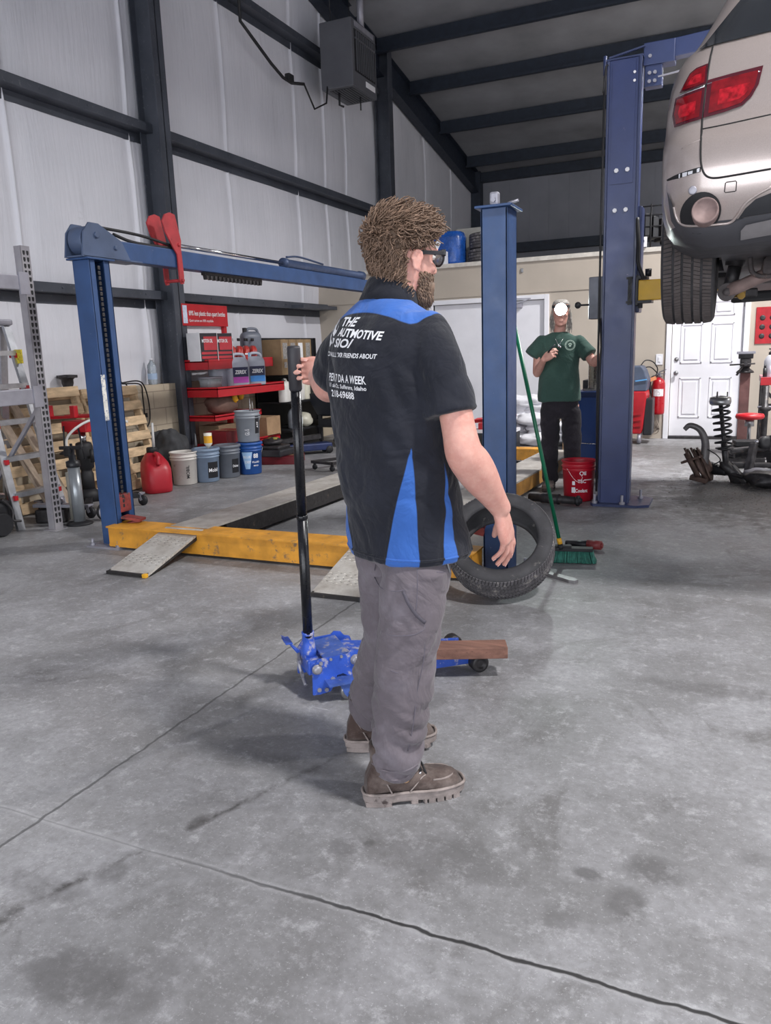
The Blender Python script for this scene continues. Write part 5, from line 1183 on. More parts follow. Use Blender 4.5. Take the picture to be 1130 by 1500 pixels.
m = MB(); m.blob((0, 0, .13), (.16, .24, .13), None, 22, 14, .8, .15, 2); m.xf(Matrix.Translation((-5.95, 8.15, .662))); tag(rooted(m.build('parts_bag', pm('brown parts bag', '6b5148', .7, 0, .2), None), (-5.95, 8.15, .66)), 'crumpled brown bag on the shelf under the plastic tub', 'bag')
m = MB(); m.bb((-.006, -.22, 0), (.006, .22, .5)); m.xf(Matrix.Translation((-5.5, 8.05, .0)) @ Matrix.Rotation(R(-12), 4, 'Y')); tag(rooted(m.build('white_board', M_white, None), (-5.5, 8.05, 0)), 'white sheet panel leaning behind the silver-grey bucket', 'panel')
cbox('dark red tool case on the floor behind the dark grey bucket', -5.65, 7.78, 0, .3, .4, .5, mat=pm('dark red case', '7d1d26', .5, 0, .1), name='tool_case')
# four tall cartons with handles, beside the rack, stacked on a dark shelf unit
ds = thing('shelf_unit', 'black shelf unit beyond the red rack holding cartons and white jugs', 'shelf unit', (-6.0, 10.1, 0))
for z in (1.1, .72, .32):
    m = MB(); m.bb((-6.28, 9.42, z - .025), (-5.72, 11.2, z)); m.build('shelf', M_black, ds)
for y in (9.44, 11.18):
    for x in ((-6.26,) if y < 10 else (-6.26, -5.74)): m = MB(); m.bb((x - .02, y - .02, 0), (x + .02, y + .02, 1.62)); m.build('shelf_post', M_black, ds)
m = MB(); m.bb((-6.28, 9.42, 0), (-6.26, 11.2, 1.62)); m.build('back_panel', M_black, ds)
for k in range(4): cbox(['carton with a grey label nearest the red rack, first of four in a row', 'second carton from the red rack in the row of four', 'third carton from the red rack, with a large white label', 'fourth carton, farthest from the red rack, half hidden by the jack handle'][k], -5.86, 9.34 + k * .21, 1.101, .34, .2, .48, mat=pm('oil carton board', '8f7759', .8, 0, .1, 8), strip=M_label if k == 2 else pm('grey print', '8d8a88', .6, 0, .3, 40))
M_cream = pm('cream jug plastic', 'd9d5c4', .42, 0, .06); M_wjug = pm('white jug plastic', 'e2e0dc', .42, 0, .05)
for k in range(5): jug(['white jug under the cartons, first from the red rack', 'white jug under the cartons, second from the red rack', 'white jug under the cartons, third from the red rack', 'cream jug under the cartons, fourth from the red rack', 'cream jug under the cartons, nearest the jack handle'][k], -5.80, 9.44 + k * .2, .721, M_wjug if k < 3 else M_cream, rz=.2, s=1.18)
cp_ = thing('yellow_scoop', 'yellow plastic scoop resting on the white jugs under the cartons', 'scoop', (-5.72, 10.0, 1.0)); m = MB(); m.lathe([(.0, 0), (.05, .005), (.065, .09), (.061, .09), (.046, .01), (0, .008)], rotm('X', R(60)), 20); m.build('cup', M_yellow, cp_, world=False); m = MB(); m.bar((0, .02, .04), (.02, .14, .1), .02, .008); m.build('handle', M_yellow, cp_, world=False)
sp_ = thing('garden_sprayer', 'translucent grey sprayer bottle with black pump among the dark clutter', 'sprayer', (-5.84, 9.75, .321)); m = MB(); m.lathe([(0, 0), (.1, 0), (.105, .02), (.105, .2), (.08, .26), (.04, .29)], None, 24); b = m.build('tank', pm('cloudy tank plastic', '9aa0aa', .3, 0, .1), sp_, world=False); m = MB(); m.lathe([(.045, .28), (.045, .32), (.02, .33), (.015, .37)], None, 14); m.bar((-.08, .02, .36), (.06, -.1, .42), .03, .03); m.build('pump_head', M_blackp, sp_, world=False); m = MB(); m.bb((.1, -.05, .06), (.107, .04, .16)); m.build('label', M_label, b, world=False)
m = MB(); m.blob((0, 0, .1), (.12, .14, .1), None, 20, 12, 1, .2, 9); m.xf(Matrix.Translation((-5.84, 10.02, .322))); tag(rooted(m.build('white_rag', M_cream, None), (-5.84, 10.02, .32)), 'crumpled white rag beside the sprayer bottle', 'rag')
# floor clutter in front of the black shelves
fj = thing('low_jack', 'dark blue low floor jack parked under the black shelves', 'floor jack', (-5.45, 9.3, 0))
m = MB(); m.bar((-5.75, 9.0, .1), (-5.2, 9.6, .1), .22, .1, bev=.02); m.build('frame', pm('dark blue jack paint', '29355e', .45, .2, .15), fj); m = MB(); m.bar((-5.7, 9.1, .2), (-5.3, 9.5, .24), .1, .06); m.build('lift_arm', M_dksteel, fj)
for x, y in ((-5.3, 9.62), (-5.16, 9.5), (-5.82, 9.05)): m = MB(); m.lathe([(.01, -.02), (.05, -.02), (.055, 0), (.05, .02), (.01, .02)], frame_to((.7, -.7, 0)), 18, c=(x, y, .055)); m.build('wheel', M_black, fj)
cbox('dark red flat toolbox on the floor beside the blue bucket', -5.35, 8.55, 0, .5, .4, .1, R(15), mat=pm('maroon box paint', '6a1620', .4, .1, .1), name='toolbox')
ct = thing('parts_tray', 'black parts tray with a yellow rag on it, on top of the dark red toolbox', 'tray', (-5.42, 8.5, .102)); m = MB(); m.bb((-.2, -.2, 0), (.2, .2, .09), .02); b = m.build('tray', M_blackp, ct, world=False); m = MB(); m.blob((-.04, 0, .17), (.14, .12, .06), None, 18, 10, 1, .25, 4); m.box((0, 0, .11), (.3, .3, .05), None, .02); m.build('contents', M_dksteel, ct, world=False); m = MB(); m.blob((-.03, .02, .21), (.09, .08, .02), None, 14, 8, 1, .3, 6); m.build('rag', pm('dull yellow rag', '8c8340', .9, 0, .2), ct, world=False)
# ---- black hopper cart behind the jack handle
hc_ = thing('hopper_cart', 'black hopper-shaped service cart on casters behind the jack handle', 'cart', (-5.32, 10.35, 0))
hx0, hy0 = -5.32, 10.35
m = MB(); m.ringloft([[Vector((hx0 + sx * a, hy0 + sy * b, z)) for sx, sy in ((-1, -1), (1, -1), (1, 1), (-1, 1))] for z, a, b in ((.46, .3, .22), (.48, .34, .26), (.78, .46, .34), (.8, .47, .35))], smooth=False); m.build('hopper', pm('black cart plastic', '24262e', .4, 0, .08), hc_, .01)
for dx, dy in ((-.3, -.24), (.3, -.24), (.3, .24), (-.3, .24)):
    m = MB(); m.bb((hx0 + dx - .025, hy0 + dy - .025, .1), (hx0 + dx + .025, hy0 + dy + .025, .48)); lg_ = m.build('leg', M_black, hc_); m = MB(); m.lathe([(.01, -.015), (.045, -.015), (.05, 0), (.045, .015), (.01, .015)], rotm('X', R(90)), 16, c=(hx0 + dx, hy0 + dy, .05)); m.build('caster', M_black, lg_)
m = MB(); m.bb((hx0 - .34, hy0 - .28, .3), (hx0 + .34, hy0 + .28, .32)); m.bb((hx0 - .3, hy0 - .27, .32), (hx0 + .3, hy0 + .2, .42)); m.build('lower_tray', M_blackp, hc_)
m = MB(); m.bb((hx0 - .4, hy0 - .3, .81), (hx0 + .44, hy0 + .3, .93)); m.build('tool_drawers', M_blackp, hc_)
m = MB()
for z in (.84, .88): m.bb((hx0 - .36, hy0 - .306, z), (hx0 + .4, hy0 - .3, z + .006))
m.build('drawer_trim', M_galv, hc_)
cr = thing('mechanic_creeper', 'grey folding creeper frame on small casters, on the floor behind the man with the jack', 'creeper', (-4.5, 8.3, 0))
m = MB(); m.bar((-4.62, 8.05, .1), (-4.2, 8.75, .1), .05, .03); m.bar((-4.3, 7.95, .1), (-3.95, 8.6, .1), .05, .03); m.bar((-4.62, 8.05, .1), (-4.3, 7.95, .1), .04, .03); m.bar((-4.2, 8.75, .1), (-3.95, 8.6, .1), .04, .03); m.build('frame', M_dksteel, cr)
for x, y in ((-4.6, 8.08), (-4.31, 7.98), (-4.2, 8.72), (-3.97, 8.57)): m = MB(); m.lathe([(.01, -.012), (.03, -.012), (.034, 0), (.03, .012), (.01, .012)], rotm('X', R(90)), 16, c=(x, y, .035)); m.bar((x, y, .04), (x, y, .09), .03, .02); m.build('caster', M_black, cr)
m = MB(); m.box((0, 0, .05), (.3, .24, .09), rotz(.5), .012); m.xf(Matrix.Translation((-4.9, 10.9, 0))); tag(rooted(m.build('blue_case', pm('blue case', '2c4fa8', .4, 0, .1), None), (-4.9, 10.9, 0)), 'small blue case on the floor behind the black hopper cart', 'case')
# black board and hanging tools on the back wall in the corner
pg2 = thing('pegboard', 'black tool board on the tan wall in the corner beyond the cartons', 'tool board', (-5.6, 11.78, 1.2)); m = MB(); m.bb((-6.25, 11.765, .95), (-4.7, 11.79, 1.62)); pbo = m.build('board', M_black, pg2)
for k in range(9):
    x = -6.1 + k * .15; m = MB(); L = .16 + .1 * ((k * 7) % 3) / 2; m.rod((x, 11.74, 1.5), (x, 11.74, 1.5 - L), .009, 8); m.blob((x, 11.74, 1.5), (.025, .012, .03)); m.box((x, 11.74, 1.5 - L), (.03, .018, .06), None, .005); m.build('hand_tool', M_steel if k % 2 else M_dksteel, pbo)
# ---- unit heater hung below the roof, with gas pipe
ht = thing('unit_heater', 'grey gas unit heater hanging below the roof beside the dark column', 'heater', (-5.75, 12.0, 5.4))
hxx0, hxx1, hyy0, hyy1, hz0, hz1 = -6.1, -5.55, 11.55, 12.42, 5.35, 6.3
M_heat = pm('grey heater enamel', '5f6066', .45, .2, .06, 3)
m = MB(); m.bb((hxx0, hyy0, hz0), (hxx1, hyy1, hz1), .02); hb2 = m.build('casing', M_heat, ht)
m = MB(); m.bb((hxx1, hyy0 + .08, hz0 + .22), (hxx1 + .006, hyy1 - .06, hz1 - .14)); gr2 = m.build('grille_opening', M_black, hb2)
m = MB()
for k in range(10): y = hyy0 + .13 + k * .066; m.bb((hxx1 + .004, y, hz0 + .24), (hxx1 + .02, y + .02, hz1 - .16))
m.bb((hxx1 + .004, hyy0 + .08, hz1 - .28), (hxx1 + .022, hyy1 - .06, hz1 - .26)); m.build('louvre', M_heat, gr2)
m = MB(); m.bb((hxx1, hyy0 + .45, hz0 + .09), (hxx1 + .005, hyy1 - .08, hz0 + .17)); m.build('nameplate', M_label, hb2); m = MB(); m.bb((hxx1, hyy0 + .1, hz1 - .1), (hxx1 + .01, hyy1 - .1, hz1 - .03)); m.build('top_vent', M_galv, hb2)
m = MB(); m.bb((hxx0 + .1, hyy0 + .08, hz0 - .004), (hxx1 - .06, hyy1 - .08, hz0)); bv = m.build('bottom_vent', M_black, hb2); m = MB()
for k in range(8): x = hxx0 + .12 + k * .05; m.bb((x, hyy0 + .08, hz0 - .012), (x + .02, hyy1 - .08, hz0 - .003))
m.build('vent_slat', M_heat, bv)
m = MB(); m.rod((-5.72, 12.25, hz1), (-5.72, 12.25, 7.1), .055, 16); m.build('flue_pipe', M_galv, ht)
for y in (hyy0 + .1, hyy1 - .1): m = MB(); m.rod((-5.95, y, hz1), (-5.95, y, 7.15), .008, 8); m.build('hanger_rod', M_black, ht)
m = MB(); m.tube(smoothpath([(-6.25, 9.6, 7.2), (-6.25, 9.62, 6.3)], 2) + smoothpath([(-6.25, 9.62, 5.72), (-6.22, 10.6, 5.3), (-6.1, 11.0, 5.3)], 3), .022, 10); m.tube([(-6.1, 11.0, 5.3), (-6.05, 11.2, 5.0), (-6.0, 11.5, 5.15), (-6.0, 11.56, 5.4)], .014, 8); m.box((-6.2, 10.75, 5.33), (.08, .14, .1), None, .01); m.build('gas_pipe', M_black, ht)
m = MB(); m.tube([(-5.9, 11.75, hz0), (-5.9, 11.75, hz0 - .18), (-5.85, 11.8, hz0 - .2)], .018, 8); m.rod((-5.7, 12.1, hz0), (-5.7, 12.1, hz0 - .2), .012, 8); m.build('drip_leg', M_black, ht)
# ================================================================== silver-champagne SUV held up on the two-post lift, seen from behind
CX, CY, CZ = .55, 3.63, 1.42
car = thing('car', 'pale champagne silver SUV raised on the two-post lift, seen from behind', 'car', (CX, CY, CZ))
def m_car():
    t = NT('champagne metallic paint'); v = t.obj()
    c = t.mix(t.ramp(t.noise(v, 900, 2), .4, .6), lin('aa9d99'), lin('bfb3af')); t.l(c, t.b.inputs['Base Color'])
    t.b.inputs['Metallic'].default_value = .45; t.b.inputs['Roughness'].default_value = .3; t.b.inputs['Coat Weight'].default_value = .7; t.b.inputs['Coat Roughness'].default_value = .06; return t.m
M_car = m_car()
M_clad = pm('dark grey bumper cladding', '46464b', .5, 0, .08, 6)
#        z,   half w, rear y, front y, rear crown, corner r
SL = [(.355, .80, .2, 4.5, .06, .12), (.385, .86, .12, 4.58, .07, .14), (.42, .905, .075, 4.64, .07, .14), (.48, .935, .04, 4.68, .08, .16), (.56, .955, .01, 4.72, .09, .17), (.66, .962, .0, 4.74, .09, .17), (.75, .964, .012, 4.74, .09, .17), (.79, .964, .03, 4.72, .09, .16), (.815, .962, .07, 4.72, .085, .15),
      (.86, .96, .10, 4.7, .08, .15), (.95, .958, .115, 4.68, .08, .15), (1.05, .948, .135, 4.6, .085, .16), (1.13, .93, .16, 4.45, .09, .17), (1.18, .905, .19, 4.2, .09, .17), (1.21, .872, .215, 3.75, .09, .17), (1.25, .845, .25, 3.3, .085, .16), (1.38, .79, .365, 2.95, .08, .16), (1.52, .74, .50, 2.65, .08, .16), (1.63, .685, .62, 2.4, .08, .17), (1.69, .62, .72, 2.2, .07, .17), (1.73, .5, .9, 1.95, .05, .16)]
def slc(z):
    z = max(SL[0][0], min(SL[-1][0], z))
    for a, b in zip(SL[:-1], SL[1:]):
        if a[0] <= z <= b[0]:
            t = (z - a[0]) / (b[0] - a[0]); return [p + (q - p) * t for p, q in zip(a[1:], b[1:])]
def outline(z):
    w0, yr, yf, cr, rc = slc(z); w = w0 - .06; out = []; xe = w - rc
    yc = lambda x: yr + cr * (x / w) ** 2
    for k in range(21): x = -xe + 2 * xe * k / 20; out.append((x, yc(x)))
    m = 2 * cr * xe / w ** 2; a0 = math.atan(m); y0 = yc(xe); cx_, cy_ = xe - rc * 0 , y0
    # corner arc from tangent slope a0 to vertical
    n = 8; 
    for k in range(1, n + 1):
        a = a0 + (PI / 2 - a0) * k / n; s = (math.sin(a) - math.sin(a0)) / (1 - math.sin(a0)); c_ = (math.cos(a0) - math.cos(a)) / math.cos(a0); out.append((xe + rc * s, y0 + rc * 1.25 * c_))
    ys = out[-1][1]; yfe = yf - .35
    for k in range(1, 31):
        y = ys + (yfe - ys) * k / 30; q = min(1, (y - ys) / .75); out.append((w + .06 * q * q * (3 - 2 * q), y))
    w = w0
    for k in range(1, 13): a = PI / 2 * k / 12; out.append((w - (w * .55) * (1 - math.cos(a)), yfe + .35 * math.sin(a)))
    right = out; xf = right[-1][0]
    front = [(xf - 2 * xf * k / 10, yf) for k in range(1, 10)]
    left = [(-x, y) for x, y in reversed(right[21:])]
    return right + front + left
zs_ = []
for a, b in zip(SL[:-1], SL[1:]):
    n = max(1, int((b[0] - a[0]) / .03)); zs_ += [a[0] + (b[0] - a[0]) * k / n for k in range(n)]
zs_.append(SL[-1][0])
Wc = lambda x, y, z: Vector((CX + x, CY + y, CZ + z))
bdm = MB(); bdm.ringloft([[Wc(x, y, z) for x, y in outline(z)] for z in zs_])
# wheel arches cut out of the sides
me = bdm.mesh('car_shell'); tmp = bpy.data.objects.new('car_shell', me); COL.objects.link(tmp); cutters = []
for s in (-1, 1):
    for wy in (1.12, 4.02):
        c = MB(); c.lathe([(.0, -.25), (.43, -.25), (.43, .25), (0, .25)], rotm('Y', R(90)), 40, c=Wc(s * .9, wy, .42)); co2 = c.build('cutter', M_black); cutters.append(co2)
        q = tmp.modifiers.new('arch', 'BOOLEAN'); q.operation = 'DIFFERENCE'; q.object = co2; q.solver = 'EXACT'
dg = bpy.context.evaluated_depsgraph_get(); dg.update(); me2 = bpy.data.meshes.new_from_object(tmp.evaluated_get(dg))
res = MB(); res.v = [tuple(p.co) for p in me2.vertices]; res.f = [tuple(f.vertices) for f in me2.polygons]; res.sm = [True] * len(res.f); res.mi = [0] * len(res.f)
for o in cutters + [tmp]: bpy.data.objects.remove(o)
for i_, f_ in enumerate(res.f):
    if sum(res.v[k][2] for k in f_) / len(f_) < CZ + .455: res.mi[i_] = 1
shell = res.build('body_shell', [M_car, M_clad], car); 
e = shell.modifiers.new('edges', 'EDGE_SPLIT'); e.split_angle = R(35)
ctree = bvh(bdm)
def cp(px, py):
    """(x, z) on the car's rear where the body is seen at (px, py)"""
    h = ctree.ray_cast(CAM, ray(px, py).normalized()); p = h[0] if h[0] is not None else onY(px, py, CY + .3); return (p.x - CX, p.z - CZ)
zq = lambda l, oy=0: [cp(880 + x / 4.52, oy + y / 4.52) for x, y in l]
def rear_y(x, z):
    o = outline(z); pts = o[:21 + 8] ; ax = abs(x); pr2 = [(abs(a), b) for a, b in pts[10:]]
    for (x0, y0), (x1, y1) in zip(pr2[:-1], pr2[1:]):
        if x0 <= ax <= x1 + 1e-9: return y0 + (y1 - y0) * (ax - x0) / max(1e-6, x1 - x0)
    return pr2[-1][1]
def patch(poly, lift=.004, step=.03, both=False):
    """outline in (x, z) laid on the rear of the body"""
    bm = bmesh.new(); f = bm.faces.new([bm.verts.new((x, 0, z)) for x, z in poly]); 
    xs = [p[0] for p in poly]; zs2 = [p[1] for p in poly]
    for ax, lo, hi in ((0, min(xs), max(xs)), (2, min(zs2), max(zs2))):
        k = lo + step
        while k < hi:
            co = [0, 0, 0]; no = [0, 0, 0]; co[ax] = k; no[ax] = 1
            bmesh.ops.bisect_plane(bm, geom=bm.verts[:] + bm.edges[:] + bm.faces[:], plane_co=co, plane_no=no); k += step
    bm.verts.index_update(); m = MB()
    vs = [Wc(v.co.x, rear_y(v.co.x, v.co.z), v.co.z) for v in bm.verts]
    # lift along the local normal (horizontal part is enough here)
    out = []
    for v, p in zip(bm.verts, vs):
        e_ = .01; s = (rear_y(v.co.x + e_, v.co.z) - rear_y(v.co.x - e_, v.co.z)) / (2 * e_); t_ = (rear_y(v.co.x, v.co.z + e_) - rear_y(v.co.x, v.co.z - e_)) / (2 * e_)
        n = Vector((s, -1, t_)).normalized(); out.append(p + n * lift)
    m.add(out, [[v.index for v in f.verts] for f in bm.faces], True)
    if both: m.add([(2 * CX - p[0], p[1], p[2]) for p in out], [[v.index for v in reversed(f.verts)] for f in bm.faces], True)
    bm.free(); return m
def seam(pts, r=.004, mirror=False, lift=0.0):
    m = MB(); P = smoothpath([(x, 0, z) for x, z in pts], 6); Q = [Wc(p.x, rear_y(p.x, p.z) - lift, p.z) for p in P]; m.tube(Q, r, 6)
    if mirror: m.tube([(2 * CX - p.x, p.y, p.z) for p in Q], r, 6)
    return m
M_lamp = pm('deep red lamp glass', '760c16', .12, 0, .25, 26, coat=1.0); M_lampd = pm('dark red lamp edge', '4a1420', .15, 0, .1, coat=1.0); M_lampb = pm('bright red lamp optic', 'a01622', .2, 0, .4, 40, coat=.6)
M_glass = pm('dark rear glass', '1c2126', .06, 0, .1, 2, coat=.8, spec=.8)
# rear window
low = zq([(655, 340), (730, 312), (900, 268), (1130, 212)])
x0, z0 = low[0]; zt = 1.60
gp = [low[0], low[1], low[2], low[3], (0, low[3][1] + .004), (.3, low[3][1]), (.62, low[1][1]), (.70, z0), (.62, 1.4), (.54, zt), (-.54, zt), (-.62, 1.4)]
gw = patch(gp, .006).build('rear_window', M_glass, car)
sp = MB(); sp.ringloft([[Wc(x, .66 + .06 * (x / .6) ** 2 + dy, 1.625 - .05 * (x / .6) ** 2 + dz) for dy, dz in ((0, -.02), (-.12, -.01), (-.13, .005), (0, .02))] for x in [-.6 + .1 * k for k in range(13)]], smooth=False); sp.build('roof_spoiler', M_car, car, .004)
wm = MB(); wm.bar(Wc(.0, rear_y(0, 1.24) - .03, 1.235), Wc(-.42, rear_y(.42, 1.27) - .03, 1.275), .012, .014); wm.build('wiper', M_black, car)
# lamps: outer pair on the quarter, inner pair on the tailgate
outer_hi = zq([(597, 492), (640, 455), (716, 425), (702, 556), (620, 592), (530, 622)]); outer_lo = zq([(505, 655), (600, 615), (695, 580), (672, 790), (580, 818), (496, 848), (484, 770)]); inner = zq([(712, 535), (880, 488), (1080, 437), (1050, 560), (1005, 640), (940, 702), (820, 745), (682, 784)])
for nm, pg in (('tail_lamp', outer_lo), ('tail_lamp', outer_hi), ('tail_lamp', inner)):
    o = patch(pg, .006, .025).build(nm, M_lampd, car); cx2 = sum(p[0] for p in pg) / len(pg); cz2 = sum(p[1] for p in pg) / len(pg)
    patch([(cx2 + (x - cx2) * .84, cz2 + (z - cz2) * .82) for x, z in pg], .0075, .025).build('lamp_glass', M_lamp, o)
    patch([(cx2 + (x - cx2) * .55, cz2 - .008 + (z - cz2) * .4) for x, z in pg], .0085, .025).build('lamp_optic', M_lampb, o)
    patch([(-x, z) for x, z in reversed(pg)], .006, .03).build(nm, M_lamp, car)
split_build(seam(zq([(522, 640), (600, 606), (692, 572)]), .006, True), 'lamp_chrome_strip', M_chrome, car); split_build(seam(zq([(708, 560), (850, 520), (1062, 476)]), .007, True), 'lamp_chrome_strip', M_chrome, car)
# panel gaps
gapm = pm('dark panel gap', '141416', .7, 0, .05)
tg = zq([(745, 312), (722, 420), (704, 540), (690, 620), (676, 760), (668, 900), (664, 1020), (668, 1090), (685, 1145), (715, 1172), (770, 1178), (900, 1158), (1130, 1118)])
split_build(seam(tg, .0042, True), 'tailgate_gap', gapm, car)
seam(zq([(670, 856), (850, 820), (1130, 758)]), .0032).build('tailgate_crease', gapm, car)
seam(zq([(540, 985), (600, 950), (665, 925)]) , .003).build('quarter_crease', M_car, car)
rs_ = zq([(440, 1190), (520, 1150), (668, 1104), (664, 1138), (520, 1182), (446, 1200)]); rf_ = patch(rs_, .002, .03).build('reflector_recess', M_black, car)
for q in ([(525, 1152), (535, 1150), (533, 1178), (524, 1180)], [(548, 1146), (580, 1138), (576, 1166), (548, 1172)], [(585, 1138), (615, 1130), (613, 1150), (584, 1158)], [(642, 1120), (660, 1112), (658, 1138), (641, 1142)]): patch(zq(q), .006, .02).build('reflector_clip', M_white, rf_)
h = cp(880 + 612 / 4.52, 240 + 177 / 4.52); m = MB(); m.lathe([(.018, 0), (.018, .004), (.013, .006), (0, .006)], rotm('X', R(90)), 18, c=Wc(h[0], rear_y(*h) - .0, h[1])); m.build('parking_sensor', M_galv, car)
tc_ = zq([(828, 128), (836, 122), (896, 113), (902, 120), (898, 178), (890, 182), (828, 190), (822, 184)], 240); m = MB(); P = [Wc(x, rear_y(x, z), z) for x, z in tc_]; m.tube(P, .0022, 6, closed=True); m.build('tow_eye_cover', gapm, car)
# dark lower cladding with the painted exhaust bays
cl_ = zq([(482, 262), (500, 330), (515, 378), (545, 408), (620, 420), (760, 412), (860, 398), (905, 374), (985, 345), (1130, 322)], 240)
zb = .362
poly = [(-.865, .60)] + [cl_[0]] + cl_[1:] + [(0, cl_[-1][1] + .005), (0, zb + .02), (-.3, zb + .015), (-.55, zb), (-.70, zb + .0), (-.79, zb + .03), (-.845, .48)]
patch(poly, .006).build('bumper_cladding', M_clad, car); patch([(-x, z) for x, z in reversed(poly)], .006).build('bumper_cladding', M_clad, car)
split_build(seam(zq([(486, 285), (500, 345), (520, 385), (560, 408), (640, 412), (780, 402), (860, 390), (905, 345), (960, 265), (1040, 205), (1130, 155)], 240), .006, True, .004), 'bumper_edge_highlight', M_car, car)  # body-coloured bead put in for the bright highlight on the recess edge
cav = zq([(912, 365), (960, 295), (1030, 232), (1130, 192)], 240); poly = cav + [(0, cav[-1][1] + .012), (0, cl_[-1][1] + .01), cl_[-1], cl_[-2]]
patch(poly, .004).build('valance', pm('deep grey valance', '26272c', .55, 0, .1), car); patch([(-x, z) for x, z in reversed(poly)], .004).build('valance', _mats['deep grey valance'], car)
dif = zq([(930, 490), (932, 430), (965, 398), (1130, 362), (1130, 455)], 240); poly = dif[:4] + [(0, dif[3][1] + .006), (0, max(.41, dif[4][1] - .01)), dif[4]]
patch(poly, .012).build('skid_plate', pm('silver skid plate', '8d8a8c', .38, .4, .08), car); patch([(-x, z) for x, z in reversed(poly)], .012).build('skid_plate', _mats['silver skid plate'], car)
for s in (1, -1):
    ex, ez = cp(880 + 662 / 4.52, 240 + 322 / 4.52); ex *= s; yy = rear_y(ex, ez)
    ho2 = patch([(ex + .082 * math.cos(a), ez + .078 * math.sin(a)) for a in [2 * PI * k / 32 for k in range(32)]], .004, .03).build('exhaust_opening', M_black, car)
    m = MB(); m.lathe([(.052, -.2), (.054, .018), (.05, .024), (.045, .016), (.0, .008)], rotm('X', R(84)), 28, c=Wc(ex + s * .02, yy - .026, ez - .002)); m.build('exhaust_tip', pm('sooty exhaust tip', '8a7572', .65, .15, .15, 18), ho2)
# wheels
for s in (-1, 1):
    for wy in (1.12,):            # the front wheels are off
        c, t = tyre_mb(.376, .243, .25, n=110)
        Mw = Matrix.Translation(Wc(s * .81, wy, .425)) @ Matrix.Rotation(R(90 if s < 0 else -90), 4, 'Z')
        wo = c.xf(Mw).build('tyre', M_tyre, car); t.xf(Mw).build('tread', pm('brown-grey tread', '57504f', .8, 0, .16, 12, .2, 150), wo)
        m = MB(); My = rotm('X', R(-90)); m.lathe([(.243, -.12), (.23, -.115), (.22, -.05), (.2, -.04), (.2, .1), (.235, .115), (.243, .12)], My, 48, caps=False)
        for k in range(10): a = 2 * PI * k / 10; m.bar((.05 * math.cos(a), .09, .05 * math.sin(a)), (.235 * math.cos(a), .1, .235 * math.sin(a)), .03, .03, (0, 1, 0))
        m.lathe([(0, .05), (.07, .05), (.07, .1), (.03, .11), (0, .11)], My, 24); m.xf(Mw).build('wheel_rim', M_alu, wo)
# underbody: floor, muffler, subframe, arms, dampers, half shafts
M_under2 = pm('road-worn underbody', '554f50', .7, .1, .25, 10, .2, 60, wear='7d6a62', wamt=.4)
m = MB(); m.bb(Wc(-.62, .3, .36), Wc(.62, 4.3, .42), .02); m.bb(Wc(-.84, 1.7, .33), Wc(-.62, 3.5, .42), .02); m.bb(Wc(.62, 1.7, .33), Wc(.84, 3.5, .42), .02); m.build('floor_pan', pm('black floor pan', '1f2023', .7, 0, .2), car)
m = MB(); m.ringloft([ring(Wc(x, .5, .33), (0, 1, 0), (0, 0, 1), a, b, 22, .8) for x, a, b in ((-.42, .1, .05), (-.40, .15, .08), (.40, .15, .08), (.42, .1, .05))]); m.build('muffler', pm('dull muffler steel', '77716e', .45, .5, .15, 9), car)
m = MB(); m.bar(Wc(-.45, .85, .32), Wc(.45, .85, .32), .09, .09, bev=.02); m.bar(Wc(-.45, 1.35, .3), Wc(.45, 1.35, .3), .09, .08, bev=.02)
for s in (-1, 1): m.bar(Wc(s * .42, .8, .31), Wc(s * .42, 1.4, .3), .08, .08, bev=.02)
m.box(Wc(0, 1.1, .32), (.26, .3, .2), None, .05); m.build('subframe', M_under2, car)
for s in (-1, 1):
    m = MB(); m.ringloft([ring(Wc(s * x, y, z), (0, 1, 0), (0, 0, 1), a, b, 14, .7) for x, y, z, a, b in ((.36, .88, .29, .04, .03), (.45, .9, .27, .06, .035), (.56, .95, .225, .07, .035), (.63, .98, .205, .045, .04))]); m.build('control_arm', pm('pinkish dusty arm', '8a7672', .7, .1, .15, 14), car)
    m = MB(); m.lathe([(.045, -.03), (.045, .03)], rotm('X', R(90)), 18, c=Wc(s * .62, .96, .2)); m.lathe([(.02, .03), (.02, .042), (0, .043)], rotm('X', R(90)), 12, c=Wc(s * .62, .96, .2)); m.build('bushing', M_under2, car)
    m = MB(); m.tube([Wc(s * .61, .97, .21), Wc(s * .585, .97, .34)], .034, 14); m.tube([Wc(s * .59, .97, .33), Wc(s * .565, .97, .5)], .048, 14); m.build('damper', M_dksteel, car)
    m = MB(); m.rod(Wc(s * .12, 1.12, .38), Wc(s * .66, 1.12, .42), .022, 12); m.build('half_shaft', M_dksteel, car)
    m = MB(); m.tube(smoothpath([Wc(s * .52, .84, .36), Wc(s * .5, .84, .28), Wc(s * .42, .83, .26), Wc(s * .3, .82, .3), Wc(s * .1, .82, .31)]), .012, 8); m.build('sway_bar', M_under2, car)
    m = MB(); m.bar(Wc(s * .5, 1.5, .22), Wc(s * .62, 2.2, .25), .08, .05, bev=.01); m.build('trailing_arm', M_dksteel, car)
m = MB(); m.bar(Wc(-.58, 1.62, .2), Wc(-.1, 1.9, .22), .12, .06, bev=.015); m.bar(Wc(-.1, 1.9, .21), Wc(.05, 1.85, .17), .05, .03); m.bb(Wc(.1, 1.7, .17), Wc(.3, 1.9, .24), .02); m.build('undertray', M_black, car)
m = MB(); m.bar(Wc(-.58, 1.2, .2), Wc(-.55, 1.26, .2), .05, .035); m.lathe([(.02, -.03), (.02, .03)], rotm('X', R(90)), 10, c=Wc(-.55, 1.2, .19)); m.build('brass_fitting', pm('brassy bolt', '9a7a3a', .45, .5, .2), car)
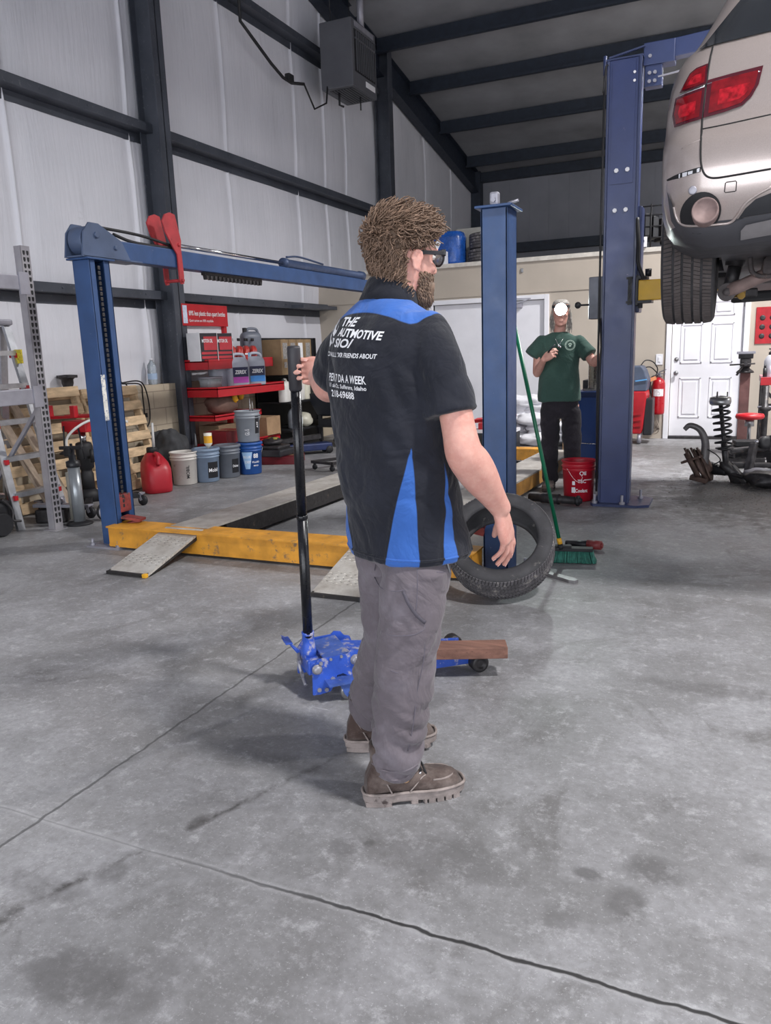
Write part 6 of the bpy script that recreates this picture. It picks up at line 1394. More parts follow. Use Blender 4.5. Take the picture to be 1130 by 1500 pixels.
m = MB(); m.rod(Wc(.0, .8, .3), Wc(.0, 4.0, .32), .03, 12); m.build('exhaust_pipe', M_under2, car)
# ================================================================== far wall, ledge and the right-hand clutter
def leaf_cyl(name, M=None): return None
# ---- white bags of absorbent on a pallet against the door
for i, (x, y, z, rz, lb) in enumerate([(-2.92, 10.8, .0, .1, ''), (-2.52, 10.75, 0, -.2, ''), (-2.14, 10.85, 0, .25, ''), (-2.88, 10.95, .13, -.15, ''), (-2.48, 10.9, .13, .2, ''), (-2.96, 10.85, .26, .3, ''), (-2.58, 10.8, .26, -.1, ''), (-2.2, 10.9, .13, -.25, ''), (-2.85, 10.95, .39, .1, ''), (-2.5, 10.92, .39, -.3, ''), (-2.72, 10.9, .52, .15, '')]):
    s = MB(); s.blob((0, 0, .085), (.25, .17, .085), None, 30, 18, .78, .38, i * 1.7 + 1)
    for k in (-1, 1): s.box((k * .235, 0, .075), (.03, .2, .02), rotz(.1 * k), .004)
    zlo = min(p[2] for p in s.v); s.xf(Matrix.Translation((0, 0, -zlo)))
    o = s.build('absorbent_bag', pm('white plastic bag', 'dcdce2', .45, 0, .05, 6, .2, 12)); o.location = (x, y, z + .001); o.rotation_euler = (0, 0, rz)
    tag(o, 'white plastic bag of absorbent in the heap in front of the white double door', 'bag', 'white bags heaped by the double door')
def rbox(name, label, cat, lo, hi, m, rz=0, bev=.004, parts=()):
    lo = Vector(lo); hi = Vector(hi); c = (lo + hi) / 2; o = thing(name, label, cat, (c.x, c.y, lo.z), rz); h = hi - lo
    b = MB(); b.bb((-h.x / 2, -h.y / 2, 0), (h.x / 2, h.y / 2, h.z), bev); bo = b.build('body', m, o, world=False)
    for nm, l2, h2, mm in parts: p = MB(); p.bb(l2, h2); p.build(nm, mm, bo, world=False)
    return o
rbox('cardboard_box', 'small brown box with a white printed patch, seen between the helper\'s legs', 'box', (-1.95, 9.6, .02), (-1.7, 9.85, .2), M_card, .2, parts=[('label', (-.1, -.127, .08), (.04, -.125, .16), M_label)])
rbox('storage_bin', 'dark grey storage bin behind the person in the green T-shirt', 'bin', (-1.9, 10.2, 0), (-1.35, 10.6, .62), pm('dark grey bin', '4a4c54', .5, 0, .08), 0, .02, parts=[('label', (-.2, -.203, .3), (-.08, -.2, .45), M_label)])
rt = thing('tool_tote', 'open red tool tote with a loop handle behind the blue lift post', 'tool tote', (-2.85, 9.75, 0))
m = MB(); m.bb((-3.15, 9.55, .0), (-2.55, 9.95, .3), .02); m.build('cart_body', M_blackp, rt); m = MB(); m.bb((-3.15, 9.55, .3), (-2.55, 9.95, .34)); m.build('white_rim', M_white, rt); m = MB(); m.tube([(-3.12, 9.58, .44), (-2.6, 9.58, .5), (-2.6, 9.9, .5), (-3.12, 9.9, .44)], .022, 10, closed=True); m.bb((-3.02, 9.62, .34), (-2.66, 9.86, .42)); m.build('red_handle', M_red, rt)
# ---- blue parts washer behind the tall column, with steel can and loose tools on it
pw = thing('parts_washer', 'blue steel parts washer cabinet behind the tall navy lift column', 'parts washer', (-1.28, 8.4, 0))
M_wash = pm('mid blue cabinet paint', '1f3f7c', .4, .05, .08, 3)
m = MB(); m.bb((-1.5, 8.15, .06), (-1.04, 8.75, .88), .02); wo2 = m.build('cabinet', M_wash, pw); m = MB(); m.bb((-1.52, 8.12, .84), (-1.02, 8.78, .9), .01); m.build('rim', pm('dark blue rim', '1b2d58', .4, .1, .1), wo2); m = MB(); m.bb((-1.5, 8.5, .9), (-1.04, 8.76, 1.0), .01); m.build('back_basin', M_dksteel, wo2)
m = MB(); m.rod((-1.24, 8.14, .36), (-1.16, 8.12, .36), .02, 10); m.rod((-1.5, 8.14, .37), (-1.24, 8.14, .36), .005, 6); m.build('drain_tap', M_chrome, pw)
m = MB()
for x in (-1.46, -1.08): m.bb((x - .03, 8.2, 0), (x + .03, 8.7, .06))
m.build('skid', M_black, pw)
m = MB(); m.lathe([(.0, 0), (.07, 0), (.072, .01), (.072, .27), (.076, .275), (.076, .285), (.068, .285), (.068, .02), (0, .015)], None, 28); m.xf(Matrix.Translation((-1.335, 8.3, .905))); tag(rooted(m.build('steel_can', pm('tarnished steel can', 'a5a296', .25, .85, .12, 8), None), (-1.335, 8.3, .905)), 'shiny open steel can standing on the blue parts washer', 'can')
m = MB(); m.bar((-1.42, 8.2, .91), (-1.28, 8.17, .913), .02, .012); m.rod((-1.24, 8.16, .912), (-1.12, 8.2, .914), .009, 8); m.bar((-1.44, 8.25, .912), (-1.36, 8.35, .914), .03, .02); tag(rooted(m.build('wrench', M_steel, None), (-1.3, 8.2, .9)), 'steel spanners lying on the rim of the blue parts washer', 'spanner')
# ---- red upright machine, extinguisher and cords by the door
pr2 = thing('recovery_machine', 'tall red and dark blue wheeled machine beside the fire extinguisher', 'machine', (-1.3, 11.3, 0))
m = MB(); m.ringloft([[Vector((-1.36 + sx * a, 11.3 + sy * .22, z)) for sx, sy in ((-1, -1), (1, -1), (1, 1), (-1, 1))] for z, a in ((.14, .2), (.2, .22), (.66, .26), (.72, .25))], smooth=False); mo = m.build('red_body', M_red, pr2, .015)
m = MB(); m.ringloft([[Vector((-1.36 + sx * a, 11.3 + sy * .2, z)) for sx, sy in ((-1, -1), (1, -1), (1, 1), (-1, 1))] for z, a in ((.72, .25), (.86, .27), (1.0, .22), (1.06, .18))], smooth=False); m.build('control_head', pm('slate blue plastic', '4a5468', .45, 0, .1), pr2, .015)
m = MB()
for z in (.24, .32, .4): m.bar((-1.3, 11.07, z), (-1.16, 11.07, z + .02), .01, .02)
m.build('moulded_rib', M_red, mo)
m = MB(); m.bb((-1.14, 11.12, .12), (-1.02, 11.45, .62), .02); m.build('side_tank', M_blackp, pr2)
for x in (-1.18, -1.55): m = MB(); m.lathe([(.02, -.02), (.06, -.025), (.07, 0), (.06, .025), (.02, .02)], rotm('Y', R(90)), 20, c=(x, 11.12, .07)); m.bb((x - .02, 11.1, .08), (x + .02, 11.3, .15)); m.build('wheel', M_galv, pr2)
m = MB(); m.bar((-1.25, 11.08, .86), (-1.1, 11.08, .88), .01, .015); m.build('blue_strap', pm('light blue strap', '5aa0d8', .5, 0, .05), pr2)
fe_ = thing('fire_extinguisher', 'red fire extinguisher with an orange tag hanging by the white door', 'fire extinguisher', (-1.0, 11.68, .36))
m = MB(); m.lathe([(0, .36), (.075, .36), (.088, .375), (.09, .4), (.09, .78), (.08, .83), (.045, .87), (.025, .88)], None, 28, c=(-1.0, 11.68, 0)); fb = m.build('cylinder', pm('extinguisher red', 'a3121e', .3, 0, .05, 4), fe_)
m = MB(); m.rod((-1.0, 11.68, .88), (-1.0, 11.68, .94), .025, 14); m.bar((-1.0, 11.66, .95), (-.9, 11.6, .99), .02, .01); m.bar((-1.0, 11.66, .93), (-.91, 11.6, .93), .02, .01); m.build('valve', M_galv, fe_)
m = MB(); m.tube(smoothpath([(-1.02, 11.66, .91), (-1.09, 11.63, .88), (-1.11, 11.62, .78), (-1.09, 11.61, .66)]), .013, 8); m.build('hose', M_black, fe_)
m = MB(); sa = cang(-1.0, 11.68); vs = MB(); cyl_patch(vs, sa, .15, .62, .72, .0905); vs.xf(Matrix.Translation((-1.0, 11.68, 0))); vs.build('label', pm('white instruction label', 'd9d7da', .5, 0, .25, 50), fb)
m = MB(); m.box((-1.08, 11.585, .86), (.11, .006, .05), rotm('Y', R(-20)), .002); m.build('inspection_tag', pm('orange tag', 'e89a6a', .6, 0, .05), fe_)
m = MB(); m.bb((-1.04, 11.76, .7), (-.96, 11.81, .9)); m.build('bracket', M_steel, fe_)
cd = MB()
cd.tube(smoothpath([(-1.25, 11.5, 1.02), (-1.18, 11.55, 1.12), (-1.08, 11.6, 1.1), (-1.02, 11.65, 1.0), (-1.05, 11.65, .9), (-1.14, 11.6, .88), (-1.22, 11.55, .98)]), .008, 8); cd.tube(smoothpath([(-1.24, 11.5, 1.0), (-1.12, 11.6, 1.03), (-1.03, 11.66, .95), (-1.0, 11.7, .9)]), .008, 8)
tag(rooted(cd.build('cord', M_black, None), (-1.15, 11.6, 1.0)), 'black cord looped between the red machine and the extinguisher', 'cord')
cd = MB()
for k in range(4): o_ = .03 * k; cd.tube(smoothpath([(-1.16 + o_ * .3, 11.62, .84), (-1.13 + o_ * .5, 11.64, .5), (-1.06 + o_, 11.66, .25 - o_), (-.98 - o_ * .6, 11.68, .12 + o_), (-1.06, 11.68, .08 + o_ * .6), (-1.15 + o_, 11.66, .14)]), .007, 6)
tag(rooted(cd.build('extension_cord', pm('brownish grey cord', '8f8378', .6, 0, .1), None), (-1.1, 11.65, .8)), 'tangled pale extension cord hanging below the fire extinguisher', 'cord')
sw = thing('light_switch', 'white rocker light switch on the tan wall beside the door', 'switch', (-1.01, 11.8, 1.06)); m = MB(); m.bb((-1.06, 11.788, 1.05), (-.965, 11.8, 1.2), .004); q = m.build('cover_plate', M_white, sw); m = MB(); m.bb((-1.03, 11.78, 1.09), (-.995, 11.79, 1.16), .003); m.build('rocker', M_white, q)
oc = thing('wall_outlet', 'white socket box with a black plug above the tan wall', 'outlet', (-1.3, 11.72, 2.66)); m = MB(); m.bb((-1.36, 11.73, 2.665), (-1.23, 11.77, 2.8), .005); q = m.build('box', M_white, oc); m = MB(); m.lathe([(.025, 0), (.03, .02), (.015, .05), (0, .05)], rotm('X', R(90)), 14, c=(-1.29, 11.73, 2.74)); m.tube(smoothpath([(-1.29, 11.69, 2.72), (-1.32, 11.68, 2.65), (-1.36, 11.7, 2.5), (-1.36, 11.76, 2.3), (-1.36, 11.78, 1.3)]), .008, 8); m.build('plug_cord', M_black, q)
# ---- stored on the ledge
bg = thing('storage_bag', 'blue zipped storage bag with a white diamond on the ledge behind the man\'s head', 'bag', (-4.3, 12.2, 2.66)); m = MB(); m.ringloft([ring((-4.32, 12.2, z), (1, 0, 0), (0, 1, 0), a, .2, 26, .55) for z, a in ((2.67, .26), (2.72, .29), (3.08, .3), (3.17, .26))]); q = m.build('bag_body', pm('blue bag plastic', '1d4f9e', .28, 0, .22, 9, .3, 14), bg)
m = MB(); m.add([(-4.40 + x, 11.985, 3.0 + z) for x, z in ((0, .1), (.055, 0), (0, -.1), (-.055, 0))], [(0, 1, 2, 3)]); m.build('diamond_patch', M_label, q)
rbox('white_box', 'white box on the ledge under the blue storage bag', 'box', (-4.62, 11.86, 2.662), (-4.22, 11.96, 2.86), M_white, 0)
rbox('cardboard_box', 'grey cardboard box on the ledge behind the stacked tyres', 'box', (-4.35, 12.75, 2.662), (-3.75, 13.1, 3.3), pm('grey board', '9a9893', .8, 0, .06), 0)
for k, (z, lb) in enumerate(((2.662, 'lower of two tyres stacked flat on the ledge'), (2.90, 'upper of two tyres stacked flat on the ledge'))):
    o = thing('tyre', lb, 'tyre', (-3.68 + .02 * k, 12.4, z + .115), 0, None, (R(90), 0, .3 * k)); c, t = tyre_mb(.34, .22, .225, n=72); cs2 = c.build('carcass', M_tyre, o, world=False); t.build('tread', M_tread, o, world=False)
wr_ = thing('parts_rack', 'black wire rack of parts on the ledge beyond the raised car', 'rack', (-1.15, 12.0, 2.66))
m = MB()
for x in (-1.42, -1.2, -.98, -.76): m.rod((x, 11.9, 2.66), (x, 11.9, 3.25), .012, 8)
for z in (2.8, 2.95, 3.1, 3.22): m.rod((-1.42, 11.9, z), (-.76, 11.9, z), .01, 8)
m.build('wire_frame', M_black, wr_)
for k in range(7): m = MB(); x = -1.35 + .09 * k; m.box((x, 12.0, 2.86 + .12 * ((k * 3) % 4) / 3), (.08, .2, .3), rotz(.2 * k), .01); m.build('stored_part', M_blackp if k % 3 else M_dksteel, wr_)
m = MB(); m.box((0, 0, .03), (.04, .02, .06), None, .006); m.xf(Matrix.Translation((-3.0, 11.79, 2.45))); o = rooted(m.build('wall_bracket', M_steel, None), (-3.0, 11.79, 2.45)); tag(o, 'small metal bracket high on the tan wall above the double door', 'bracket')
# ---- poster, bench, vice, stool
po = thing('poster', 'red poster with rows of round dark pictures on the tan wall by the door', 'poster', (.5, 11.79, 1.3)); m = MB(); m.bb((.2, 11.785, 1.3), (1.0, 11.797, 1.78)); q = m.build('sheet', pm('red poster print', 'a31a26', .45, 0, .15, 14), po)
m = MB(); m.bb((.38, 11.782, 1.7), (.7, 11.786, 1.76)); m.build('title_band', M_label, q)
for r_ in range(3):
    for k in range(4): m = MB(); m.lathe([(.035, 0), (.035, .003), (.02, .004), (0, .004)], rotm('X', R(90)), 16, c=(.28 + k * .12, 11.785, 1.64 - r_ * .12)); m.build('picture', M_dksteel, q)
wbn = thing('workbench', 'red-edged workbench at the right of the picture, in front of the poster', 'workbench', (.75, 10.4, 0))
m = MB(); m.bb((.26, 10.05, .86), (1.5, 10.8, .93), .006); q = m.build('bench_top', pm('pinkish worn bench top', 'b8808a', .5, 0, .15, 6), wbn); m = MB(); m.bb((.26, 10.04, .84), (1.5, 10.055, .93)); m.build('red_edge', M_red, q)
for x in (.31, 1.44):
    for y in (10.1, 10.75): m = MB(); m.bb((x - .04, y - .04, 0), (x + .04, y + .04, .86)); m.build('leg', M_dksteel, wbn)
m = MB(); m.bb((.26, 10.1, .55), (1.44, 10.14, .62)); m.bar((.28, 10.1, .8), (.5, 10.1, .6), .03, .04); m.build('rail', M_dksteel, wbn)
bt_ = thing('spray_bottle', 'clear and silver bottle standing on the red-edged workbench', 'bottle', (.36, 10.2, .93)); m = MB(); m.lathe([(0, 0), (.07, 0), (.075, .01), (.075, .18), (.05, .23), (.03, .25)], None, 22); m.build('bottle_body', pm('milky bottle', 'c9c9d2', .2, .2, .08), bt_, world=False); m = MB(); m.lathe([(.03, .25), (.03, .28), (.012, .29), (.012, .31)], None, 14); m.bb((-.03, -.015, .31), (.03, .015, .325)); m.build('cap', M_dksteel, bt_, world=False)
m = MB(); m.rod((0, 0, 0), (0, 0, .1), .022, 12); m.rod((0, 0, .1), (0, 0, .14), .01, 8); m.xf(Matrix.Translation((.3, 10.12, .931))); tag(rooted(m.build('dark_bottle', M_blackp, None), (.3, 10.12, .93)), 'small dark bottle at the corner of the red-edged workbench', 'bottle')
vc = thing('bench_vice', 'black vice on a brown wooden post in front of the white door', 'vice', (.09, 10.2, 0))
m = MB(); m.bb((.04, 10.14, .04), (.15, 10.26, .98)); m.build('wooden_post', pm('dark brown post', '6b4a48', .75, 0, .2, 7, .1, 40), vc, .004); m = MB(); m.bb((-.06, 10.04, 0), (.25, 10.36, .04)); m.build('base_plate', M_dksteel, vc)
m = MB(); m.lathe([(.1, .98), (.09, 1.0), (.05, 1.03), (.05, 1.06)], None, 18, c=(.09, 10.2, 0)); m.box((.09, 10.2, 1.1), (.12, .22, .1), None, .02); m.box((.09, 10.14, 1.18), (.16, .05, .07), None, .008); m.box((.09, 10.25, 1.18), (.16, .05, .07), None, .008); vb = m.build('vice_body', M_dksteel, vc)
m = MB(); m.bar((-.01, 10.09, 1.215), (.19, 10.09, 1.215), .04, .03, bev=.004); m.build('anvil_jaw', M_galv, vb); m = MB(); m.rod((.09, 10.1, 1.09), (.09, 9.98, 1.09), .022, 12); m.rod((-.08, 10.0, 1.08), (.19, 10.0, 1.09), .009, 8); m.rod((.0, 10.0, .96), (.06, 10.03, 1.06), .012, 8); m.build('screw_handle', M_dksteel, vb)
stl = thing('shop_stool', 'round red-topped shop stool among the suspension parts', 'stool', (.16, 9.5, 0)); m = MB(); m.lathe([(0, .505), (.13, .5), (.145, .51), (.15, .53), (.14, .555), (.05, .565), (0, .565)], None, 32, c=(.16, 9.5, 0)); m.build('seat', M_red, stl); m = MB(); m.rod((.16, 9.5, .2), (.16, 9.5, .5), .02, 12); m.lathe([(.05, .42), (.045, .5)], None, 14, c=(.16, 9.5, 0)); m.build('column', M_steel, stl)
for k in range(4): a = PI / 4 + PI / 2 * k; m = MB(); m.bar((.16, 9.5, .2), (.16 + .18 * math.cos(a), 9.5 + .18 * math.sin(a), .05), .03, .02); m.blob((.16 + .18 * math.cos(a), 9.5 + .18 * math.sin(a), .03), (.03, .03, .03)); m.build('leg', M_dksteel, stl)
jk = thing('support_stand', 'tall dark screw stand beside the red stool', 'stand', (.3, 10.0, 0)); m = MB(); m.lathe([(.1, 0), (.08, .02), (.035, .04), (.035, .55), (.06, .56), (.06, .6), (.03, .61), (.03, .84)], None, 18, c=(.32, 9.9, 0)); m.build('stand_body', M_dksteel, jk); m = MB(); m.rod((.24, 9.9, .6), (.4, 9.9, .6), .012, 8); m.build('cross_pin', M_galv, jk)
rbox('storage_bin', 'dark grey tub on the floor under the workbench', 'bin', (.55, 10.2, 0), (.95, 10.6, .35), pm('grey green tub', '4b4f4c', .6, 0, .1), 0, .03)
# ---- dismantled suspension corner heaped on the floor
def heap(name, label, cat, loc, **kw): return thing(name, label, cat, loc, **kw)
st2 = heap('coil_strut', 'coil-over strut standing upright among the suspension parts', 'strut', (-.09, 8.2, 0))
m = MB(); sp_ = []
s0, s1 = Vector((-.13, 8.2, .78)), Vector((-.07, 8.2, .34)); ax2 = (s1 - s0); u2 = ax2.orthogonal().normalized(); v2 = ax2.normalized().cross(u2)
for k in range(7 * 24 + 1): a = 2 * PI * k / 24; t_ = k / (7 * 24); sp_.append(s0 + ax2 * t_ + (u2 * math.cos(a) + v2 * math.sin(a)) * .076)
m.tube(sp_, .0115, 8); m.build('coil_spring', M_black, st2)
m = MB(); m.tube([s0 + V3(0, 0, .02), s1, s1 + ax2 * .1], [.02, .02, .02], 12); m.tube([s1 + ax2 * -.15, s1 + ax2 * .6], .03, 14); m.lathe([(.08, .0), (.085, -.01), (.03, -.03)], None, 20, c=s1); m.build('damper_body', M_dksteel, st2)
m = MB(); m.lathe([(.06, -.03), (.095, -.025), (.1, .0), (.095, .035), (.06, .045), (.03, .05), (.02, .02)], rotm('X', R(6)), 26, c=s0 + V3(0, 0, .01)); tm = m.build('top_mount', M_steel, st2); 
for k in range(3): a = 2 * PI * k / 3; m = MB(); m.rod(s0 + V3(.06 * math.cos(a), .06 * math.sin(a), .04), s0 + V3(.06 * math.cos(a), .06 * math.sin(a), .1), .006, 8); m.build('stud', M_dksteel, tm)
m = MB(); m.ringloft([ring(p, (1, 0, 0), (0, 1, 0), a, b, 14, .8) for p, a, b in ((V3(-.06, 8.2, .2), .05, .05), (V3(-.03, 8.2, .14), .07, .06), (V3(.05, 8.2, .08), .08, .06), (V3(.06, 8.18, .0), .06, .05))]); m.bar((.0, 8.2, .16), (.14, 8.15, .0), .07, .06, bev=.015); m.build('knuckle', M_dksteel, st2)
cal = heap('brake_assembly', 'rusty brake caliper and rotor assembly with a curved arm, leaning on the floor', 'brake parts', (-.3, 8.15, 0))
m = MB(); Mc2 = Matrix.Rotation(R(62), 3, 'Y') @ Matrix.Rotation(R(12), 3, 'X'); m.lathe([(.05, -.012), (.17, -.012), (.17, .012), (.09, .014), (.085, .05), (.05, .05)], Mc2, 40, c=(-.25, 8.17, .165)); m.build('rotor', pm('rusty rotor', '5c4a44', .6, .4, .25, 16, .1), cal)
m = MB()
for k in range(5): q = .028 * k; m.ringloft([ring(V3(-.43 + q + .14 * t, 8.11 - .04 * t + .01 * k, .34 - .31 * t + .02 * math.sin(3 * t) - .012 * (k % 2)), (1, 0, .4), (0, 1, 0), .0095, .055 * (.75 + .5 * math.sin(PI * t)), 12, .7) for t in [i / 7 for i in range(8)]])
m.bar((-.44, 8.1, .2), (-.27, 8.06, .27), .13, .025, bev=.006); m.bar((-.36, 8.1, .06), (-.2, 8.07, .03), .12, .05, bev=.012); m.tube([(-.41, 8.04, .30), (-.29, 8.0, .08)], .026, 12); m.build('caliper', pm('rusty caliper', '55443e', .65, .4, .3, 18, .2, wear='7a5f52', wamt=.4), cal)
m = MB(); m.tube(smoothpath([(-.44, 8.14, .52), (-.39, 8.14, .56), (-.30, 8.15, .52), (-.25, 8.15, .42), (-.24, 8.15, .3), (-.25, 8.15, .18)]), [.022 + .0006 * k for k in range(41)], 12); m.build('upper_arm', pm('grey cast arm', '6a6768', .5, .4, .15, 12), cal)
m = MB(); m.tube(smoothpath([(-.22, 8.12, .33), (-.14, 8.12, .28), (-.1, 8.14, .22), (-.17, 8.1, .18)]), .006, 6); m.build('brake_hose', M_black, cal)
sf = heap('subframe_part', 'dark greasy subframe of crossed arms lying behind the coil strut', 'suspension part', (.22, 8.75, 0))
m = MB()
for a, b, w, h_ in (((-.02, 8.6, .25), (.5, 8.8, .3), .07, .06), ((-.0, 8.9, .18), (.55, 8.55, .24), .06, .06), ((.15, 8.5, .0), (.2, 8.6, .34), .07, .07), ((.4, 8.7, .0), (.32, 8.75, .4), .07, .07), ((.0, 8.6, .12), (.6, 8.6, .12), .08, .05), ((.3, 8.7, .34), (.48, 8.6, .45), .08, .07)): m.bar(a, b, w, h_, bev=.015)
m.build('arms', M_dksteel, sf); m = MB(); m.lathe([(.03, -.04), (.065, -.04), (.065, .04), (.03, .04)], frame_to((.4, -.9, .1)), 18, c=(.3, 8.65, .34)); m.build('bushing', M_black, sf); m = MB(); m.lathe([(.03, -.03), (.055, -.03), (.055, .03), (.03, .03)], frame_to((.9, .2, .1)), 18, c=(.05, 8.72, .22)); m.build('bushing', M_black, sf)
m = MB(); m.blob((.22, 8.5, .37), (.018, .018, .018)); m.build('ball_joint', M_chrome, sf)
sl2 = heap('slat_stack', 'stack of dark grooved trim pieces behind the coil strut', 'trim stack', (.1, 9.2, 0))
for k in range(5): m = MB(); m.box((.12 + .01 * k, 9.2, .03 + .06 * k), (.42 - .03 * k, .2, .055), rotz(.05 * k), .008); m.build('trim_piece', M_dksteel if k % 2 else M_black, sl2)
ax3 = heap('axle_shaft', 'axle half shaft with a ribbed rubber boot on the floor among the parts', 'axle shaft', (.0, 8.0, 0))
m = MB(); m.tube([(-.18, 8.3, .11), (.3, 7.95, .05)], .022, 12); m.build('shaft', M_dksteel, ax3); m = MB(); m.tube([Vector((-.2, 8.3, .12)).lerp(Vector((-.04, 8.19, .1)), k / 16) for k in range(17)], [(.07 - .002 * k) * (1 if k % 2 else .82) for k in range(17)], 16); m.build('rubber_boot', M_black, ax3)
for i, (x, y, s, rz, lb) in enumerate(((.28, 8.15, .16, .5, 'crumpled grey paper scrap on the floor in front of the subframe'), (.34, 7.95, .2, -.4, 'dark greasy lump of parts at the right edge of the picture'))):
    m = MB(); m.blob((0, 0, s * .4), (s, s * .8, s * .4), None, 18, 10, .8, .4, i + 11); zl = min(p[2] for p in m.v); m.xf(Matrix.Translation((x, y, -zl))); tag(rooted(m.build('scrap_heap', M_galv if i == 0 else M_dksteel, None), (x, y, 0)), lb, 'scrap')
# shavings and dirt strewn on the floor there
dm = MB()
for k in range(1500):
    x = rnd.gauss(.12, .28); y = rnd.gauss(7.75, .42); s = rnd.uniform(.005, .018); a = rnd.uniform(0, PI); h_ = rnd.uniform(.002, .006)
    if x > 1.2 or x < -.75 : continue
    c_, s_ = math.cos(a) * s, math.sin(a) * s; dm.add([(x - c_, y - s_, .0005), (x + s_ * .5, y - c_ * .5, .0005), (x + c_, y + s_, .0005), (x - s_ * .4, y + c_ * .6, .0005), (x, y, h_)], [(0, 1, 4), (1, 2, 4), (2, 3, 4), (3, 0, 4)])
o = dm.build('floor_debris', pm('dirt and shavings', '6e6967', .8, 0, .5, 60)); o['kind'] = 'stuff'; tag(o, 'strewn dirt and shavings on the floor around the suspension parts', 'debris', None, 'stuff')
M_skinA = m_skin('fair ruddy skin', 'd7a597', 'c58a7e', 'dfb4a6')
M_navy = m_cloth('black navy work shirt cloth', '1f212a', .12, 5, '3a3d48', .25, .8, 900, blue='3863ae')
M_navyp = m_cloth('black navy collar cloth', '1c1e27', .12, 5, '3a3d48', .2, .8, 900)
M_pant = m_cloth('grey canvas work trousers', '665f65', .1, 5, '8c8790', .45, .9, 800)
M_boot = dict(leather=m_cloth('dusty brown leather', '483a36', .22, 20, '857a75', .7, .75, 200), sole=pm('dusty boot sole', '8a807d', .85, 0, .2, 20, .3, 80, wear='4b4140', wamt=.3), welt=pm('boot welt', '8d827e', .8, 0, .2, 40), badge=pm('tan boot badge', 'b08a62', .6, 0, .1))
def V(*a): return Vector(a)
tA = R(62.5); tF = V(math.cos(tA), math.sin(tA), 0); tR = V(math.sin(tA), -math.cos(tA), 0); UP = V(0, 0, 1)
man = thing('person', 'bearded man in black and blue work shirt and grey trousers gripping a black jack handle', 'person', (-1.0, 2.13, 0))
shR, elR, wrR = V(-.756, 2.045, 1.428), V(-.674, 2.012, 1.10), V(-.612, 2.160, .915)
shL, elL, wrL = V(-1.105, 2.20, 1.425), V(-1.235, 2.30, 1.27), V(-1.372, 2.455, 1.300)
hipR_, kneeR_, ankR_ = V(-.832, 2.045, .86), V(-.862, 2.015, .512), V(-.91, 2.0, .09)
hipL_, kneeL_, ankL_ = V(-.985, 2.147, .86), V(-.992, 2.185, .49), V(-1.122, 2.262, .10)
head_c = CAM + ray(591, 383) * 2.25
hA = R(56); hF = V(math.cos(hA), math.sin(hA), 0); hR = V(math.sin(hA), -math.cos(hA), 0)
HM = Matrix.Translation(head_c) @ Matrix((hR, hF, UP)).transposed().to_4x4() @ Matrix.Rotation(R(-3), 4, 'X') @ Matrix.Scale(1.0, 4)
SP = lambda z: V(-.908, 2.104, 0).lerp(V(-.952, 2.122, 0), max(0, min(1, (z - .8) / .64))) + UP * z
body = MB()
body.ringloft([ring(SP(z), tR, tF, a, b, 24) for z, a, b in ((.78, .1, .09), (.85, .15, .11), (1.0, .155, .11), (1.2, .165, .115), (1.36, .175, .105), (1.44, .15, .085), (1.49, .08, .065))])
nb = head_c - UP * .1 - hF * .025
body.tube([SP(1.44), SP(1.5).lerp(nb, .4) - tF * .005, nb, head_c - UP * .04 - hF * .02], [.07, .066, .062, .06], 20)
limb(body, [shR + V(-.03,.02,-.06), shR.lerp(elR, .4), shR.lerp(elR, .8), elR, elR.lerp(wrR, .22), elR.lerp(wrR, .45), elR.lerp(wrR, .75), wrR], [.044, .046, .047, .052, .056, .052, .039, .0315])
limb(body, [shL - UP * .04, shL.lerp(elL, .5), elL, elL.lerp(wrL, .3), elL.lerp(wrL, .7), wrL], [.045, .05, .05, .051, .04, .031])
for h, k, a in ((hipR_, kneeR_, ankR_), (hipL_, kneeL_, ankL_)): limb(body, [h, h.lerp(k, .5), k, k.lerp(a, .35), a], [.082, .07, .054, .054, .036])
body.add(*(lambda hm: (hm.xf(HM).v, hm.f))(head_mb()), True)
# right hand hanging, back of the hand outwards
rh_, fh_ = _r, _f
yR = (V(-.6, 2.188, .83) - wrR).normalized()
HR = Matrix.Translation(wrR) @ orient(yR, rh_ * .82 - fh_ * .5 + tF * .1).to_4x4()
hm, nailsR, _t = hand_mb([(6, 14, 8), (10, 18, 10), (16, 22, 12), (22, 24, 14)], (3, 1, -1, -4), (10, 32, 10), 1.1, -1)
body.add(hm.xf(HR).v, hm.f, True); nailsR.xf(HR)
# left hand wrapped round the jack handle
HX, HY = -1.487, 2.503
grip = V(HX, HY, 1.325)
yL = (-rh_ * .96 + fh_ * .22).normalized(); zL = fh_
kn = grip + rh_ * .058 + fh_ * .030
HL = Matrix.Translation(kn - yL * .078) @ orient(yL, zL).to_4x4()
hm, nailsL, _t = hand_mb([(30, 80, 50), (32, 82, 50), (34, 84, 52), (38, 84, 52)], (3, 1, -2, -5), (38, 62, 36), 1.03, 1)
body.add(hm.xf(HL).v, hm.f, True); nailsL.xf(HL)
limb(body, [wrL, wrL.lerp(kn - yL * .078, .7), kn - yL * .06], [.031, .029, .026], 14)
body_s = remesh(body, .0042, 4, fac=.5)
body_o = body_s.build('body', M_skinA, man)
M_nail = pm('fingernail', 'dba79c', .35, 0, .05)
nl = nailsR; nl.add(nailsL.v, nailsL.f); nl.build('fingernails', M_nail, man)
w, i = eyes_mb(); w.xf(HM).build('eyes', pm('eye white', 'e4e2de', .2, 0, .02), man); i.xf(HM).build('irises', pm('dark iris', '2a2624', .15, 0, .05), man)
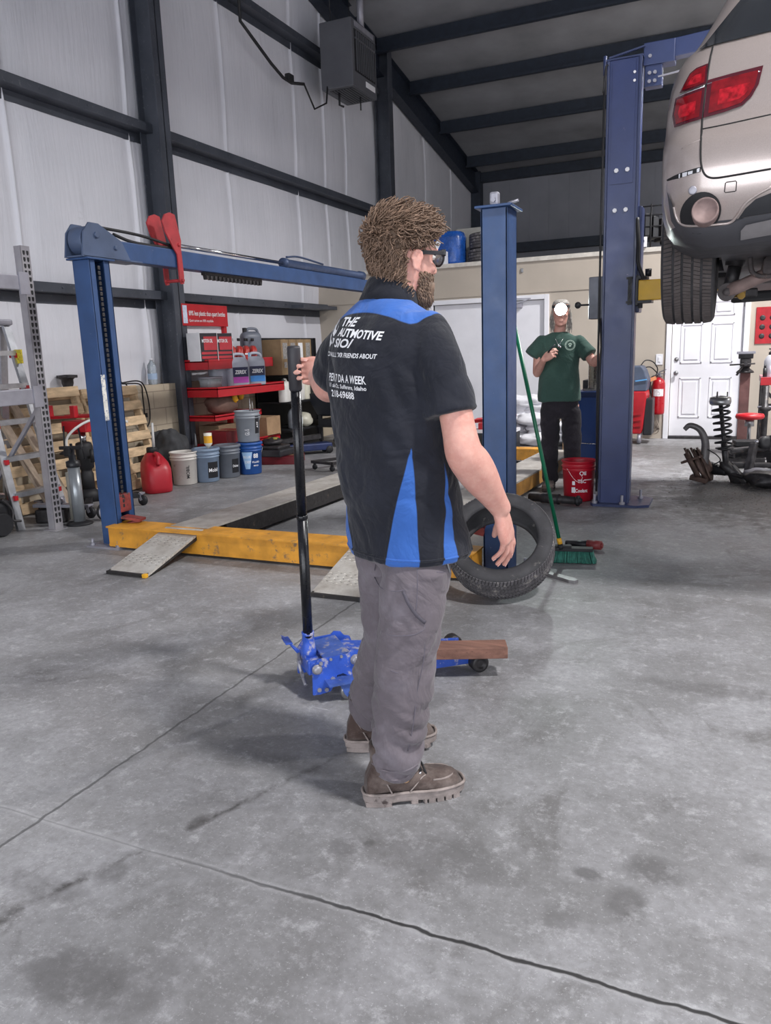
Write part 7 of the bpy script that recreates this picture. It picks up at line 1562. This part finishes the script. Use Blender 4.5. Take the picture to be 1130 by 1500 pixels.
# ---- shirt
sh = MB()
TS = [(.768, .206, .166, .03), (.79, .212, .168, .03), (.88, .206, .16, .02), (.98, .203, .155, .01), (1.1, .205, .15, 0), (1.2, .208, .146, -.002), (1.3, .212, .142, -.004), (1.38, .212, .134, -.004), (1.44, .2, .118, 0), (1.478, .165, .1, .004), (1.51, .11, .08, .01), (1.53, .075, .068, .016)]
sh.ringloft([ring(SP(z) + tF * o, tR, tF, a, b, 40, .9) for z, a, b, o in TS])
limb(sh, [shR + V(-.05, .035, .0), shR.lerp(elR, .2) + V(-.026,.004,0), shR.lerp(elR, .42) + V(-.016,0,0), shR.lerp(elR, .68) + V(-.014,0,0)], [.07, .072, .073, .078], 24, True)
limb(sh, [shL + V(.03, -.01, -.01), shL.lerp(elL, .35), shL.lerp(elL, .72)], [.074, .074, .074], 24)
sh.blob(SP(1.415) - tR * .135 , (.085, .082, .075)); sh.blob(SP(1.41) + tR * .125, (.085, .082, .07))
shs = remesh(sh, .0065, 10)
def tors(p):
    q = p - SP(max(.8, min(1.5, p.z))); return q.dot(tR), q.dot(tF)
def wr_shirt(p, n):
    u, w_ = tors(p); zz = p.z
    d = .008 * noise.noise(V(u * 7 + zz * 5, w_ * 7, zz * 4 + 3)) - .006 * max(0, .16 - abs(noise.noise(V(u * 6 + zz * 5, w_ * 6, zz * 5 - u * 4)))) * 4 + .004 * noise.noise(V(u * 16 - zz * 9, w_ * 16, zz * 9))
    # drag folds: horizontal at the small of the back, slanting from the arm pit
    low = max(0, min(1, (1.15 - zz) / .25)) * max(0, min(1, (zz - .8) / .1))
    d += low * .010 * noise.noise(V(u * 4 + 9, w_ * 4, zz * 15 + u * 6))
    pit = math.exp(-((abs(u) - .15) / .06) ** 2) * max(0, min(1, (zz - 1.0) / .15)) * max(0, min(1, (1.4 - zz) / .1))
    d += pit * .015 * noise.noise(V(u * 26 + zz * 10, w_ * 22, zz * 5))
    return d
displace(shs, wr_shirt)
shirt_o = shs.build('shirt', M_navy, man)
def panel_val(p):
    p = Vector(p); u, w_ = tors(p); th = math.degrees(math.atan2(u, -w_)); zz = p.z
    zy = 1.488 - .041 * (u / .18) ** 2 if w_ < .02 else 1.45
    yoke = min(zz - zy, .178 + max(0, min(.06, w_ + .05)) * .35 - abs(u))
    g = -1; at = abs(th)
    h = (1.127 - zz) / .312
    if h > 0: g = max(g, min(at - (67 - 32 * h), 66.5 - at) * .0033)
    h = (1.085 - zz) / .27
    if h > 0: g = max(g, min(at - (95 - 7 * h), 95 + 5 * h - at) * .0035)
    return max(yoke, g)
add_attr(shirt_o, 'panel', [panel_val(p) for p in shs.v])
tree = bvh(shs)
# stitched hem, sleeve cuffs, collar
hb_ = MB(); ptsh = []
for k in range(60):
    a = 2 * PI * k / 60; d = tR * math.cos(a) + tF * math.sin(a); h = tree.ray_cast(SP(.792) + d * .5, -d)
    if h[0] is not None: ptsh.append(h[0])
hb_.tube(ptsh, .004, 8, closed=True); hm_o = hb_.build('hem', M_navy, shirt_o); add_attr(hm_o, 'panel', [panel_val(p) for p in hb_.v])
co_ = MB(); rg = []
for (z, r, o, up) in ((1.48, .08, .02, .0), (1.52, .075, .024, .006), (1.556, .072, .028, .012), (1.562, .074, .028, .012), (1.556, .079, .027, .008), (1.525, .086, .021, .0), (1.502, .092, .016, -.006), (1.497, .089, .016, -.006)):
    c = SP(1.45) + UP * (z - 1.45) + tF * (o + (z - 1.45) * .1) ; rr = []
    for k in range(36):
        a = 2 * PI * k / 36; s_ = math.sin(a)
        rr.append(c + tR * (r * math.cos(a)) + tF * (r * s_ * .92) + UP * (-.03 * s_ + .012 * (1 - abs(s_)) * 0))
    rg.append(rr)
co_.ringloft(rg, caps=False); co_.build('collar', M_navyp, shirt_o)
# ---- lettering on the back
def back_text(mb, body_, u0, u1, z0, cap, tilt, **kw):
    t = text_mb(body_, 1.0, **kw); xs = [p[0] for p in t.v]; k = (u1 - u0) / (max(xs) - min(xs)); x0 = min(xs); q = cap / .7
    vs = []
    for x, y, _z in t.v:
        u = u0 + (x - x0) * k; z = z0 + y * q + tilt * (u - u0); o = SP(z) + tR * u - tF * .6
        h = tree.ray_cast(o, tF); vs.append((h[0] - tF * .0022) if h[0] is not None else o + tF * .45)
    mb.add(vs, t.f)
tx = MB()
TXB = []
for a_ in (('THE', -.058, .018, 1.455, .0245, -.06), ('AUTMOTIVE', -.068, .128, 1.428, .0225, -.10), ('SIO/', -.078, .022, 1.397, .0235, -.06)): TXB.append((a_, dict(shear=.28, bold=.03)))
TXB += [(('ESCPYCI MALLL.L \'XR FRIENDS ABOUT', -.186, .114, 1.374, .0125, -.05), dict(shear=.2, bold=.02)), (('PEN 7 DA A WEEK', -.118, .078, 1.300, .0215, -.05), dict(bold=.022)), (('11 ale Ct. Sulferere, Idaho', -.114, .076, 1.282, .0115, -.05), dict(bold=.016)), (('218-69688', -.102, .032, 1.254, .019, -.04), dict(bold=.022))]
for a_, kw in TXB:
    m = MB(); back_text(m, *a_, **kw); m.build('lettering', M_label, shirt_o)
# the white emblem beside the name: a slanted piston-like figure
em = [[(-.004, .128), (.004, .15), (.012, .13), (.022, .12), (.03, .09), (.026, .06), (.016, .04), (.012, .058), (.014, .085), (.006, .1)], [(-.012, .112), (-.004, .12), (.0, .1), (.006, .07), (.004, .03), (.012, .008), (.004, -.012), (-.006, .005), (-.016, .012), (-.014, .05), (-.018, .08)], [(.014, .035), (.026, .03), (.024, .008), (.016, .002), (.016, .018)]]
for o in em:
    vs = []
    for x, y in o:
        u, z = -.128 + (x - .006) * 2.1, 1.397 + (y + .012) * .56; h = tree.ray_cast(SP(z) + tR * u - tF * .6, tF); vs.append(h[0] - tF * .0022 if h[0] is not None else SP(z) + tR * u - tF * .13)
    tx.add(vs, [tuple(range(len(vs)))])
tx.build('emblem', M_label, shirt_o)
# ---- trousers
pt = MB()
pt.ringloft([ring(V(-.905, 2.105, z), tR, tF, a, b, 32, .92) for z, a, b in ((.95, .155, .115), (.9, .162, .122), (.84, .168, .128), (.79, .168, .128), (.75, .12, .11))])
limb(pt, [hipR_ + V(.0, .0, -.04), V(-.838, 2.04, .74), V(-.848, 2.028, .63), kneeR_, V(-.876, 2.008, .38), V(-.893, 2.002, .24), V(-.904, 1.998, .135)], [.096, .104, .1, .094, .09, .087, .08], 28)
limb(pt, [hipL_ + V(0, 0, -.04), V(-.985, 2.155, .74), V(-.986, 2.17, .63), kneeL_, V(-1.035, 2.215, .37), V(-1.08, 2.24, .25), V(-1.105, 2.252, .155)], [.096, .103, .098, .092, .088, .085, .082], 28)
pts_ = remesh(pt, .0065, 8)
def wr_pant(p, n):
    z = p.z; d = .006 * noise.noise(V(p.x * 9, p.y * 9, z * 5)) + .004 * noise.noise(V(p.x * 22, p.y * 22, z * 16)) - .012 * max(0, .18 - abs(noise.noise(V(p.x * 5 + z * 4, p.y * 5, z * 9 - p.x * 7)))) * 6 * .35
    if z < .42:
        k = min(1, (.42 - z) / .15) * min(1, max(0, (z - .06) / .05)); q = noise.noise(V(p.x * 6, p.y * 6, z * 21 + p.x * 18)); d += k * (.020 * q - .006 * abs(q))
    kn_ = math.exp(-((z - .5) / .1) ** 2); d += kn_ * .013 * noise.noise(V(p.x * 7, p.y * 7, z * 17 - p.y * 20))
    cr = math.exp(-((z - .78) / .07) ** 2); d += cr * .011 * noise.noise(V(p.x * 14 + z * 16, p.y * 14, z * 9))
    return d
displace(pts_, wr_pant)
pts_.v = [tuple(SP(p[2]) + (Vector(p) - SP(p[2])) * (1 - .13 * max(0, min(1, (p[2] - .745) / .04)))) for p in pts_.v]
pant_o = pts_.build('trousers', M_pant, man)
ptree = bvh(pts_)
def pl(mb, pix, r, lift=0, n=6):
    """cord lying on the trousers through the seen points"""
    out = []
    for x, y in pix:
        h = ptree.ray_cast(CAM, ray(x, y).normalized())
        if h[0] is not None: out.append(h[0] + h[1] * lift)
    if len(out) > 2: mb.tube(smoothpath(out, 5), r, n)
sm_ = MB()
pl(sm_, [(611, 812), (612, 850), (611, 880), (609, 905)], .0016); pl(sm_, [(549, 846), (560, 862), (585, 866), (607, 858)], .0016); pl(sm_, [(552, 818), (549, 835), (550, 848)], .0016)
pl(sm_, [(622, 915), (622, 960), (612, 1010), (606, 1060), (598, 1100)], .0016); pl(sm_, [(560, 925), (575, 931), (605, 930), (622, 922)], .0016); pl(sm_, [(552, 968), (580, 985), (612, 984)], .0016); pl(sm_, [(640, 838), (650, 838), (660, 834)], .0016)
sm_.build('stitched_seam', pm('trouser seam', '625d67', .9, 0, .1), pant_o)
pk = MB(); pl(pk, [(591, 866), (599, 884), (610, 900), (623, 912)], .006); pk.build('pocket_edge', pm('pocket edge', '4f4b54', .9, 0, .1), pant_o)
pk = MB(); pl(pk, [(546, 1118), (560, 1128), (580, 1131), (600, 1127), (613, 1118)], .0035); pl(pk, [(545, 1121), (555, 1136), (575, 1143), (595, 1139), (612, 1122)], .003); pk.build('frayed_cuff', M_pant, pant_o)
# belt-clipped black holster and pen at the front right of the waist
h = ptree.ray_cast(CAM, ray(653, 818).normalized()); hp = (h[0] if h[0] else V(-.76, 2.07, .77)) + V(.0, -.004, 0)
ho_ = MB(); Mh = Matrix((tR * .45 + tF * .9, UP.cross(tR * .45 + tF * .9), UP)).transposed(); ho_.box(hp, (.034, .016, .06), Mh, .005); hob = ho_.build('belt_pouch', M_blackp, man)
pe = MB(); pe.rod(hp + V(.008, -.016, .036), hp + V(.024, -.012, -.032), .0032, 8); pe.build('pen', M_alu, hob)
put_boot(man, V(-.917, 1.992, 0), R(36), 0, M_boot); put_boot(man, V(-1.115, 2.262, .004), R(26), R(-2.5), M_boot)
# ---- hair, beard, glasses
def lim(z):
    return -.012 if z < .01 else (-.012 + (z - .01) / .05 * .045 if z < .06 else (.033 + (z - .06) / .03 * .05 if z < .09 else .1))
hr = MB(); rr = []
for z, a, b, w_, q in HEADP:
    if z < -.105: continue
    f = min(a, lim(z)); k = 1.045 if z < .03 else 1.10 + .04 * min(1, (z - .03) / .08); zz = z * (1.0 if z < .05 else 1.0 + .14 * (z - .05) / .07)
    rr.append(ring((0, (f + b * k) / 2, zz), (1, 0, 0), (0, 1, 0), w_ * k, max(.01, (f - b * k) / 2), 28, q))
hr.ringloft(rr)
rg_ = random.Random(3)
def hp_(z, a):
    for (z0, a0, b0, w0, q0), (z1, a1, b1, w1, q1) in zip(HEADP[:-1], HEADP[1:]):
        if z0 <= z <= z1:
            t = (z - z0) / (z1 - z0); A, B, W = a0 + (a1 - a0) * t, b0 + (b1 - b0) * t, w0 + (w1 - w0) * t
            return V(W * math.cos(a), (A + B) / 2 + (A - B) / 2 * math.sin(a), z)
    return V(0, 0, .12)
cnt = 0
while cnt < 3400:
    z = rg_.uniform(-.112, .1195); a = rg_.uniform(0, 2 * PI); p = hp_(z, a)
    if p.y > lim(z) + .012: continue
    if abs(p.x) > .05 and p.y > -.032 and z < .034: continue
    cnt += 1
    nn = V(p.x / .075 ** 2, p.y / .095 ** 2, max(0, p.z) / .12 ** 2 * 1.2).normalized()
    top = max(0, min(1, (z - .03) / .06))
    flow = V(rg_.uniform(-.5, .5), .7 * top - .1, -.9 * (1 - top) + .25 * top)
    L = (.034 + .03 * top) * rg_.uniform(.6, 1.35); 
    if p.y < -.04 and z < .02: L *= 1.15
    if abs(p.x) > .06 and z < .05 and p.y > -.04: L *= .45; flow = V(0, -.4, -.9)
    d = (nn * (.75 if top > .3 else .5) + flow * .8).normalized(); e = d.orthogonal().normalized(); g_ = d.cross(e)
    ph = rg_.uniform(0, 6.28); cw = rg_.uniform(.004, .009) * (1 if L > .025 else .4); tw = rg_.uniform(3, 6)
    pp = []; rad = []
    for k in range(6):
        t = k / 5; pp.append(p * .985 + nn * .004 + d * (L * t) - nn * (L * .35 * t * t) + (e * math.cos(ph + tw * t) + g_ * math.sin(ph + tw * t) - e * math.cos(ph) - g_ * math.sin(ph)) * cw); rad.append(.0029 * (1 - .7 * t) + .0005)
    hr.tube(pp, rad, 4, False)
hr.xf(HM)
M_hair = pm('curly brown hair', '745e4f', .6, 0, .3, 55, .2, 200, spec=.35)
hr.build('hair', M_hair, man)
bd = MB()
for q in range(1500):
    z = rg_.uniform(-.125, -.03); a = rg_.uniform(-.35, PI + .35); p = hp_(max(-.117, z), a)
    if p.y < .012 or (z > -.045 and abs(p.x) < .035) or (abs(p.x) < .02 and -.075 < z < -.05): continue
    nn = V(p.x / .06 ** 2, p.y / .09 ** 2, -.25 / .09).normalized(); d = (nn * .6 + V(rg_.uniform(-.2, .2), .15, -.8)).normalized(); L = .014 * rg_.uniform(.7, 1.3) * (1.3 if z < -.09 else 1)
    bd.tube([p - nn * .002, p + nn * .004 + d * L * .5, p + nn * .003 + d * L - nn * L * .2], [.0026, .002, .0005], 4, False)
bd.ringloft([ring((0, (a + .0) / 2 + .012, z), (1, 0, 0), (0, 1, 0), w_ * 1.03, (a - .0) / 2 - .008, 24, q) for z, a, b, w_, q in HEADP[1:5]])
bd.xf(HM).build('beard', pm('brown beard', '6e594a', .7, 0, .3, 60, .2, 200), man)
gl = MB()
for s in (-1, 1):
    gl.bar((s * .078, .088, .022), (s * .08, -.012, .016), .005, .011, bev=.001); gl.tube([V(s * .034 + .027 * math.cos(t) * (1.05), .104 - .004 * abs(math.cos(t)), .012 + .021 * math.sin(t)) for t in [2 * PI * k / 20 for k in range(20)]], .0032, 6, closed=True)
    gl.bar((s * .06, .101, .024), (s * .08, .086, .024), .014, .016, bev=.002)
gl.bar((-.01, .106, .02), (.01, .106, .02), .005, .005)
go = gl.xf(HM).build('glasses', M_blackp, man)
ln = MB()
for s in (-1, 1): ln.blob((s * .034, .1025, .012), (.026, .0012, .02))
ln.xf(HM).build('lens', pm('clear lens', 'cfd6da', .05, 0, .02, trans=.9), go)
# ------------------------------------------------------------------ the second man, facing the viewer beside the tall lift column
gA = R(-79); gF = V(math.cos(gA), math.sin(gA), 0); gR = V(math.sin(gA), -math.cos(gA), 0)   # his own right lies to the picture's left
gP = onZ(822, 716); gP.z = 0
def gat(x, y, fwd=0.0):
    """point seen at (x, y) in the upright plane through his hips, moved forward by fwd"""
    n_ = gF; o = gP + gF * fwd; d = ray(x, y); t = (o - CAM).dot(n_) / d.dot(n_); return CAM + d * t
M_skinB = m_skin('weathered skin', 'cf9f90', 'ba8478', 'd8b0a2')
M_green = m_cloth('dark green t-shirt cotton', '385049', .1, 6, '435c55', .3, .9, 900)
M_jean = m_cloth('black work trousers', '29262c', .14, 6, '47424a', .5, .9, 800)
helper = thing('person', 'person in dark green T-shirt and black trousers wearing a lit headlamp', 'person', tuple(gP))
hd = gat(822, 459, .03); nk = gat(820, 486); shr, shl = gat(790, 499), gat(851, 498)
elr, wrr, hnr = gat(787, 546, .02), gat(797, 527, .2), gat(803, 518, .24)
ell, wrl, hnl = gat(869, 531, .06), gat(893, 514, .16), gat(903, 509, .2)
gb = MB(); GZ = lambda z: gat(820, 540).xy.to_3d() * 1.0
gc = lambda y, f=0: gat(819.5 + (y - 500) * .004, y, f)
gb.ringloft([ring(gc(y), gR, gF, a, b, 24) for y, a, b in ((600, .11, .085), (585, .125, .09), (545, .13, .09), (515, .145, .095), (500, .15, .085), (493, .11, .07), (489, .07, .058))])
gb.tube([gc(494), nk, hd - UP * .09 - gF * .02, hd - UP * .03 - gF * .015], [.062, .055, .053, .055], 18)
limb(gb, [shr - UP * .03, shr.lerp(elr, .5), elr, elr.lerp(wrr, .3), wrr], [.042, .043, .040, .041, .028]); limb(gb, [shl - UP * .03, shl.lerp(ell, .5), ell, ell.lerp(wrl, .3), wrl], [.042, .043, .040, .041, .028])
GH = Matrix.Translation(hd) @ Matrix((gR, gF, UP)).transposed().to_4x4() @ Matrix.Rotation(R(-4), 4, 'X')
gb.add(*(lambda q: (q.xf(GH).v, q.f))(head_mb()), True)
fr_ = (hnr - wrr).normalized()
hm, nlr, _t = hand_mb([(35, 45, 25), (40, 50, 28), (46, 55, 30), (50, 58, 30)], (4, 1, -2, -5), (30, 40, 25), 1.0, -1)
GHR = Matrix.Translation(wrr) @ orient(V(.25, -.35, .55) * 1.0 - gR * .55, gF * .75 + gR * .5).to_4x4(); gb.add(hm.xf(GHR).v, hm.f, True); nlr.xf(GHR)
hm, nll, _t = hand_mb([(20, 25, 15), (22, 28, 15), (25, 30, 16), (30, 32, 18)], (4, 1, -2, -6), (25, 30, 20), 1.0, 1)
GHL = Matrix.Translation(wrl) @ orient(hnl - wrl, UP).to_4x4(); gb.add(hm.xf(GHL).v, hm.f, True); nll.xf(GHL)
hipr, hipl = gat(806, 594), gat(837, 594); knr, knl = gat(806, 650, .02), gat(838, 648, .02); anr, anl = gat(806, 702), gat(841, 700)
for h_, k_, a_ in ((hipr, knr, anr), (hipl, knl, anl)): limb(gb, [h_, h_.lerp(k_, .5), k_, k_.lerp(a_, .35), a_], [.075, .066, .05, .05, .036])
remesh(gb, .005, 3).build('body', M_skinB, helper)
nlr.add(nll.v, nll.f); nlr.build('fingernails', M_nail, helper)
w, i = eyes_mb(); w.xf(GH).build('eyes', _mats['eye white'], helper); i.xf(GH).build('irises', _mats['dark iris'], helper)
# T-shirt
gs_ = MB()
gs_.ringloft([ring(gc(y, o), gR, gF, a, b, 36, .9) for y, a, b, o in ((587.5, .198, .125, .01), (583, .203, .128, .01), (565, .198, .122, .01), (540, .183, .118, .005), (520, .186, .118, 0), (505, .196, .108, 0), (498, .19, .092, 0), (493, .15, .078, 0), (489, .10, .066, .0), (486.5, .073, .06, .004))])
slr, sll = gat(779, 521, .02), gat(864, 520, .05)
limb(gs_, [gat(795, 500), gat(787, 510, .01), slr], [.066, .07, .076], 22, blunt=True); limb(gs_, [gat(847, 500), gat(856, 511, .02), sll], [.066, .072, .078], 22, blunt=True)
gss = remesh(gs_, .007, 7)
displace(gss, lambda p, n: .006 * noise.noise(p * 7 + V(3, 1, p.z * 3)) + .004 * noise.noise(V(p.x * 18 + p.z * 9, p.y * 10, p.z * 8)) + .006 * max(0, min(1, (1.1 - p.z) / .15)) * noise.noise(V(p.x * 22, p.y * 10, p.z * 5)))
gsh = gss.build('t_shirt', M_green, helper); gtree = bvh(gss)
nb_ = MB(); nb_.tube([gc(488.5, .004) + gR * (.078 * math.cos(t)) + gF * (.066 * math.sin(t)) - UP * (.03 * max(0, math.sin(t))) for t in [2 * PI * k / 40 for k in range(40)]], .0075, 8, closed=True); nb_.build('neckband', M_green, gsh)
lg = MB(); cu_, cv_ = gat(835.5, 505.5), None
def onshirt(u, v):
    o = cu_ + gR * -u + UP * v + gF * .4; h = gtree.ray_cast(o, -gF); return (h[0] + gF * .0025) if h[0] is not None else o - gF * .3
for r0, r1 in ((.044, .047), (.034, .0355)):
    n_ = 40; vs = [onshirt(r * math.cos(2 * PI * k / n_), r * math.sin(2 * PI * k / n_)) for r in (r0, r1) for k in range(n_)]; lg.add(vs, [(k, (k + 1) % n_, n_ + (k + 1) % n_, n_ + k) for k in range(n_)])
for k in range(24):
    a = 2 * PI * k / 24; vs = [onshirt(r * math.cos(a + d), r * math.sin(a + d)) for r, d in ((.0375, -.06), (.0375, .06), (.0425, .05), (.0425, -.05))]; lg.add(vs, [(0, 1, 2, 3)])
paw = [(.0, -.006, .011, .010), (-.0125, .008, .0042, .006), (-.0045, .0135, .0042, .0065), (.0045, .0135, .0042, .0065), (.0125, .008, .0042, .006)]
for x, y, a, b in paw: lg.add([onshirt(x + a * math.cos(t), y + b * math.sin(t)) for t in [2 * PI * k / 14 for k in range(14)]], [tuple(range(14))])
lg.build('chest_emblem', pm('pale green print', 'bcd0c2', .7, 0, .05), gsh)
nkl = MB()
pa_ = [gc(490, .062) + gR * .05 + UP * .005, onshirt(.0, 0)]
def onchest(x, y):
    h = gtree.ray_cast(CAM, ray(x, y).normalized()); return h[0] + gF * .004 if h[0] is not None else gat(x, y, .11)
nkl.tube([onchest(813, 494), onchest(815.5, 499), onchest(818, 504.5), onchest(819.5, 506), onchest(822, 501), onchest(826, 495)], .0022, 6); nkl.blob(onchest(819, 506.5) + gF * .004, (.012, .006, .012)); nkl.blob(onchest(821.5, 508) + gF * .004, (.008, .005, .013))
nkl.build('necklace', M_chrome, helper)
pg_ = MB(); q = hnr + gF * .03 - gR * .03 + UP * .05; pg_.rod(q + gR * .03 - UP * .04, q - gR * .035 + UP * .03, .008, 10); pg_.build('marker_pen', M_blackp, helper)
# trousers
gt_ = MB(); hc = gat(821, 596)
gt_.ringloft([ring(gat(821, y), gR, gF, a, b, 28, .92) for y, a, b in ((583, .165, .108), (590, .172, .113), (600, .178, .118), (607, .165, .11), (612, .1, .09))])
limb(gt_, [hipr - UP * .05, hipr.lerp(knr, .5), knr, knr.lerp(anr, .5), anr + UP * .02], [.09, .092, .085, .08, .083], 24); limb(gt_, [hipl - UP * .05, hipl.lerp(knl, .5), knl, knl.lerp(anl, .5), anl + UP * .02], [.09, .092, .085, .08, .083], 24)
gts = remesh(gt_, .008, 6)
displace(gts, lambda p, n: .008 * noise.noise(p * 9) + .010 * noise.noise(V(p.x * 8, p.y * 8, p.z * 20)) * (1 if p.z < .65 else .3))
gto = gts.build('trousers', M_jean, helper)
bootB = dict(leather=m_cloth('grey brown scuffed shoe', '6f625c', .2, 20, '8f8580', .7, .8, 200), sole=pm('dark shoe sole', '4c4644', .85, 0, .2, 20), welt=pm('shoe welt', '6a605c', .8, 0, .2), badge=_mats['tan boot badge'])
for a_, da in ((anr, -8), (anl, 10)): put_boot(helper, V(a_.x, a_.y + .02, 0) , gA + R(da), 0, bootB)
# hair: thin grey, tied back, wisps hanging at both sides; headlamp on its strap
gh = MB(); rr = []
for z, a, b, w_, q in HEADP:
    if z < -.06: continue
    f = min(a, -.02 if z < .03 else (.03 if z < .07 else .1)); k = 1.05 if z < .05 else 1.07
    rr.append(ring((0, (f + b * k) / 2, z * (1 if z < .05 else 1.05)), (1, 0, 0), (0, 1, 0), w_ * k, max(.01, (f - b * k) / 2), 26, q))
gh.ringloft(rr)
for s in (-1, 1):
    for k in range(46):
        x = rg_.uniform(.055, .085) * s; y = rg_.uniform(-.05, .02); z0 = rg_.uniform(-.01, .05); L = rg_.uniform(.1, .2)
        gh.tube(smoothpath([(x * .95, y, z0), (x * 1.12, y, z0 - L * .35), (x * (1.22 if k % 3 else 1.05), y + .005, z0 - L * .65), (x * 1.05 + rg_.uniform(-.012, .012), y + rg_.uniform(-.015, .02), z0 - L)], 4), [.004] * 6 + [.003] * 6 + [.001], 5)
gh.xf(GH).build('hair', pm('grey hair', 'a39e98', .6, 0, .25, 50), helper)
st_ = MB(); st_.ringloft([ring((0, -.004, z), (1, 0, 0), (0, 1, 0), r * .0805, r * .103, 36, .92) for z, r in ((.05, 1.0), (.05, 1.04), (.075, 1.03), (.075, .99))], caps=False, smooth=False); sto = st_.xf(GH).build('headlamp_strap', M_blackp, helper)
lb = MB(); lb.lathe([(.05, 0), (.058, .01), (.059, .03), (.055, .034)], rotm('X', R(-90)), 28, c=(0, .092, .04)); lb.box((0, .086, .04), (.07, .02, .05), None, .006); lbo = lb.xf(GH).build('headlamp_housing', M_blackp, helper)
le = MB(); le.lathe([(.055, .0), (.053, .006), (.035, .012), (0, .014)], rotm('X', R(-90)), 28, c=(0, .122, .04))
t = NT('lit lamp lens'); t.b.inputs['Emission Color'].default_value = (.86, 1, .96, 1); t.b.inputs['Emission Strength'].default_value = 60
le.xf(GH).build('headlamp_lens', t.m, lbo)
LAMP = GH @ V(0, .16, .052)
# ================================================================== light: high-bay lamps under the roof, daylight through the bay doors
def area(name, loc, size, power, col=(1, 1, 1), rot=(0, 0, 0), sy=None, spread=180):
    L = bpy.data.lights.new(name, 'AREA'); L.energy = power; L.color = col; L.size = size; L.spread = R(spread)
    if sy: L.shape = 'RECTANGLE'; L.size_y = sy
    o = bpy.data.objects.new(name, L); COL.objects.link(o); o.location = loc; o.rotation_euler = rot; return o
for i, (x, y, z, e) in enumerate(((2.6, 1.6, 6.6, 380), (1.6, 8.6, 6.2, 560), (1.8, 14.5, 5.6, 100), (7.2, 4.5, 6.6, 380), (7.2, 11, 5.8, 380), (-2.6, -2.8, 6.4, 500))):
    area('high_bay_light', (x, y, z), .55, e * 1.12, (1, .985, .97), sy=.55, spread=160)
for (a, b, e) in ((-5.4, -1.2, 330), (.2, 4.4, 330), (5.6, 9.6, 200)):
    area('bay_daylight', ((a + b) / 2, -6.85, 2.2), b - a, e, (.93, .96, 1.0), (R(90), 0, 0), 4.2)
w = bpy.data.worlds.new('world'); scene.world = w; w.use_nodes = True
w.node_tree.nodes['Background'].inputs[0].default_value = (.80, .86, 1, 1); w.node_tree.nodes['Background'].inputs[1].default_value = .4

cam = bpy.data.cameras.new('camera'); co = bpy.data.objects.new('camera', cam); COL.objects.link(co)
cam.sensor_fit = 'VERTICAL'; cam.sensor_height = 36; cam.lens = 36 * FOC / 1500; cam.clip_start = .05; cam.clip_end = 200
Mc = Matrix((C_RIGHT, -C_DOWN, -C_FWD)).transposed().to_4x4(); Mc.translation = CAM; co.matrix_world = Mc
scene.camera = co
scene.view_settings.view_transform = 'Standard'; scene.view_settings.look = 'None'; scene.view_settings.exposure = 0.0; scene.view_settings.gamma = 1.0
scene.view_settings.use_curve_mapping = False
scene.cycles.max_bounces = 6; scene.cycles.diffuse_bounces = 4; scene.cycles.use_denoising = True
scene.cycles.sample_clamp_indirect = 6
sl = bpy.data.lights.new('headlamp_beam', 'SPOT'); sl.energy = 40; sl.spot_size = R(100); sl.spot_blend = .8; sl.shadow_soft_size = .04; sl.color = (.88, 1, .96)
so_ = bpy.data.objects.new('headlamp_beam', sl); COL.objects.link(so_); so_.location = LAMP; so_.rotation_euler = (CAM - LAMP + Vector((0, 0, -.6))).to_track_quat('-Z', 'Y').to_euler()
